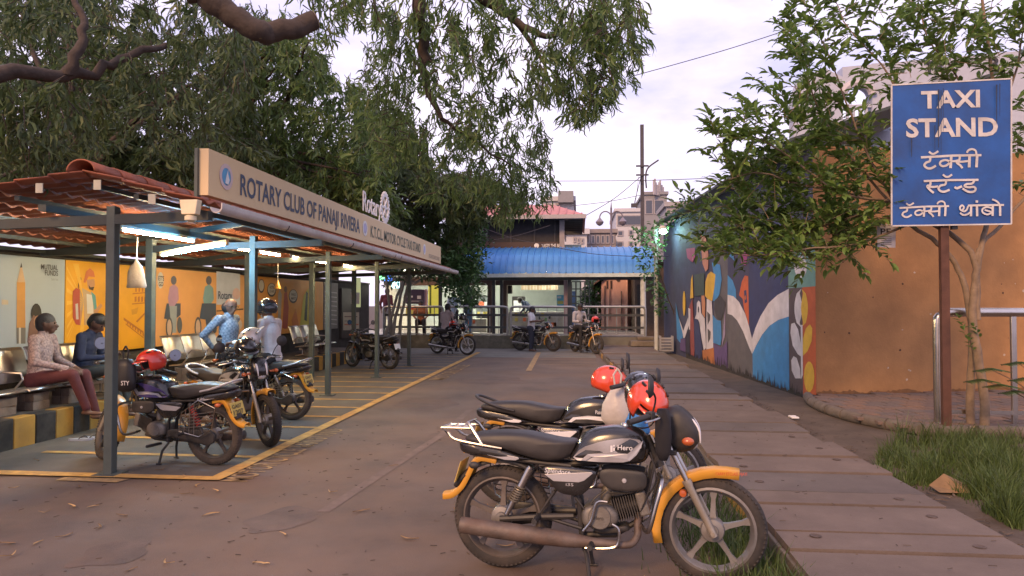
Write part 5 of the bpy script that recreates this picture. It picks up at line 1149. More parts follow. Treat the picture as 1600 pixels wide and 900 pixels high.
# ------------------------------------------------------------------ painted wall and orange wall
m_orange = M('wall_orange', (.40, .205, .078), .85, var=.2, scale=1.4, bump=.35, bscale=30, dirt=.5, dirtcol=(.20, .10, .05), dscale=.9)
m_mural = M('mural_ground', (.055, .062, .115), .75, var=.2, scale=3, bump=.2, bscale=25, dirt=.3, dirtcol=(.06, .055, .05))
A0, A1 = Vector((3.74, 11.47, 0)), Vector((2.99, 21.51, 0)); wd = (A1 - A0).normalized(); wnm = Vector((-wd.y, wd.x, 0)); WH = 4.2
Aend = A0 + wd*12.2
mw = thing('mural_wall', 'tall wall painted with a colourful bird and leaf mural along the footpath', 'wall', A0)
MB().slab3([A0, Aend, Aend + Vector((0, 0, WH)), A0 + Vector((0, 0, WH))], (.20, .085, 0)).build('masonry', m_mural, mw, world=True)
lay = [0]
def mur(col, pts, name='painted_shape'):
    lay[0] += 1; off = wnm*(.002 + .0005*lay[0]); q = []
    for u, v in pts:
        p = onplane(1020 + u*.35545, 330 + v*.35545, A0, wnm); p.z = min(max(p.z, .02), WH-.01); q.append(p + off)
    key = 'mural_%d_%d_%d' % tuple(int(c*255) for c in col)
    return MB().add(q, [tuple(range(len(q)))]).build(name, M(key, col, .7, var=.12, scale=5, bump=.15, bscale=30, dirt=.3, dirtcol=(.07, .06, .055), dscale=1.5), mw, world=True)
wht, blu, yel, red_, gry, nav, pur = (.62, .60, .62), (.06, .25, .52), (.66, .42, .05), (.50, .115, .04), (.12, .115, .12), (.036, .046, .125), (.115, .075, .19)
mur(nav, [(422, 60), (600, 40), (600, 345), (520, 400), (470, 475), (437, 560), (425, 500)]); mur(gry, [(270, 200), (330, 180), (330, 690), (270, 690)]); mur(gry, [(330, 448), (370, 468), (402, 520), (440, 615), (442, 748), (332, 722)])
mur((.05, .05, .10), [(330, 120), (425, 100), (425, 520), (330, 370)]); mur(red_, [(380, 370), (392, 310), (405, 283), (420, 285), (424, 505), (414, 470), (402, 430), (396, 385)]); mur(nav, [(402, 350), (412, 345), (416, 400), (405, 405)]); mur((.40, .12, .06), ell(408, 380, 4, 10))
mur(blu, [(330, 280), (352, 305), (366, 345), (368, 388), (330, 368)]); mur((.10, .05, .12), [(380, 60), (422, 60), (420, 200), (385, 220)]); mur((.30, .06, .20), [(385, 170), (418, 180), (412, 240), (390, 230)])
mur(wht, [(330, 367), (356, 374), (380, 398), (408, 452), (425, 508), (438, 562), (438, 628), (420, 585), (398, 528), (372, 480), (350, 457), (330, 451)])
mur(wht, [(438, 560), (452, 515), (475, 462), (510, 405), (550, 368), (600, 341), (600, 463), (555, 477), (515, 503), (482, 543), (455, 592), (439, 628)])
mur(blu, [(440, 625), (456, 592), (483, 543), (516, 503), (556, 477), (600, 463), (602, 792), (520, 765), (442, 748)])
mur((.16, .32, .28), [(598, 150), (716, 140), (718, 330), (598, 340)]); mur(wht, ell(652, 245, 28, 48)); mur(yel, [(545, 215), (575, 195), (598, 195), (598, 220), (560, 225)])
mur((.10, .075, .078), [(600, 339), (662, 335), (664, 806), (604, 790)]); mur(red_, [(660, 335), (718, 330), (722, 856), (696, 845), (664, 806)])
for (cx, y0, y1, w, c) in ((642, 340, 512, 17, wht), (670, 340, 512, 15, yel)): mur(c, [(656, y1)] + [(cx + w*s*math.sin(math.pi*k/8)*(1 if s else 0), y1 + (y0-y1)*k/8) for s in (-1,) for k in range(1, 8)] + [(656, y0)] + [(cx + w*math.sin(math.pi*k/8), y1 + (y0-y1)*k/8) for k in range(7, 0, -1)])
mur(wht, [(656, 640), (640, 628), (618, 590), (608, 535), (612, 495), (626, 490), (642, 520), (654, 580)]); mur(yel, [(660, 640), (664, 560), (676, 515), (694, 497), (705, 515), (702, 570), (684, 615)])
mur(wht, [(654, 735), (630, 735), (614, 700), (612, 655), (622, 637), (636, 645), (650, 690)]); mur(yel, ell(691, 728, 23, 68)); mur(wht, [(654, 500), (662, 500), (664, 720), (655, 740)])
mur(blu, [(262, 225), (298, 235), (306, 300), (296, 365), (278, 394), (266, 396), (274, 300)]); mur(yel, [(232, 372), (234, 310), (244, 278), (258, 265), (278, 278), (274, 330), (264, 395), (244, 386)]); mur((.055, .055, .06), [(276, 390), (300, 370), (322, 400), (318, 445), (302, 480), (284, 470), (272, 430)])
mur(blu, [(266, 455), (285, 478), (302, 482), (306, 560), (300, 590), (268, 578)]); mur((.30, .25, .36), [(306, 600), (314, 500), (322, 420), (322, 540)]); mur(pur, [(270, 580), (308, 600), (330, 570), (332, 690), (272, 690)])
mur(wht, [(240, 385), (262, 395), (266, 470), (269, 600), (246, 612), (238, 610)]); mur((.085, .08, .082), [(242, 440), (256, 455), (254, 480), (244, 500)]); mur((.085, .08, .082), [(244, 515), (258, 530), (256, 560), (246, 580)]); mur((.50, .23, .12), [(214, 310), (226, 330), (234, 400), (233, 470), (220, 450)])
mur(nav, [(184, 472), (203, 482), (216, 560), (224, 690), (186, 690)]); mur(wht, [(188, 472), (195, 452), (197, 404), (204, 392), (212, 400), (216, 448), (232, 472), (238, 600), (228, 612), (218, 560), (208, 490), (202, 476)]); mur((.02, .02, .03), ell(204, 432, 3, 14)); mur((.46, .17, .05), [(220, 612), (272, 600), (276, 690), (224, 690)])
mur((.50, .24, .16), [(212, 105), (236, 112), (248, 190), (247, 252), (236, 266), (222, 230)]); mur(blu, [(325, 90), (345, 100), (350, 160), (365, 220), (330, 185)]); mur((.33, .08, .18), [(150, 165), (188, 160), (190, 200), (178, 225), (155, 205)]); mur((.055, .085, .075), [(185, 280), (230, 270), (230, 370), (188, 372)])
mur((.28, .07, .06), [(164, 420), (178, 380), (184, 500), (188, 640), (170, 630)]); mur(yel, ell(141, 405, 6, 55)); mur(yel, [(172, 300), (178, 278), (182, 380), (168, 385)]); mur(wht, [(119, 470), (138, 525), (160, 465), (163, 500), (144, 558), (138, 558)]); mur(wht, [(160, 425), (169, 430), (168, 520), (163, 520)])
mur(blu, [(104, 400), (118, 470), (136, 540), (134, 590), (110, 560)]); mur((.035, .035, .06), [(150, 540), (166, 520), (168, 630), (148, 620)]); mur(pur, [(126, 560), (148, 560), (148, 620), (124, 610)])
# mould creeping up from the foot of the wall
q = []; rr = random.Random(3)
for k in range(60): q.append((40 + k*11.4, None))
for (ua, ub, base) in ((150, 330, 0), (330, 600, 0), (600, 722, 0)):
    top = []; n = 110
    for k in range(n+1):
        u = ua + (ub-ua)*k/n; gb = 636 + (u-110)*.36; top.append((u, gb - 20 - 34*abs(mnoise.noise(Vector((u*.03, 1, 0)))) - 95*max(0, mnoise.noise(Vector((u*.35, 2, 0))))))
    q = top + [(ub, 700 + (ub-180)*.36), (ua, 700 + (ua-180)*.36)]
    lay[0] += 1; mb = MB(); off = wnm*(.002 + .0005*lay[0])
    pp = [onplane(1020 + u*.35545, 330 + v*.35545, A0, wnm) for u, v in q]; pp = [Vector((p.x, p.y, max(p.z, .0))) + off for p in pp]; n2 = len(top)
    for i in range(n2 - 1):
        a, b = pp[i], pp[i+1]; mb.add([a, b, Vector((b.x, b.y, -.02)), Vector((a.x, a.y, -.02))], [(0, 1, 2, 3)])
    mb.build('mould_stain', M('mould', (.032, .029, .024), .95, var=.4, scale=8, bump=.4, bscale=40, dirt=.6, dirtcol=(.075, .065, .06), dscale=6), mw, world=True)
MB().slab3([A0 + wnm*.35 + Vector((0, 0, WH+.02)), Aend + wnm*.35 + Vector((0, 0, WH+.02)), Aend - wnm*3 + Vector((0, 0, WH+1.1)), A0 - wnm*3 + Vector((0, 0, WH+1.1))], (0, 0, .05)).build('roof_sheet', M('roof_dark', (.05, .065, .06), .6, var=.2), mw, world=True)
ow = thing('orange_wall', 'weathered orange plastered wall behind the steel railing', 'wall', (6, 12, 0)); C0, C1 = A0 + Vector((-.004, -.012, 0)), Vector((10.5, 13.22, 0)); od = (C1 - C0).normalized(); on = Vector((od.y, -od.x, 0))
MB().slab3([C1, C0, C0 + Vector((0, 0, 4.15)), C1 + Vector((0, 0, 4.15))], (.03, .2, 0)).build('plaster', m_orange, ow, world=True)
n_ = 170; mb = MB()
for k in range(n_):
    a, b = C0 + od*(.03 + 6.5*k/n_), C0 + od*(.03 + 6.5*(k+1)/n_); h0, h1 = [.19 + .06*mnoise.noise(Vector((j*.11, 0, 5))) + .07*max(0, mnoise.noise(Vector((j*.9, 3, 5)))) for j in (k, k+1)]; mb.add([a + on*.004, b + on*.004, b + on*.004 + Vector((0, 0, h1)), a + on*.004 + Vector((0, 0, h0))], [(0, 1, 2, 3)])
mb.build('damp_stain', M('damp', (.24, .115, .045), .95, var=.3, scale=6, dirt=.8, dirtcol=(.09, .065, .045), dscale=4), ow, world=True)
for k in range(26):                            # chips in the plaster
    px, py = rr.choice(((rr.uniform(1285, 1460), rr.uniform(425, 600)), (rr.uniform(1560, 1600), rr.uniform(400, 560)))); p = onplane(px, py, C0, on) + on*.003
    s_ = rr.uniform(.01, .03); MB().add([p + od*s_*math.cos(a)*rr.uniform(.5, 1.2) + Vector((0, 0, s_*math.sin(a)*rr.uniform(.4, 1.2))) for a in (0, 1, 2, 3, 4, 5)], [(0, 1, 2, 3, 4, 5)]).build('plaster_chip', M('chip', (.5, .4, .3), .9) if k % 3 else M('chip_dark', (.1, .05, .03), .9), ow, world=True)
nb_ = thing('paper_notice', 'white paper notice with black heading tied beside the small tree', 'notice', tp(1386, 370, 8.95)); mb = MB()
nq = [tp(1370, 349, 8.95), tp(1400, 352, 8.95), tp(1399, 387, 8.95), tp(1371, 386, 8.95)]; mb.slab3(nq, (0, .004, 0)).build('sheet', M('paper', (.62, .60, .66), .7), nb_, world=True)
put_text(MB(), 'PF', tp(1376, 366, 8.944), (1, 0, 0), (0, 0, 1), .075, .12, .01).build('heading', m_plk, nb_, world=True)
for k in range(5): MB().add([tp(1377, 369+k*3, 8.944), tp(1393, 369.5+k*3, 8.944), tp(1393, 370.5+k*3, 8.944), tp(1377, 370+k*3, 8.944)], [(0, 1, 2, 3)]).build('print_line', M('print_faint', (.25, .24, .26), .7), nb_, world=True)
# ------------------------------------------------------------------ taxi stand sign
m_sblue = M('sign_blue', (.012, .075, .30), .4, var=.2, scale=3, dirt=.55, dirtcol=(.02, .035, .09), dscale=2.2)
m_swhite = M('sign_white', (.56, .54, .53), .5, var=.12, scale=9, dirt=.6, dirtcol=(.24, .22, .21), dscale=5)
TY = 8.41
ts = thing('taxi_sign', 'blue enamel taxi stand sign with white lettering on a rusty post', 'sign', (4.2, TY+.05, .06))
MB().box(4.175, 4.265, TY+.03, TY+.09, .05, 2.9).build('post', M('post_rust', (.10, .045, .03), .75, metal=.2, var=.3, bump=.3), ts, world=True)
cor = [aty(1393, 133, TY), aty(1580, 123, TY), aty(1580, 350, TY), aty(1393, 353, TY)]
MB().slab3(cor, (0, .025, 0)).build('board', m_sblue, ts, world=True)
bd = MB()
for i in range(4):
    a, b = cor[i], cor[(i+1) % 4]; a2, b2 = (a*.0 + a), b; bd.bar(a + Vector((0, -.004, 0)), b + Vector((0, -.004, 0)), .012, .018, up=(0, 1, 0)) if False else bd.bar(a + Vector((0, .0, 0)), b + Vector((0, .0, 0)), .016, .012, up=(0, 1, 0))
bd.build('border', m_swhite, ts, world=True)
MB().bar((4.22, TY+.027, 3.9), (4.22, TY+.06, 3.9), .3, .05).bar((4.30, TY+.05, 2.49), (4.36, TY+.05, 2.49), .05, .05).build('bracket', m_plk, ts, world=True)
def on_sign(px, py, d=.006): p = aty(px, py, TY); return Vector((p.x, TY - d, p.z))
for s_, x0, x1, yb, yt in (('TAXI', 1439, 1531, 169, 141), ('STAND', 1415.5, 1559, 214, 184)):
    a, b = on_sign(x0, yb), on_sign(x1, yb - 2.2 + (0 if s_ == 'TAXI' else 0)); put_text(MB(), s_, a, b - a, (0, 0, 1), (yb - yt)*8.41/1080*.93, (b - a).length, .028).build('lettering', m_swhite, ts, world=True)
DV = lambda u, v: (1400 + u/7.2, 225 + v/7.2)
def stroke(pts, w=26, sm=True):
    if sm and len(pts) > 2: pts = [(p.x, p.y) for p in smoothpath([(x, y, 0) for x, y in pts], 4)]
    dl[0] += 1; d = .005 + .0004*dl[0]; mb = MB(); ribbon(mb, pts, w, lambda u, v: on_sign(*DV(u, v), d)); mb.build('letter_stroke', m_swhite, ts, world=True)
dl = [0]
def taksi(ox, oy, s):
    T = lambda *p: [(ox + x*s, oy + y*s) for x, y in p]; w = 25*s
    stroke(T((0, 20), (350, 0), (680, -6)), w, False)                                             # head line
    stroke(T((105, 15), (100, 60), (60, 78), (38, 110), (70, 140), (115, 142), (168, 112)), w); stroke(T((90, -45), (120, -22), (150, -22), (195, -50)), w*.9)
    stroke(T((340, 8), (332, 140)), w*1.2, False); stroke(T((330, 70), (280, 50), (230, 62), (212, 92), (240, 118), (290, 108), (332, 66)), w*.95)
    stroke(T((335, 62), (380, 62), (430, 50)), w*.9); stroke(T((436, 5), (430, 48), (400, 76), (440, 108), (465, 142)), w); stroke(T((410, 70), (470, 68), (540, 60)), w*.9)
    stroke(T((545, 0), (540, 132)), w*1.25, False); stroke(T((630, -4), (622, 132)), w*1.2, False); stroke(T((622, -2), (612, -55), (570, -72), (530, -58), (515, -30)), w*.9)
taksi(278, 132, 1.0); taksi(35, 705, .82)
def stn(ox, oy):
    T = lambda *p: [(ox + x, oy + y) for x, y in p]
    stroke(T((0, 12), (300, 0), (615, -2)), 24, False); stroke(T((215, -62), (245, -38), (280, -38), (318, -62)), 22)
    stroke(T((75, 8), (72, 55), (38, 68), (70, 110), (112, 145)), 25); stroke(T((50, 74), (110, 78), (160, 70)), 24)
    stroke(T((250, 8), (240, 50), (190, 62), (165, 95), (190, 125), (235, 130), (290, 108)), 24)
    stroke(T((345, 78), (370, 92), (400, 82), (430, 70)), 26); stroke(T((570, 2), (540, 40), (480, 46), (458, 68), (500, 82), (560, 78), (582, 100), (560, 130), (500, 132), (435, 95)), 24)
stn(305, 408)
stroke([(800, 695), (1000, 690), (1205, 688)], 22, False); stroke([(740, 745), (755, 715), (735, 692), (712, 712), (718, 742), (760, 760), (790, 735), (800, 700)], 20); stroke([(712, 775), (745, 800), (790, 795), (825, 770)], 20); stroke([(835, 695), (833, 815)], 26, False)
stroke([(900, 693), (903, 815)], 26, False); stroke([(885, 648), (912, 652)], 26, False); stroke([(1078, 690), (1075, 812)], 25, False); stroke([(1070, 725), (1010, 712), (962, 735), (968, 775), (1020, 795), (1072, 770)], 20); stroke([(985, 745), (1060, 765)], 18, False); stroke([(1158, 690), (1160, 812)], 25, False); stroke([(1158, 690), (1125, 650), (1070, 625)], 20)
# rust runs on the enamel
for (u0, u1, v0, v1) in ((290, 299, 105, 420), (604, 612, 80, 290), (306, 310, 110, 460), (272, 277, 300, 440), (145, 152, 370, 470), (317, 321, 100, 330), (622, 627, 75, 250)):
    k = len([1]); q = [(1380 + u/3.4636, 110 + v/3.4636) for u, v in ((u0, v0), (u1, v0), (u1 - (u1-u0)*.3, v1), (u0 + (u1-u0)*.3, v1))]; dl[0] += 1
    MB().add([on_sign(x, y, .005 + .0004*dl[0]) for x, y in q], [(0, 1, 2, 3)]).build('rust_run', M('rust_run', (.016, .026, .06), .6, var=.5, scale=20), ts, world=True)
# ------------------------------------------------------------------ steel railing on the platform
m_ss = M('stainless', (.58, .54, .49), .22, metal=1, var=.12, dirt=.25, dirtcol=(.3, .22, .16))
rl = thing('steel_railing', 'polished stainless steel railing on the paved platform', 'railing', (4.4, 8.85, .15)); RY = 8.86
x0 = 4.33
MB().tube(smoothpath([(x0, RY, .15), (x0, RY, 1.30), (x0+.03, RY, 1.45), (x0+.14, RY, 1.50)], 5) + [Vector((7.6, RY, 1.50))], .055, 14).build('top_rail', m_ss, rl, world=True, smooth=True)
for x in (5.19, 6.05, 6.9): MB().box(x-.03, x+.03, RY-.02, RY+.02, .15, 1.46).build('upright', m_ss, rl, world=True, bevel=.004)
MB().box(x0+.03, 7.6, RY-.018, RY+.018, .275, .325).build('bottom_rail', m_ss, rl, world=True)
MB().lathe([(.085, 0), (.085, .008), (.06, .02), (.056, .02)], (x0, RY, .152), (0, 0, 1), 18).build('base_flange', m_ss, rl, world=True)
# ------------------------------------------------------------------ eating house across the end of the road
m_bluesheet = M('awning_blue', (.06, .235, .56), .4, metal=.1, var=.12, scale=2, dirt=.25, dirtcol=(.10, .17, .30))
m_brown = M('timber_brown', (.075, .045, .032), .6, var=.2); m_dk = M('dark_upper', (.022, .020, .024), .7, var=.3); m_tile_w = M('tile_white', (.50, .58, .52), .35, var=.06)
m_fpost = M('post_black', (.03, .033, .036), .5)
ah = thing('eating_house', 'two storey eating house with red roof and long blue sheet awning', 'building', (-1, 27, 0))
FY = 27.5
def fx(px, Y=FY): return aty(px, 475, Y).x
def bx(name, mat, px0, px1, py0, py1, Y=FY, d=.15, Yb=None): a, b = aty(px0, py1, Y), aty(px1, py0, Y); return MB().box(a.x, b.x, Y, Y + d, a.z, b.z).build(name, mat, ah, world=True)
FZ = .45
MB().box(-9.2, 2.3, 24.9, 34, -.01, FZ).build('floor', M('shop_floor', (.22, .2, .18), .5), ah, world=True)
MB().box(-9, .1, 31.5, 31.7, FZ, 4.3).build('back_wall', m_tile_w, ah, world=True)
MB().box(-9, .1, FY+.2, 31.5, 3.02, 3.1).build('ceiling', M('ceiling_pale', (.5, .5, .46), .7), ah, world=True)
for px in (768.5,): pass
for px0, px1 in ((761.5, 768.5), (786, 791.5), (881, 886.5)): bx('pillar', m_brown, px0, px1, 432, 535, FY, .5)
bx('lintel', m_brown, 600, 886, 432, 446, FY-.02, .4)
for px0, px1, Yp in ((769, 773.5, 26.15), (781, 785.5, 26.15), (887, 892.5, 26.15), (685, 690, 26.15)): a, b = aty(px0, 475, Yp), aty(px1, 475, Yp); MB().box(a.x, b.x, Yp, Yp+.12, FZ-.2, 2.85).build('awning_post', m_fpost, ah, world=True)
a = aty(1005, 475, 25.9); MB().tube([(a.x, 25.9, .3), (a.x, 25.9, 2.75)], .10, 14).build('awning_post', M('pipe_white', (.50, .52, .50), .5, dirt=.4), ah, world=True, smooth=True)
a = aty(884, 475, 26.3); MB().box(a.x-.08, a.x+.06, 26.5, 26.6, FZ, 2.8).build('awning_post', M('pipe_pink', (.34, .24, .24), .5), ah, world=True)
# blue awning: each curved sheet its own piece
ax0, ax1 = fx(722, 26), fx(1022, 26); npan = 29; pw = (ax1 - ax0)/npan; src = None
prof = [(25.78, 2.74), (25.82, 2.96), (25.98, 3.22), (26.3, 3.46), (26.8, 3.66), (27.4, 3.80), (28.1, 3.90)]
for k in range(npan):
    if src is None:
        mb = MB(); v, f = [], []
        for (x, dz) in ((0, 0), (pw*.80, 0), (pw*.84, .035), (pw*.96, .035), (pw*1.0, 0)):
            for (y, z) in prof: v.append((x, y - dz*.6, z + dz))
        n = len(prof); mb.add(v, [(i*n+j, (i+1)*n+j, (i+1)*n+j+1, i*n+j+1) for i in range(4) for j in range(n-1)])
        src = mb.build('awning_sheet', m_bluesheet, ah, smooth=True, angle=25); src.location = (ax0 + 1, -27, 0)
    else: inst(src, 'awning_sheet', ah, (ax0 + 1 + k*pw, -27, rnd.uniform(-.006, .006)))
MB().box(ax0, ax1+.12, 25.66, 25.79, 2.60, 2.735).build('awning_gutter', M('gutter_pale', (.48, .56, .53), .5, dirt=.3), ah, world=True)
MB().box(ax0, ax1, 26.05, 26.2, 2.5, 2.62).build('awning_beam', m_fpost, ah, world=True)
# upper storey, red roof
ux0, ux1 = aty(700, 475, 28.2).x, aty(884, 475, 28.2).x
MB().box(ux0, ux1-.25, 28.4, 34, 3.1, 5.25).build('upper_wall', m_dk, ah, world=True)
for px in (760, 797, 834, 866): x = aty(px, 475, 28.38).x; MB().box(x, x+.06, 28.36, 28.40, 4.15, 5.2).build('shutter_frame', M('frame_dark', (.04, .035, .04), .6), ah, world=True)
MB().box(ux0, ux1-.3, 28.34, 28.40, 3.75, 4.15).build('fascia', M('fascia_brown', (.06, .035, .032), .6), ah, world=True)
a, b = aty(846, 383, 28.33), aty(880, 383, 28.33); put_text(MB(), 'TASTE THE BEST', (a.x, 28.33, 3.93), (1, 0, 0), (0, 0, 1), .14, b.x - a.x, .02).build('lettering', m_white, ah, world=True)
MB().lathe([(.1, 0), (.1, .02), (.001, .02)], (a.x - .2, 28.335, 4.0), (0, -1, 0), 14).build('emblem', m_white, ah, world=True)
MB().box(ux1-.25, ux1-.05, 28.2, 28.4, 3.1, 5.15).build('corner_column', M('column_pale', (.30, .26, .25), .7), ah, world=True)
e0, e1 = aty(740, 340, 27.6), aty(915, 335, 27.6); zE = e1.z
rf = MB(); rp0, rp1 = aty(745, 318, 31), aty(862, 320, 31)
rf.slab3([(e0.x-2, 27.6, zE), (e1.x, 27.6, zE), (e1.x - 1.4, 31, rp1.z), (e0.x-2, 31, rp1.z)], (0, 0, -.08)).slab3([(e1.x, 27.6, zE), (e1.x, 34.5, zE), (e1.x - 1.4, 31, rp1.z)], (0, 0, -.08))
roof = rf.build('roof', M('roof_red', (.50, .17, .14), .5, var=.12, dirt=.25), ah, world=True)
for k in range(26):
    x = e1.x - .15 - k*.32; t = min(1, max(.05, (e1.x - x)/1.4)); MB().bar((x, 27.6, zE+.02), (x - (0), 27.6 + 3.4*t, zE + (rp1.z - zE)*t + .02), .05, .03).build('roof_seam', M('roof_red_seam', (.42, .13, .11), .5), roof, world=True)
MB().box(e0.x-2, e1.x+.03, 27.5, 27.60, zE-.16, zE+.0).build('eave_board', M('eave_pale', (.36, .33, .33), .6), ah, world=True)
for k in range(9): MB().bar((e1.x-.1, 27.8 + k*.75, zE-.14), (e1.x-1.2, 27.8 + k*.75, zE-.14), .08, .08).build('eave_rafter', m_fpost, ah, world=True)
# lit interior
m_lamp = M('shop_lamp', (1, .96, .80), .4, var=0, emit=70)
for px, py, wh in ((735, 441, 'above the glass display case'), (778, 441, 'between the two brown pillars'), (860, 440, 'beside the timber kitchen hood'), (700, 443, 'above the man in pale blue'), (640, 446, 'behind the purple banner')):
    p = aty(px, py, 28.6); t = thing('shop_lamp', 'glowing white shop ceiling lamp ' + wh, 'lamp', (p.x, 28.6, 2.98), 0, 'ceiling lamps in the eating house')
    MB().lathe([(.001, -.02), (.2, -.02), (.22, 0), (.18, .05), (.001, .06)], (p.x, 28.6, 2.94), (0, 0, 1), 16).build('diffuser', m_lamp, t, world=True, smooth=True); MB().tube([(p.x, 28.6, 2.98), (p.x, 28.6, 3.03)], .05, 8).build('mount', m_white, t, world=True)
def furn(name, label, cat, px0, px1, py0, py1, Y, d, mat, extra=None):
    a, b = aty(px0, py1, Y), aty(px1, py0, Y); a.z = max(a.z, FZ); t = thing(name, label, cat, ((a.x+b.x)/2, Y, FZ)); MB().box(a.x, b.x, Y, Y+d, FZ, b.z).build('body', mat, t, world=True, bevel=.02)
    if extra: extra(t, a, b)
    return t
m_ssd = M('shop_steel', (.42, .42, .40), .3, metal=.8)
def shelves(t, a, b):
    n = 4
    for k in range(n): z = FZ + .2 + (b.z-FZ-.25)*k/(n-1); MB().box(a.x+.04, b.x-.04, t.location.y-.03, t.location.y, z, z+.03).build('shelf', m_ssd, t, world=True)
    for k in range(10):
        x = rnd.uniform(a.x+.1, b.x-.1); z = FZ + .23 + (b.z-FZ-.25)*rnd.randrange(n-1)/(n-1); MB().box(x-.06, x+.06, t.location.y-.035, t.location.y-.002, z+.003, z+.16).build('stock', M('stock_%d' % (k % 4), [(.5, .12, .05), (.5, .42, .1), (.15, .3, .12), (.5, .5, .5)][k % 4], .5), t, world=True)
furn('display_case', 'glass fronted display case with small packets on shelves', 'cabinet', 744, 763, 461, 530, 29.3, .5, M('case_dark', (.10, .12, .12), .4), shelves)
furn('drinks_fridge', 'tall white drinks fridge with black surround inside the shop', 'fridge', 800, 819, 463, 530, 29.3, .6, m_plk, lambda t, a, b: MB().box(a.x+.07, b.x-.07, 29.28, 29.3, FZ+.3, b.z-.18).build('door', M('fridge_white', (.62, .66, .66), .2), t, world=True))
furn('serving_counter', 'steel serving counter along the kitchen opening', 'counter', 792, 880, 487, 530, 28.6, .6, M('counter_tile', (.40, .38, .32), .5), shelves)
furn('snack_counter', 'low lit snack counter behind the left railing', 'counter', 700, 760, 498, 530, 28.2, .5, M('counter_pale', (.42, .42, .36), .5), shelves)
furn('kitchen_hood', 'pale timber fronted hood over the kitchen counter', 'hood', 814, 870, 443, 452, 29.8, .5, M('hood_wood', (.40, .33, .22), .6)) if False else None
a, b = aty(814, 453, 29.5), aty(872, 443, 29.5); kh = thing('kitchen_hood', 'slatted timber hood hanging over the kitchen counter', 'hood', ((a.x+b.x)/2, 29.5, a.z))
nsl = 12
for k in range(nsl): w = (b.x-a.x)/nsl; MB().box(a.x+k*w+.01, a.x+(k+1)*w-.01, 29.5, 29.56, a.z, 3.02).build('slat', M('hood_wood_%d' % (k % 3), [(.36, .28, .18), (.42, .35, .25), (.30, .23, .15)][k % 3], .6), kh, world=True)
a, b = aty(691+100, 459, 28), aty(800, 446, 28); tv = thing('hanging_speaker', 'black box hanging from the shop ceiling', 'speaker', ((a.x+b.x)/2, 28, a.z)); MB().box(a.x, b.x, 28, 28.25, a.z, b.z).build('cabinet', m_plk, tv, world=True, bevel=.02); MB().tube([((a.x+b.x)/2, 28.1, b.z), ((a.x+b.x)/2, 28.1, 3.02)], .02, 6).build('rod', m_plk, tv, world=True)
a, b = aty(724, 460, 28), aty(737, 454, 28); tv = thing('hanging_fan', 'dark wall fan above the men in the shop', 'fan', ((a.x+b.x)/2, 28, a.z)); MB().lathe([(.001, -.06), (.17, -.05), (.2, 0), (.17, .05), (.001, .06)], ((a.x+b.x)/2, 28.1, (a.z+b.z)/2+.05), (0, 1, .2), 18).build('cage', m_plk, tv, world=True, smooth=True); MB().tube([((a.x+b.x)/2, 28.1, b.z+.05), ((a.x+b.x)/2, 28.1, 3.02)], .02, 6).build('rod', m_plk, tv, world=True)
def board(label, px0, px1, py0, py1, Y, col, parts=(), emit=0, name='shop_sign'):
    a, b = aty(px0, py1, Y), aty(px1, py0, Y); t = thing(name, label, 'sign', ((a.x+b.x)/2, Y, a.z)); MB().box(a.x, b.x, Y, Y+.04, a.z, b.z).build('panel', M('board_%s' % label[:18], col, .5, var=.08, emit=emit), t, world=True); k = 0
    for (u0, u1, w0, w1, c) in parts: k += 1; p, q = aty(u0, w1, Y), aty(u1, w0, Y); MB().box(p.x, q.x, Y-.004*k-.003, Y-.004*k+.0005, p.z, q.z).build('print', M('bp_%d_%d_%d' % tuple(int(x*99) for x in c), c, .5), t, world=True)
    return t
board('small blue and yellow poster on the shop pillar', 870, 881, 461, 478, 27.4, (.10, .42, .55), ((871, 880, 470, 475, (.5, .5, .12)), (871, 877, 463, 466, (.5, .6, .6))))
board('purple shop banner with white writing', 634, 662, 452, 475, 25.6, (.035, .025, .06), ((636, 645, 462, 465, (.6, .6, .6)), (652, 658, 462, 467, (.6, .6, .6)), (636, 661, 470, 471, (.4, .4, .45))))
board('red and pink shop panel beside the purple banner', 655, 668, 452, 492, 25.7, (.50, .33, .38), ((656, 662, 453, 460, (.55, .03, .04)),))
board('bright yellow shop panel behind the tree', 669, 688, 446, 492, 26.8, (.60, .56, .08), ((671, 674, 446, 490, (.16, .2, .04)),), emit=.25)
board('lime panel with red stripe below the purple banner', 634, 649, 477, 491, 25.65, (.42, .44, .14), ((636, 648, 481, 484, (.40, .06, .03)),))
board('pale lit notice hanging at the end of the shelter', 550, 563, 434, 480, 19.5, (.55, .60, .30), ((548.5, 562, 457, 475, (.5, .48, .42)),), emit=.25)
for (px, py, c, nm) in ((596, 432, (.15, .75, .25), 'green'), (606, 434, (.05, .18, .8), 'blue'), (618, 445, (.35, .7, .8), 'pale blue')):
    p = aty(px, py, 27.0); t = thing('lit_sign', 'small glowing %s shop sign beyond the shelter end' % nm, 'sign', p); MB().box(p.x-.16, p.x+.16, 27, 27.06, p.z-.13, p.z+.13).build('light_box', M('glow_' + nm, c, .5, var=0, emit=2.5), t, world=True, bevel=.03); MB().tube([(p.x, 27.03, p.z), (p.x, 27.03, 3.3)], .02, 6).build('rod', m_plk, t, world=True)
lh = aty(633, 448, 26.9); 
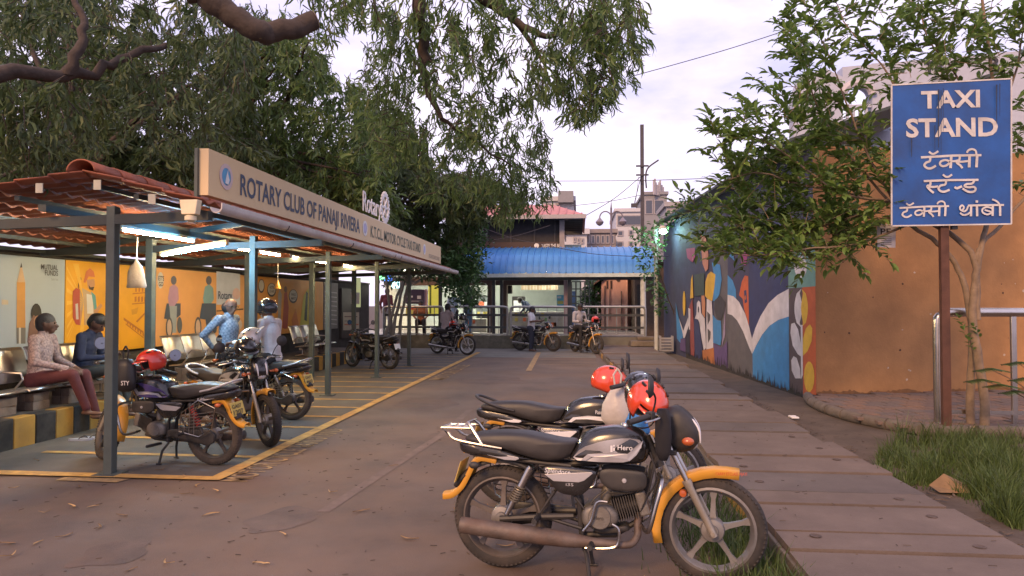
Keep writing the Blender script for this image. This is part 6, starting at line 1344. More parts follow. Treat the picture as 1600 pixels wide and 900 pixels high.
# window grid and greenery right of the shop; pink house
gw = thing('window_grid', 'dark metal grid screen between the shop and the pink house', 'screen', aty(910, 520, 30)); a, b = aty(893, 520, 30), aty(921, 440, 30); mb = MB()
for k in range(5): x = a.x + (b.x-a.x)*k/4; MB().box(x-.03, x+.03, 30, 30.06, FZ, b.z).build('bar', m_fpost, gw, world=True)
for k in range(8): z = a.z + (b.z-a.z)*k/7; MB().box(a.x, b.x, 30.061, 30.1, z-.025, z+.025).build('bar', m_fpost, gw, world=True)
bd_ = thing('blue_door', 'blue shutter door behind the metal grid', 'door', aty(896, 520, 30.4)); a, b = aty(892, 520, 30.4), aty(901, 455, 30.4); MB().box(a.x, b.x, 30.4, 30.46, FZ, b.z).build('leaf', M('door_blue', (.02, .05, .16), .5), bd_, world=True); MB().box(b.x-.08, b.x-.05, 30.36, 30.4, 1.3, 1.42).build('handle', m_chr, bd_, world=True)
m_pink = M('pink_render', (.56, .31, .25), .85, var=.08, scale=2, bump=.1, dirt=.2, dirtcol=(.4, .22, .17)); ph = thing('pink_house', 'small pink rendered house behind the railing', 'house', aty(965, 520, 31)); a, b = aty(940, 520, 30.5), aty(991, 436, 30.5)
hc = aty(981, 475, 30.5).x
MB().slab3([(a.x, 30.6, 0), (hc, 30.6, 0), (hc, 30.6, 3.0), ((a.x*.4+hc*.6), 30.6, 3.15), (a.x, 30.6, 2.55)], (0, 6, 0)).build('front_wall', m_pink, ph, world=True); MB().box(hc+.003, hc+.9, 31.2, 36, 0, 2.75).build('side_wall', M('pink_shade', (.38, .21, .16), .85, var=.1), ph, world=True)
MB().slab3([(a.x-.35, 30.35, 2.42), ((a.x*.4+hc*.6), 30.35, 3.2), ((a.x*.4+hc*.6), 36.8, 3.2), (a.x-.35, 36.8, 2.42)], (0, 0, .08)).slab3([((a.x*.4+hc*.6)+.003, 30.35, 3.2), (hc+1.2, 30.35, 2.9), (hc+1.2, 36.8, 2.9), ((a.x*.4+hc*.6)+.003, 36.8, 3.2)], (0, 0, .08)).build('roof', M('roof_brown', (.12, .07, .055), .8), ph, world=True)
for px in (949, 955): w = MB(); p, q = aty(px-1.8, 452, 30.6), aty(px+1.8, 438, 30.6); wf = MB().box(p.x, q.x, 30.57, 30.599, p.z, q.z).build('window', M('win_frame', (.25, .14, .10), .7), ph, world=True); MB().box(p.x+.02, q.x-.02, 30.56, 30.5695, p.z+.03, q.z-.03).build('pane', M('pane_dark', (.05, .03, .03), .2), wf, world=True)
p = aty(966, 437, 30.55); MB().lathe([(.09, 0), (.09, .03), (.06, .035), (.001, .03)], (p.x, 30.59, p.z), (0, -1, 0), 14).build('vent', M('vent_dark', (.07, .05, .05), .6), ph, world=True)
MB().tube([(a.x+.15, 30.55, 0), (a.x+.15, 30.55, 2.4)], .03, 6).tube([aty(953, 500, 30.55), aty(953, 452, 30.55)], .02, 6).tube([aty(971, 520, 30.55), aty(971, 455, 30.55)], .025, 6).build('pipe', M('pipe_dark', (.12, .07, .06), .6), ph, world=True)
bk = thing('dark_outhouse', 'brown shed wall between the pink house and the mural', 'shed', aty(1000, 520, 30)); a, b = aty(992, 520, 29), aty(1025, 430, 29); MB().box(a.x, b.x+1.5, 29, 32, 0, 3.3).build('wall', M('shed_brown', (.11, .075, .055), .85, var=.3), bk, world=True); MB().box(a.x+.1, a.x+.45, 28.96, 28.999, 0, 2.4).build('door', m_plk, bk, world=True); MB().box(a.x+.02, b.x+1.5, 28.7, 32, 3.303, 3.4).build('roof', m_dk, bk, world=True)
Lh = Leaves(17)
hd_ = thing('hedge_bush', 'dark green bush behind the metal grid', 'bush', aty(932, 520, 31)); r = random.Random(4)
for _ in range(1300): x, y = pick([(915, 440), (942, 430), (942, 530), (905, 530), (905, 470)], r); Lh.ovate(aty(x, y, r.uniform(30.6, 33)), Vector((r.gauss(0, 1), r.gauss(0, 1), r.gauss(-.3, .5))), Vector((r.gauss(0, .5), -.4, 1)), .22, .06)
Lh.build('foliage', m_bl, hd_); MB().tube([(aty(928, 500, 31.5).x, 31.5, 0), (aty(928, 500, 31.5).x, 31.5, 2.6)], .08, 8).build('stem', m_bark, hd_, world=True)
# ------------------------------------------------------------------ railing and plinth at the road's end
m_plinth = M('plinth', (.16, .145, .11), .9, var=.3, bump=.4, bscale=20, dirt=.8, dirtcol=(.055, .06, .03), dscale=1.2)
pn = thing('plinth_wall', 'low mossy concrete plinth below the railings', 'wall', (-3, 24.8, 0)); MB().box(-9, -.2, 24.7, 24.88, -.01, .47).build('concrete', m_plinth, pn, world=True); MB().box(-.19, 2.35, 24.72, 24.88, -.01, .43).build('concrete', m_far, pn, world=True)
m_rail = M('rail_steel', (.36, .36, .34), .35, metal=.75, var=.15); m_raild = M('rail_dark', (.055, .058, .06), .5, metal=.3)
def rail_run(label, px0, px1, Yr=24.82, z0=.47, zt=1.50):
    a, b = aty(px0, 475, Yr).x, aty(px1, 475, Yr).x; t = thing('guard_railing', label, 'railing', ((a+b)/2, Yr, z0))
    MB().tube(smoothpath([(a, Yr, z0), (a, Yr, zt-.15), (a+.04, Yr, zt-.03), (a+.16, Yr, zt)], 4) + smoothpath([(b-.16, Yr, zt), (b-.04, Yr, zt-.03), (b, Yr, zt-.15), (b, Yr, z0)], 4), .045, 10).build('top_rail', m_rail, t, world=True, smooth=True)
    for z in (1.20, .76): MB().box(a+.05, b-.05, Yr-.025, Yr+.025, z-.04, z+.04).build('mid_rail', m_raild, t, world=True)
    MB().box(a+.05, b-.05, Yr-.02, Yr+.02, z0+.02, z0+.06).build('bottom_rail', m_rail, t, world=True)
    n = max(3, int((b-a)/.30)); s_ = None
    for k in range(1, n):
        x = a + (b-a)*k/n - (a+b)/2
        if s_ is None: s_ = MB().box(-.014, .014, -.012, .012, .065, zt-z0-.04).build('baluster', m_rail, t); s_.location = (x, 0, 0)
        else: inst(s_, 'baluster', t, (x, 0, 0))
    return t
rail_run('steel guard railing in front of the shop counters', 697, 793); rail_run('steel guard railing beside the small blue poster', 798, 899); rail_run('steel guard railing in front of the pink house', 904.5, 1008); rail_run('steel guard railing behind the shelter end', 600, 692)
# steps, block and debris at the end of the footpath
st = thing('stone_step', 'broken concrete step at the end of the footpath', 'step', aty(1010, 542, 24)); p = gnd(1008, 546)
MB().add([(1.75, 23.9, .15), (2.75, 23.8, .15), (2.8, 24.6, .15), (1.7, 24.65, .15), (1.8, 23.95, .34), (2.7, 23.88, .34), (2.75, 24.55, .34), (1.75, 24.6, .34)], [(3,2,1,0),(4,5,6,7),(0,1,5,4),(1,2,6,5),(2,3,7,6),(3,0,4,7)]).build('slab', m_kerb, st, world=True, bevel=.03); MB().box(2.0, 2.6, 24.2, 24.66, .341, .47).build('upper_slab', m_kerb, st, world=True, bevel=.03)
cr_ = thing('plastic_crate', 'translucent white plastic crate by the foot of the mural', 'crate', gnd(1040, 557)); c = gnd(1041, 556); m_cl = M('plastic_clear', (.42, .42, .44), .3, trans=.4)
for k in range(5):
    z = .15 + .09*k; MB().box(c.x-.2, c.x+.2, c.y-.15, c.y-.13, z, z+.05).box(c.x-.2, c.x+.2, c.y+.13, c.y+.15, z, z+.05).box(c.x-.2, c.x-.18, c.y-.13, c.y+.13, z, z+.05).box(c.x+.18, c.x+.2, c.y-.13, c.y+.13, z, z+.05).build('side_slat', m_cl, cr_, world=True)
for sx in (-1, 1):
    for sy in (-1, 1): MB().box(c.x+sx*.185-.02, c.x+sx*.185+.02, c.y+sy*.135-.02, c.y+sy*.135+.02, .15, .62).build('corner', m_cl, cr_, world=True)
MB().box(c.x-.19, c.x+.19, c.y-.14, c.y+.14, .152, .165).build('base', m_cl, cr_, world=True)
# ------------------------------------------------------------------ poles, lamps, wires
m_pole = M('pole_dark', (.05, .045, .055), .6, var=.2); up_ = thing('utility_pole', 'tall dark utility pole rising behind the blue awning', 'pole', aty(1003, 520, 36)); pz = aty(1003, 195, 36); px_ = pz.x
MB().box(px_-.09, px_+.09, 35.92, 36.08, 0, pz.z).build('mast', m_pole, up_, world=True, bevel=.01)
for py in (260, 274): z = aty(1003, py, 36).z; MB().box(px_-.32, px_+.32, 35.85, 35.91, z-.04, z+.04).build('cross_arm', m_pole, up_, world=True)
MB().tube(smoothpath([aty(1010, 294, 35.8), aty(1009, 275, 35.8), aty(1013, 262, 35.8), aty(1029, 250, 35.8)], 5), .04, 8).build('lamp_arm', m_pole, up_, world=True, smooth=True)
p = aty(991, 321, 35.8); MB().box(p.x-.16, p.x+.16, 35.7, 35.9, p.z-.10, p.z+.10).tube([(p.x, 35.8, p.z+.1), (px_-.05, 35.85, aty(1003, 274, 36).z)], .02, 6).build('floodlight', m_pole, up_, world=True)
dl_ = thing('double_lamp', 'double armed ornamental street lamp beyond the awning', 'street lamp', aty(955, 520, 40)); cx = aty(955, 345, 40); zt = aty(955, 325, 40).z
MB().tube([(cx.x, 40, 0), (cx.x, 40, zt)], .06, 8).lathe([(.05, 0), (.001, .5)], (cx.x, 40, zt), (0, 0, 1), 8).build('mast', M('lamp_grey', (.16, .14, .17), .6), dl_, world=True)
for sx in (-1, 1):
    w = abs(aty(937, 345, 40).x - cx.x); z0 = aty(955, 340, 40).z
    MB().tube([(cx.x + sx*(w/2 - w/2*math.cos(math.pi*k/10)), 40, z0 + w*.55*math.sin(math.pi*k/10)) for k in range(11)], .035, 8).build('arm', M('lamp_grey', (.16, .14, .17)), dl_, world=True, smooth=True)
    MB().lathe([(.03, 0), (.10, -.1), (.2, -.22), (.24, -.26), (.19, -.38), (.10, -.46), (.001, -.5)], (cx.x + sx*w, 40, z0 + .02), (0, 0, 1), 14).build('lantern', M('lantern_grey', (.20, .18, .22), .4), dl_, world=True, smooth=True)
# bright wall lamp on the pale pole at the far end of the mural
p = aty(1035, 362, 21.6); wl = thing('wall_lamp', 'glaring greenish white lamp on the pale pole at the mural end', 'lamp', (p.x, 21.6, p.z)); 
pp_ = thing('pale_pole', 'pale pole at the far end of the mural wall', 'pole', (p.x+.02, 21.75, .15)); MB().tube([(p.x-.12, 22.3, .1), (p.x-.12, 22.3, p.z+.3)], .07, 10).build('mast', M('pole_pale', (.42, .44, .43), .5), pp_, world=True, smooth=True)
MB().ball((p.x, 21.5, p.z), .095, 14, sc=(1, 1, .8)).build('bulb', M('lamp_green_white', (.55, 1, .88), .3, var=0, emit=130), wl, world=True, smooth=True); MB().lathe([(.11, .05), (.14, .10), (.06, .17), (.001, .17)], (p.x, 21.5, p.z), (0, 0, 1), 14).build('shade', m_fix, wl, world=True, smooth=True); MB().tube([(p.x, 21.5, p.z+.15), (p.x-.12, 22.28, p.z+.18)], .025, 8).build('arm', m_fix, wl, world=True)
def wire(label, pts, r_=.012, sag=.0):
    q = smoothpath(pts, 8); o = MB().tube(q, r_, 5).build('overhead_wire', M('wire_dark', (.05, .045, .055), .7), None, loc=q[0]); tag(o, label, 'wire')
wire('long overhead wire running from the acacia up across the open sky', [aty(985, 120, 20), aty(1150, 73, 20), aty(1330, 12, 20), aty(1420, -25, 20)], .012)
wire('thin level wire across the sky past the utility pole', [aty(840, 283, 36), aty(1003, 282, 35.7), aty(1150, 277, 36)], .018); wire('wire slanting from the utility pole down to the red roof', [aty(1001, 276, 35.7), aty(960, 310, 35), aty(915, 337, 34)], .018)
wire('loose wire drooping from the pole above the double lamp', [aty(1000, 305, 35.6), aty(950, 315, 36), aty(890, 322, 36)], .015); wire('black cable sagging across the blue awning', [aty(860, 385, 25.6), aty(930, 397, 25.5), aty(1010, 401, 25.5), aty(1045, 400, 22)], .012)
wire('cable crossing in front of the dark upper storey', [aty(745, 352, 27.3), aty(800, 372, 27.2), aty(850, 382, 27.2)], .010); wire('second cable crossing the dark upper storey', [aty(745, 378, 27.3), aty(800, 370, 27.25), aty(860, 352, 27.2)], .010); wire('wire hanging down beside the utility pole', [aty(998, 276, 35.6), aty(995, 300, 35.6), aty(993, 318, 35.75)], .012)
# ------------------------------------------------------------------ buildings beyond
def block(name, label, px0, px1, pyt, Y, depth, mat, wins=(), extra=None):
    a, b = aty(px0, 475, Y), aty(px1, pyt, Y); t = thing(name, label, 'building', ((a.x+b.x)/2, Y, 0)); MB().box(a.x, b.x, Y, Y+depth, 0, b.z).build('wall', mat, t, world=True); MB().box(a.x-.2, b.x+.2, Y-.25, Y+depth, b.z+.003, b.z+.4).build('parapet', mat, t, world=True)
    for (u0, u1, v0, v1) in wins:
        p, q = aty(u0, v1, Y), aty(u1, v0, Y); w = MB().box(p.x, q.x, Y-.10, Y-.001, p.z, q.z).build('window', M('far_frame', (.30, .28, .30), .6), t, world=True); MB().box(p.x+.12, q.x-.12, Y-.12, Y-.1005, p.z+.12, q.z-.12).build('pane', M('far_glass', (.07, .08, .11), .15), w, world=True)
    return t
fb = M('far_render', (.48, .48, .51), .8, var=.06); fb2 = M('far_render_grey', (.23, .23, .25), .8, var=.08)
t = block('apartment_block', 'white multi storey block behind the double street lamp', 963, 1003, 331, 78, 12, fb, ((964.5, 974, 360, 369), (982, 989.5, 359, 368), (964.5, 974, 377, 386), (982, 989.5, 377, 386), (964, 1002, 336, 353)))
t = block('tower_block', 'grey tower with telecom masts behind the utility pole', 1006, 1042, 304, 95, 12, fb2, ((1008, 1020, 312, 335), (1022, 1038, 312, 335)))
for k in range(9): p = aty(1020 + k*2.2 + rnd.uniform(-1, 1), 300, 95); MB().box(p.x-.12, p.x+.12, 94+k*.2, 94.25+k*.2, p.z-.5, p.z + rnd.uniform(.6, 1.7)).build('antenna', M('antenna', (.35, .33, .36), .6), t, world=True)
block('low_block', 'low building with a strip of glass between red roof and apartment block', 914, 962, 364, 70, 10, M('far_brown', (.25, .22, .22), .8), tuple((916 + k*7.5, 922.5 + k*7.5, 367, 381) for k in range(6)))
t = block('rear_block', 'pale building with roof plant rising behind the red roof', 848, 896, 314, 60, 8, fb, ((852, 860, 318, 326), (868, 876, 318, 326)))
for px in (872, 884): a, b = aty(px, 316, 59), aty(px+12, 309, 59); MB().box(a.x, b.x, 59, 61, a.z, b.z+.6).build('roof_plant', fb2, t, world=True)
block('side_block', 'pale wall with windows seen under the red roof corner', 885, 917, 366, 50, 6, fb, ((896, 900, 370, 379), (902, 906, 371, 380), (908, 912, 372, 381)))
block('terrace_block', 'long pale wall rising behind the dark roof of the mural building', 1042, 1110, 322, 60, 6, M('far_tan', (.32, .31, .32), .8))
# white theatre-like building with an arched opening, top right
wb = thing('arched_building', 'white building with an arched parapet opening behind the small tree', 'building', (10, 24, 0)); WY = 24.0; m_wb = M('white_render', (.40, .43, .51), .8, var=.06, dirt=.2, dirtcol=(.35, .34, .36), dscale=.4)
def wq(px, py): p = aty(px, py, WY); return (p.x, p.z)
top = [wq(1240, 150), wq(1250, 120), wq(1290, 107), wq(1400, 97), wq(1640, 75)]; ac_ = [wq(1340 + 23*math.cos(R(180 - 12*k)), 148 - 17*math.sin(R(180 - 12*k))) for k in range(16)]
sill = 148; L_, Rr = ac_[0], ac_[-1]; mb = MB()
def wall_poly(p, y0=WY, y1=WY+.5): mb.plate(p, y0, y1)
wall_poly([wq(1240, 475), wq(1317, 475), (L_[0], wq(1317, 475)[1]), L_, (L_[0], top[2][1]-.3), top[2], top[1], top[0]])
wall_poly([Rr, (Rr[0], wq(0, 475)[1]), wq(1640, 475), top[4], top[3], (Rr[0], top[3][1]-.02)])
for k in range(15): a, b = ac_[k], ac_[k+1]; ft = lambda x: top[2][1] + (top[3][1]-top[2][1])*(x-top[2][0])/(top[3][0]-top[2][0]); mb.plate([a, b, (b[0], ft(b[0])), (a[0], ft(a[0]))], WY, WY+.5)
mb.build('facade', m_wb, wb, world=True); MB().tube([(x, WY-.03, z) for x, z in ac_], .14, 8).build('arch_moulding', M('mould_pale', (.45, .42, .44), .7), wb, world=True)
a, b = aty(1317, 475, WY), aty(1363, 167, WY); MB().box(a.x, b.x, WY+.05, WY+.3, 0, aty(1317, 185, WY).z).build('infill_wall', m_wb, wb, world=True)
for k in range(5): x = a.x + (b.x-a.x)*(k+.1)/5; MB().box(x, x+.08, WY+.1, WY+.18, aty(1317, 185, WY).z, aty(1317, 167, WY).z).build('rail_bar', m_wb, wb, world=True)
MB().box(a.x, b.x, WY+.06, WY+.22, aty(1317, 168, WY).z, aty(1317, 163, WY).z).build('rail_top', m_wb, wb, world=True)
a, b = aty(1300, 230, WY), aty(1390, 196, WY); MB().slab3([(a.x-.4, WY-1.3, a.z+.2), (b.x, WY-1.3, a.z+.2), (b.x, WY-.003, b.z), (a.x, WY-.003, b.z)], (0, 0, .08)).build('canopy', M('canopy_blue', (.06, .09, .17), .5), wb, world=True)
for u0, u1, v0, v1 in ((1275, 1298, 178, 215), (1310, 1330, 240, 262), (1340, 1362, 200, 240)): p, q = aty(u0, v1, WY), aty(u1, v0, WY); w = MB().box(p.x, q.x, WY-.06, WY-.001, p.z, q.z).build('window', m_wb, wb, world=True); MB().box(p.x+.08, q.x-.08, WY-.08, WY-.0605, p.z+.08, q.z-.08).build('pane', M('far_glass', (.07, .08, .11)), w, world=True)
for s_, u0, u1, v0 in (('TR', 1445, 1477, 115), ('R', 1546, 1565, 109)):
    a = aty(u0, v0, WY-.05); b = aty(u1, v0, WY-.05); letters3d(s_, (a.x, WY-.06, a.z), (1, 0, .03), (0, 0, 1), .42, b.x - a.x, .08).build('letters', m_plk, wb, world=True)
# ------------------------------------------------------------------ parked motorcycles
m_alc = m_alloyd
motorcycle('motorcycle', 'black and grey motorcycle taxi with chrome rack parked against the kerb', (-.465, 4.215, 0), (.755, 4.09, 0), lean=3.5, steer=-4, rack=True, near=True, rim=m_alloy)
motorcycle('motorcycle', 'black motorcycle with plain tail parked behind the chrome racked one', (-.56, 5.52, 0), (.66, 5.36, 0), lean=4, steer=8, accent=m_plk, stripe=m_wht, near=True, emblem='Passion', spring=m_sprr, grab=m_plk, guard=False)
m_purp = M('tank_purple', (.06, .045, .15), .3, coat=.5, var=.1)
motorcycle('motorcycle', 'purple and black motorcycle parked under the shelter post', (-3.60, 6.58, 0), (-4.83, 6.74, 0), lean=2, steer=-34, accent=m_purp, spring=m_sprr, plate_txt=('GA07', '1207'), exh=m_rust, rim=m_alloyd)
motorcycle('motorcycle', 'motorcycle parked facing the road between two others with dark headlight visor', (-4.60, 8.05, 0), (-3.46, 7.45, 0), lean=3, steer=-16, accent=m_grey, plate=m_plate)
motorcycle('motorcycle', 'dark motorcycle ridden by the man in the black helmet', (-3.95, 9.22, 0), (-5.15, 9.42, 0), lean=1, steer=5, accent=m_grey, grab=m_silver, plate_txt=('GA07', '4410'))
motorcycle('motorcycle', 'black motorcycle with white plate under the far end of the shelter', (-4.60, 16.55, 0), (-5.72, 17.1, 0), lean=3, steer=-10, accent=m_blk, fender=m_blk, plate=m_platew, cowl=False, guard=False, rim=m_alloy)
motorcycle('motorcycle', 'black motorcycle with silver wheels and helmets on its tank', (-4.55, 22.0, 0), (-3.50, 21.42, 0), lean=3, steer=8, rim=m_alloyl, exh=m_chr, accent=m_blk)
motorcycle('motorcycle', 'black motorcycle beside the man in white shirt and blue jeans', (-1.98, 23.75, 0), (-.93, 23.35, 0), lean=2, steer=-5, exh=m_chr, accent=m_blk)
motorcycle('motorcycle', 'motorcycle with white headlight cowl in front of the blue poster railing', (-.12, 23.25, 0), (.52, 22.3, 0), lean=3, steer=8, exh=m_chr, accent=m_blk, tank=m_blk)
motorcycle('motorcycle', 'chrome lamped motorcycle half out of view beside the striped kerb', (-6.02, 5.06, 0), (-6.02, 6.29, 0), lean=3, steer=0, cowl=False, accent=m_blk, rim=m_alloy)
# ------------------------------------------------------------------ helmets and bags on the bikes
m_hred = M('helmet_red', (.55, .035, .018), .22, var=.06, coat=.8); m_hred2 = M('helmet_red_orange', (.60, .06, .02), .22, var=.06, coat=.8); m_hblk = M('helmet_black', (.018, .018, .02), .2, coat=.7); m_hsil = M('helmet_silver', (.45, .42, .40), .3, metal=.3, coat=.5)
def hat(label, px, py, Y, rz, mat, **k): return helmet(label, aty(px, py, Y), rz, mat, **k)
hat('red open face helmet hung on the handlebar of the chrome racked motorcycle', 1012, 630, 4.25, R(-70), m_hred2, ry=R(38), rx=R(-10))
hat('black helmet hung behind the red one on the chrome racked motorcycle', 1005, 617, 4.52, R(95), m_hblk, ry=R(-30))
hat('red helmet on the handlebar of the plain tailed motorcycle', 952, 598, 5.5, R(10), m_hred2, ry=R(20))
hat('red helmet resting on the tank of the purple motorcycle', 236, 566, 6.62, R(-125), m_hred, ry=R(12))
hat('silver helmet on the headlight of the road facing motorcycle', 392, 530, 7.75, R(40), m_hsil, ry=R(-35))
hat('black helmet hung on the headlight of the road facing motorcycle', 384, 545, 7.5, R(-40), m_hblk, ry=R(25))
hat('red helmet on the tank of the motorcycle with silver wheels', 707, 507, 21.6, R(-60), m_hred, ry=R(10)); hat('black helmet on the handlebar of the motorcycle with silver wheels', 723, 496, 21.5, R(-40), m_hblk, full=True)
hat('red helmet on the motorcycle with white headlight cowl', 930, 500, 22.7, R(-60), m_hred)
def soft_bag(label, c, prof, mat, seed, name='carrier_bag', cat='bag'):
    t = thing(name, label, cat, (c.x, c.y, c.z + prof[-1][0])); rr = random.Random(seed); v = []; n = 18
    for (dz, a_, b_) in prof:
        for j in range(n): an = 2*math.pi*j/n; k = 1 + .07*math.sin(4*an + dz*14 + seed) + rr.uniform(-.03, .03); v.append((c.x + a_*k*math.cos(an), c.y + b_*k*math.sin(an), c.z + dz))
    f = [(i*n+j, i*n+(j+1) % n, (i+1)*n+(j+1) % n, (i+1)*n+j) for i in range(len(prof)-1) for j in range(n)] + [tuple(range((len(prof)-1)*n, len(prof)*n)), tuple(range(n-1, -1, -1))]
    MB().add(v, f).build('bag_body', mat, t, world=True, smooth=True, angle=80)
    for s in (-1, 1) if name != 'jacket' else (): MB().tube([(c.x+s*.02, c.y, c.z+prof[0][0]), (c.x+s*.03, c.y, c.z+prof[0][0]+.08), (c.x, c.y, c.z+prof[0][0]+.13)], .008, 6).build('handle', mat, t, world=True)
m_bag = M('bag_white', (.62, .57, .52), .4, var=.1, bump=.4, bscale=25, trans=.25)
soft_bag('white plastic carrier bag hanging from the plain tailed motorcycle', aty(965, 632, 5.25), [(.14, .03, .02), (.08, .07, .05), (.0, .11, .08), (-.10, .12, .08), (-.15, .09, .06), (-.17, .03, .02)], m_bag, 2)
soft_bag('blue striped cloth bag between the two kerbside motorcycles', aty(994, 662, 4.85), [(.07, .05, .04), (.02, .07, .05), (-.05, .09, .05), (-.07, .08, .04)], M('cloth_blue', (.05, .20, .48), .8, var=.5, scale=25), 3)
soft_bag('black cloth jacket slung on the handlebar of the chrome racked motorcycle', aty(1036, 672, 3.98), [(.12, .03, .02), (.06, .045, .03), (-.02, .05, .035), (-.12, .042, .03), (-.17, .02, .015)], M('cloth_black', (.014, .013, .016), .85, var=.3), 5, 'jacket', 'jacket')
soft_bag('black printed bag hanging from the front of the purple motorcycle', aty(196, 588, 6.45), [(.17, .06, .04), (.10, .10, .06), (-.05, .11, .07), (-.12, .10, .06), (-.15, .06, .03)], M('bag_black', (.016, .015, .016), .5), 4)
q = aty(189, 602, 6.36); put_text(MB(), 'STY', q, (1, 0, 0), (0, 0, 1), .045, .085, .008).build('print', m_wht, bpy.data.objects['carrier_bag.002'] if 'carrier_bag.002' in bpy.data.objects else None, world=True)
# ------------------------------------------------------------------ people
def chk(name, col, col2, sc=30):
    m = M(name, col, .85, var=.2, scale=14)
    t = m.node_tree; b = t.nodes['Principled BSDF']; co = t.nodes.new('ShaderNodeTexCoord'); mp = t.nodes.new('ShaderNodeMapping'); mp.inputs['Rotation'].default_value = (.3, .2, .5); w = t.nodes.new('ShaderNodeTexChecker'); w.inputs['Scale'].default_value = sc; w.inputs['Color1'].default_value = col + (1,); w.inputs['Color2'].default_value = col2 + (1,)
    t.links.new(co.outputs['Object'], mp.inputs[0]); t.links.new(mp.outputs[0], w.inputs['Vector']); t.links.new(w.outputs['Color'], b.inputs['Base Color']); return m
def cl(name, col): return M(name, col, .88, var=.16, scale=9, bump=.35, bscale=26)
m_patt = M('shirt_patterned', (.30, .22, .21), .85, var=.55, scale=42, bump=.35, bscale=26)
person('man in patterned shirt and maroon trousers sitting on the steel bench', (-6.62, 7.92, 0), R(12), sit(.59, .335, .46, .05, (.85, .25, .0), dict(anL=(.62, .12, .22), anR=(.60, -.06, .30), knR=(.46, -.14, .74), knL=(.47, .14, .72), wrL=(.36, .13, .80), wrR=(.40, -.12, .81), palmL=(0, 0, -1))), (m_skind, m_patt, cl('trousers_maroon', (.085, .022, .026))), .011, m_hairg, feet='bare')
person('man in dark blue shirt sitting bent over his phone on the bench', (-6.58, 8.60, 0), R(8), sit(.59, .335, .46, .12, (.78, .05, -.60), dict(anL=(.58, .12, .20), anR=(.58, -.10, .20), head=(.20, 0, 1.345), wrL=(.38, .08, .90), wrR=(.38, -.08, .90), hdL=(.6, -.5, .2), hdR=(.6, .5, .2), palmL=(0, 0, 1), palmR=(0, 0, 1))), (m_skind, cl('shirt_navy', (.018, .024, .055)), cl('trousers_grey', (.045, .05, .05))), .011, feet='bare')
person('bald man with glasses in blue checked shirt standing behind the motorcycles', (-5.06, 9.55, 0), R(-8), stand(1.66, 0, (.9, -.35, -.15), dict(wrL=(-.18, .08, .95), wrR=(-.18, -.08, .97), elL=(-.20, .26, 1.16), elR=(-.20, -.26, 1.16))), (m_skin, chk('shirt_check', (.14, .19, .26), (.26, .31, .38)), cl('trousers_dark', (.03, .03, .035))), .012, m_hairg, bald=True, glasses=True)
gl = MB(); 
rider = person('man in white shirt and black helmet astride the dark motorcycle', (-4.27, 9.28, 0), R(171), sit(.76, .03, .36, .04, (.92, .3, 0), dict(wrL=(.42, .26, 1.07), wrR=(.42, -.26, 1.07), hdL=(.9, -.1, -.1), hdR=(.9, .1, -.1), curlL=.9, curlR=.9, knL=(.34, .26, .66), knR=(.34, -.26, .66), anL=(.22, .32, .09), anR=(.22, -.32, .09))), (m_skin, cl('shirt_white', (.56, .53, .52)), cl('trousers_black', (.022, .022, .026))), .012, helm=True)
hp_ = wmat(rider) @ Vector((.08, 0, 1.545)); helmet('black full face helmet worn by the rider in the white shirt', hp_ , R(171 + 18), m_hblk, full=True)
far = .017
person('man in pale shirt sitting sideways on the motorcycle with silver wheels', (-4.28, 21.95, 0), R(62), sit(.72, .03, .40, .08, (.9, -.1, -.15), dict(elR=(.1, -.32, 1.02), wrR=(.2, -.42, .92))), (m_skind, cl('shirt_pale_pink', (.44, .37, .37)), cl('trousers_black', (.022, .022, .026))), far)
person('man in white shirt and dark trousers leaning on a motorcycle by the railing', (-1.62, 23.25, 0), R(-12), stand(1.48, 0, (.9, .1, -.4), dict(wrL=(.34, .10, 1.02), wrR=(.36, -.10, 1.03), elL=(.06, .22, 1.02), elR=(.06, -.22, 1.02), hdL=(.9, -.2, .2), hdR=(.9, .2, .2), palmL=(0, 0, 1), palmR=(0, 0, 1)), .16), (m_skind, cl('shirt_white_short', (.58, .58, .62)), cl('trousers_navy', (.025, .03, .05))), far, sleeves='short', feet='bare')
person('man in grey white shirt seated on the white cowled motorcycle', (-.05, 23.12, 0), R(-55), sit(.72, .03, .36, .10, (.85, -.1, -.35), dict(wrL=(.42, .22, 1.02), wrR=(.42, -.22, 1.02))), (m_skind, cl('shirt_offwhite', (.42, .40, .42)), cl('trousers_black', (.022, .022, .026))), far)
person('man in pale blue shirt standing at the shop counter', (aty(709, 475, 27).x, 27.0, FZ), R(100), stand(1.6, 0, (1, -.4, 0), dict(wrR=(.2, -.2, 1.35), elR=(.1, -.28, 1.12))), (m_skin, cl('shirt_sky', (.34, .42, .52)), cl('trousers_dark', (.03, .03, .035))), far)
person('man in black shirt resting an elbow at the shop counter', (aty(731, 475, 26.4).x, 26.4, FZ), R(60), stand(1.62, 0, (1, -.2, 0), dict(wrR=(.3, -.38, 1.05), elR=(.05, -.44, 1.12)), bend=.25), (m_skin, cl('shirt_black', (.02, .03, .03)), cl('jeans_blue', (.07, .13, .2))), far, sleeves='short')
person('man in dark blue shirt bending over the kitchen counter', (aty(832, 475, 28.1).x, 28.05, FZ), R(160), stand(1.6, 0, (1, 0, -.5), None, bend=.9), (m_skind, cl('shirt_indigo', (.04, .06, .11)), cl('trousers_dark', (.03, .03, .035))), far)
person('man in maroon shirt and pale trousers standing behind the railing', (aty(604, 475, 25.6).x, 25.6, FZ), R(75), stand(1.72, 0, (1, .3, 0)), (m_skind, cl('shirt_maroon', (.085, .018, .035)), cl('trousers_pale', (.36, .36, .33))), far)
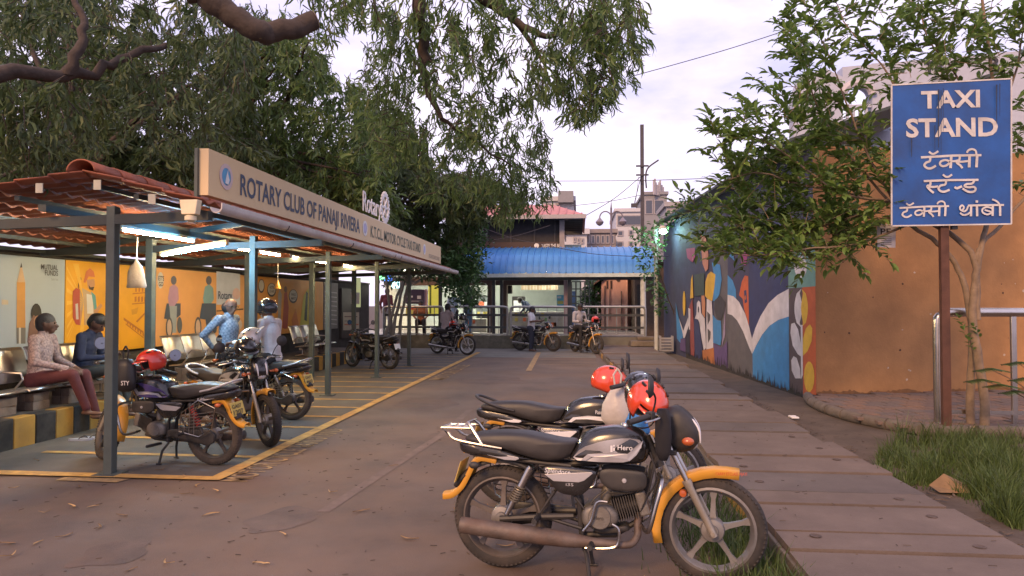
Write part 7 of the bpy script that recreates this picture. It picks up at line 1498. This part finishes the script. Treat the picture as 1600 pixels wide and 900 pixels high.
person('person sitting at a table in front of the pink panel', (aty(658, 475, 25.4).x, 25.35, FZ), R(-80), sit(.40+FZ-FZ, 0, .42, .1, (1, 0, -.2)), (m_skind, cl('shirt_rust', (.30, .12, .06)), cl('trousers_dark', (.03, .03, .035))), far)
st_ = thing('stool', 'low brown stool under the person by the pink panel', 'stool', (aty(658, 475, 25.4).x, 25.35, FZ)); sx_ = aty(658, 475, 25.4).x; MB().box(sx_-.18, sx_+.18, 25.18, 25.52, FZ+.36, FZ+.40).build('seat', m_brown, st_, world=True)
for ax_ in (-.14, .14):
    for ay_ in (-.13, .13): MB().box(sx_+ax_-.02, sx_+ax_+.02, 25.35+ay_-.02, 25.35+ay_+.02, FZ, FZ+.36).build('leg', m_brown, st_, world=True)
# sandals by the kerb
for (px, py, a) in ((126, 688, .3), (146, 686, -.2)):
    p = gnd(px, py, 0.005); o = thing('sandal', 'pale blue rubber sandal lying by the striped kerb', 'sandal', (p.x, p.y, .006), a, 'pair of sandals by the striped kerb'); mb = MB(); out_ = [(.13*math.cos(2*math.pi*k/18), .045*math.sin(2*math.pi*k/18)*(1 + .25*math.cos(2*math.pi*k/18))) for k in range(18)]
    mb.add([(x, y, 0) for x, y in out_] + [(x, y, .022) for x, y in out_], [tuple(range(17, -1, -1)), tuple(range(18, 36))] + [(j, (j+1) % 18, 18+(j+1) % 18, 18+j) for j in range(18)]).build('sole', M('sandal_blue', (.32, .36, .44), .6), o); MB().tube(smoothpath([(-.01, .045, .02), (.03, .03, .05), (.07, 0, .03), (.03, -.03, .05), (-.01, -.045, .02)], 3), .008, 6, flat=.5).build('strap', m_plk, o)
# ------------------------------------------------------------------ fallen leaves and litter
m_dry = [M('dry_leaf_a', (.36, .22, .09), .8, var=.3), M('dry_leaf_b', (.20, .12, .055), .8, var=.3), M('dry_leaf_c', (.46, .30, .13), .8, var=.3)]
lf = []
for k in range(3):
    mb = MB(); v = []; n = 7
    for i in range(n):
        t = i/(n-1); x = (t-.5)*.16; y = .03*math.sin(math.pi*t)*(1 + .3*k); w = .013*math.sin(math.pi*(t*.94+.03)); z = .004 + .018*abs(t-.5)*(k+.6); v += [(x, y-w, z+.004), (x, y, z), (x, y+w, z+.006)]
    o = mb.add(v, [(i*3+j, i*3+j+1, i*3+j+4, i*3+j+3) for i in range(n-1) for j in range(2)]).build('dry_leaf', m_dry[k], None, smooth=True); lf.append(o)
spots = [(22, 762), (120, 763), (70, 801), (60, 850), (10, 853), (12, 870), (145, 793), (150, 826), (285, 747), (290, 772), (205, 893), (265, 881), (310, 760), (190, 808), (108, 795), (330, 806), (250, 735), (335, 770), (790, 853), (615, 730), (440, 838), (380, 740), (55, 721), (480, 700), (100, 838), (565, 802), (520, 770), (640, 842), (705, 800), (408, 886)]
for i, (px, py) in enumerate(spots):
    p = gnd(px, py); o = lf[i] if i < 3 else inst(lf[i % 3], 'dry_leaf'); o.location = (p.x, p.y, .004); o.rotation_euler = (rnd.uniform(-.2, .2), 0, rnd.uniform(0, 6.28)); s_ = rnd.uniform(.5, .95); o.scale = (s_, s_, s_)
    tag(o, 'curled dry acacia leaf lying on the brown road', 'leaf', 'dry leaves scattered on the road')
mb = MB()
for _ in range(620):
    if rnd.random() < .7: x, y = rnd.uniform(-4.6, 1), rnd.uniform(2.6, 9)
    else: x, y = rnd.uniform(1.3, 3.6), rnd.uniform(3.5, 12)
    a = rnd.uniform(0, 6.28); l = rnd.uniform(.008, .05); z = .004 if x < 1.2 else (.16 if x < 2.6 else .08); mb.bar((x, y, z), (x + l*math.cos(a), y + l*math.sin(a), z + .003), .004, .003)
for _ in range(160):
    x, y = rnd.gauss(2.72, .1), rnd.uniform(4, 12); a = rnd.uniform(0, 6.28); l = rnd.uniform(.02, .07); mb.bar((x, y, .085), (x + l*math.cos(a), y + l*math.sin(a), .095), .014, .004)
o = mb.build('leaf_litter', M('litter', (.085, .06, .042), .9, var=.6, island=.8), None); o['kind'] = 'stuff'; o['label'] = 'fine twigs and leaf scraps strewn over road and path'; o['category'] = 'litter'
p = gnd(1485, 768, .08); o = MB().add([(p.x-.12, p.y-.08, .09), (p.x+.10, p.y-.12, .10), (p.x+.15, p.y+.05, .13), (p.x-.02, p.y+.06, .21), (p.x-.15, p.y+.03, .12)], [(0, 1, 4), (1, 2, 3), (1, 3, 4)]).build('dry_leaf', m_dry[1], None, loc=(p.x, p.y, .09)); tag(o, 'large brown dead leaf lying in the verge grass', 'leaf')
for (px, py) in ((1238, 652), (1242, 654)): p = gnd(px, py, .09); o = MB().box(p.x-.05, p.x+.05, p.y-.03, p.y+.03, .09, .115).build('litter_scrap', m_wht, None, loc=(p.x, p.y, .09), bevel=.01); tag(o, 'white scrap of litter at the path edge by the mural', 'litter', 'white scraps at the path edge')
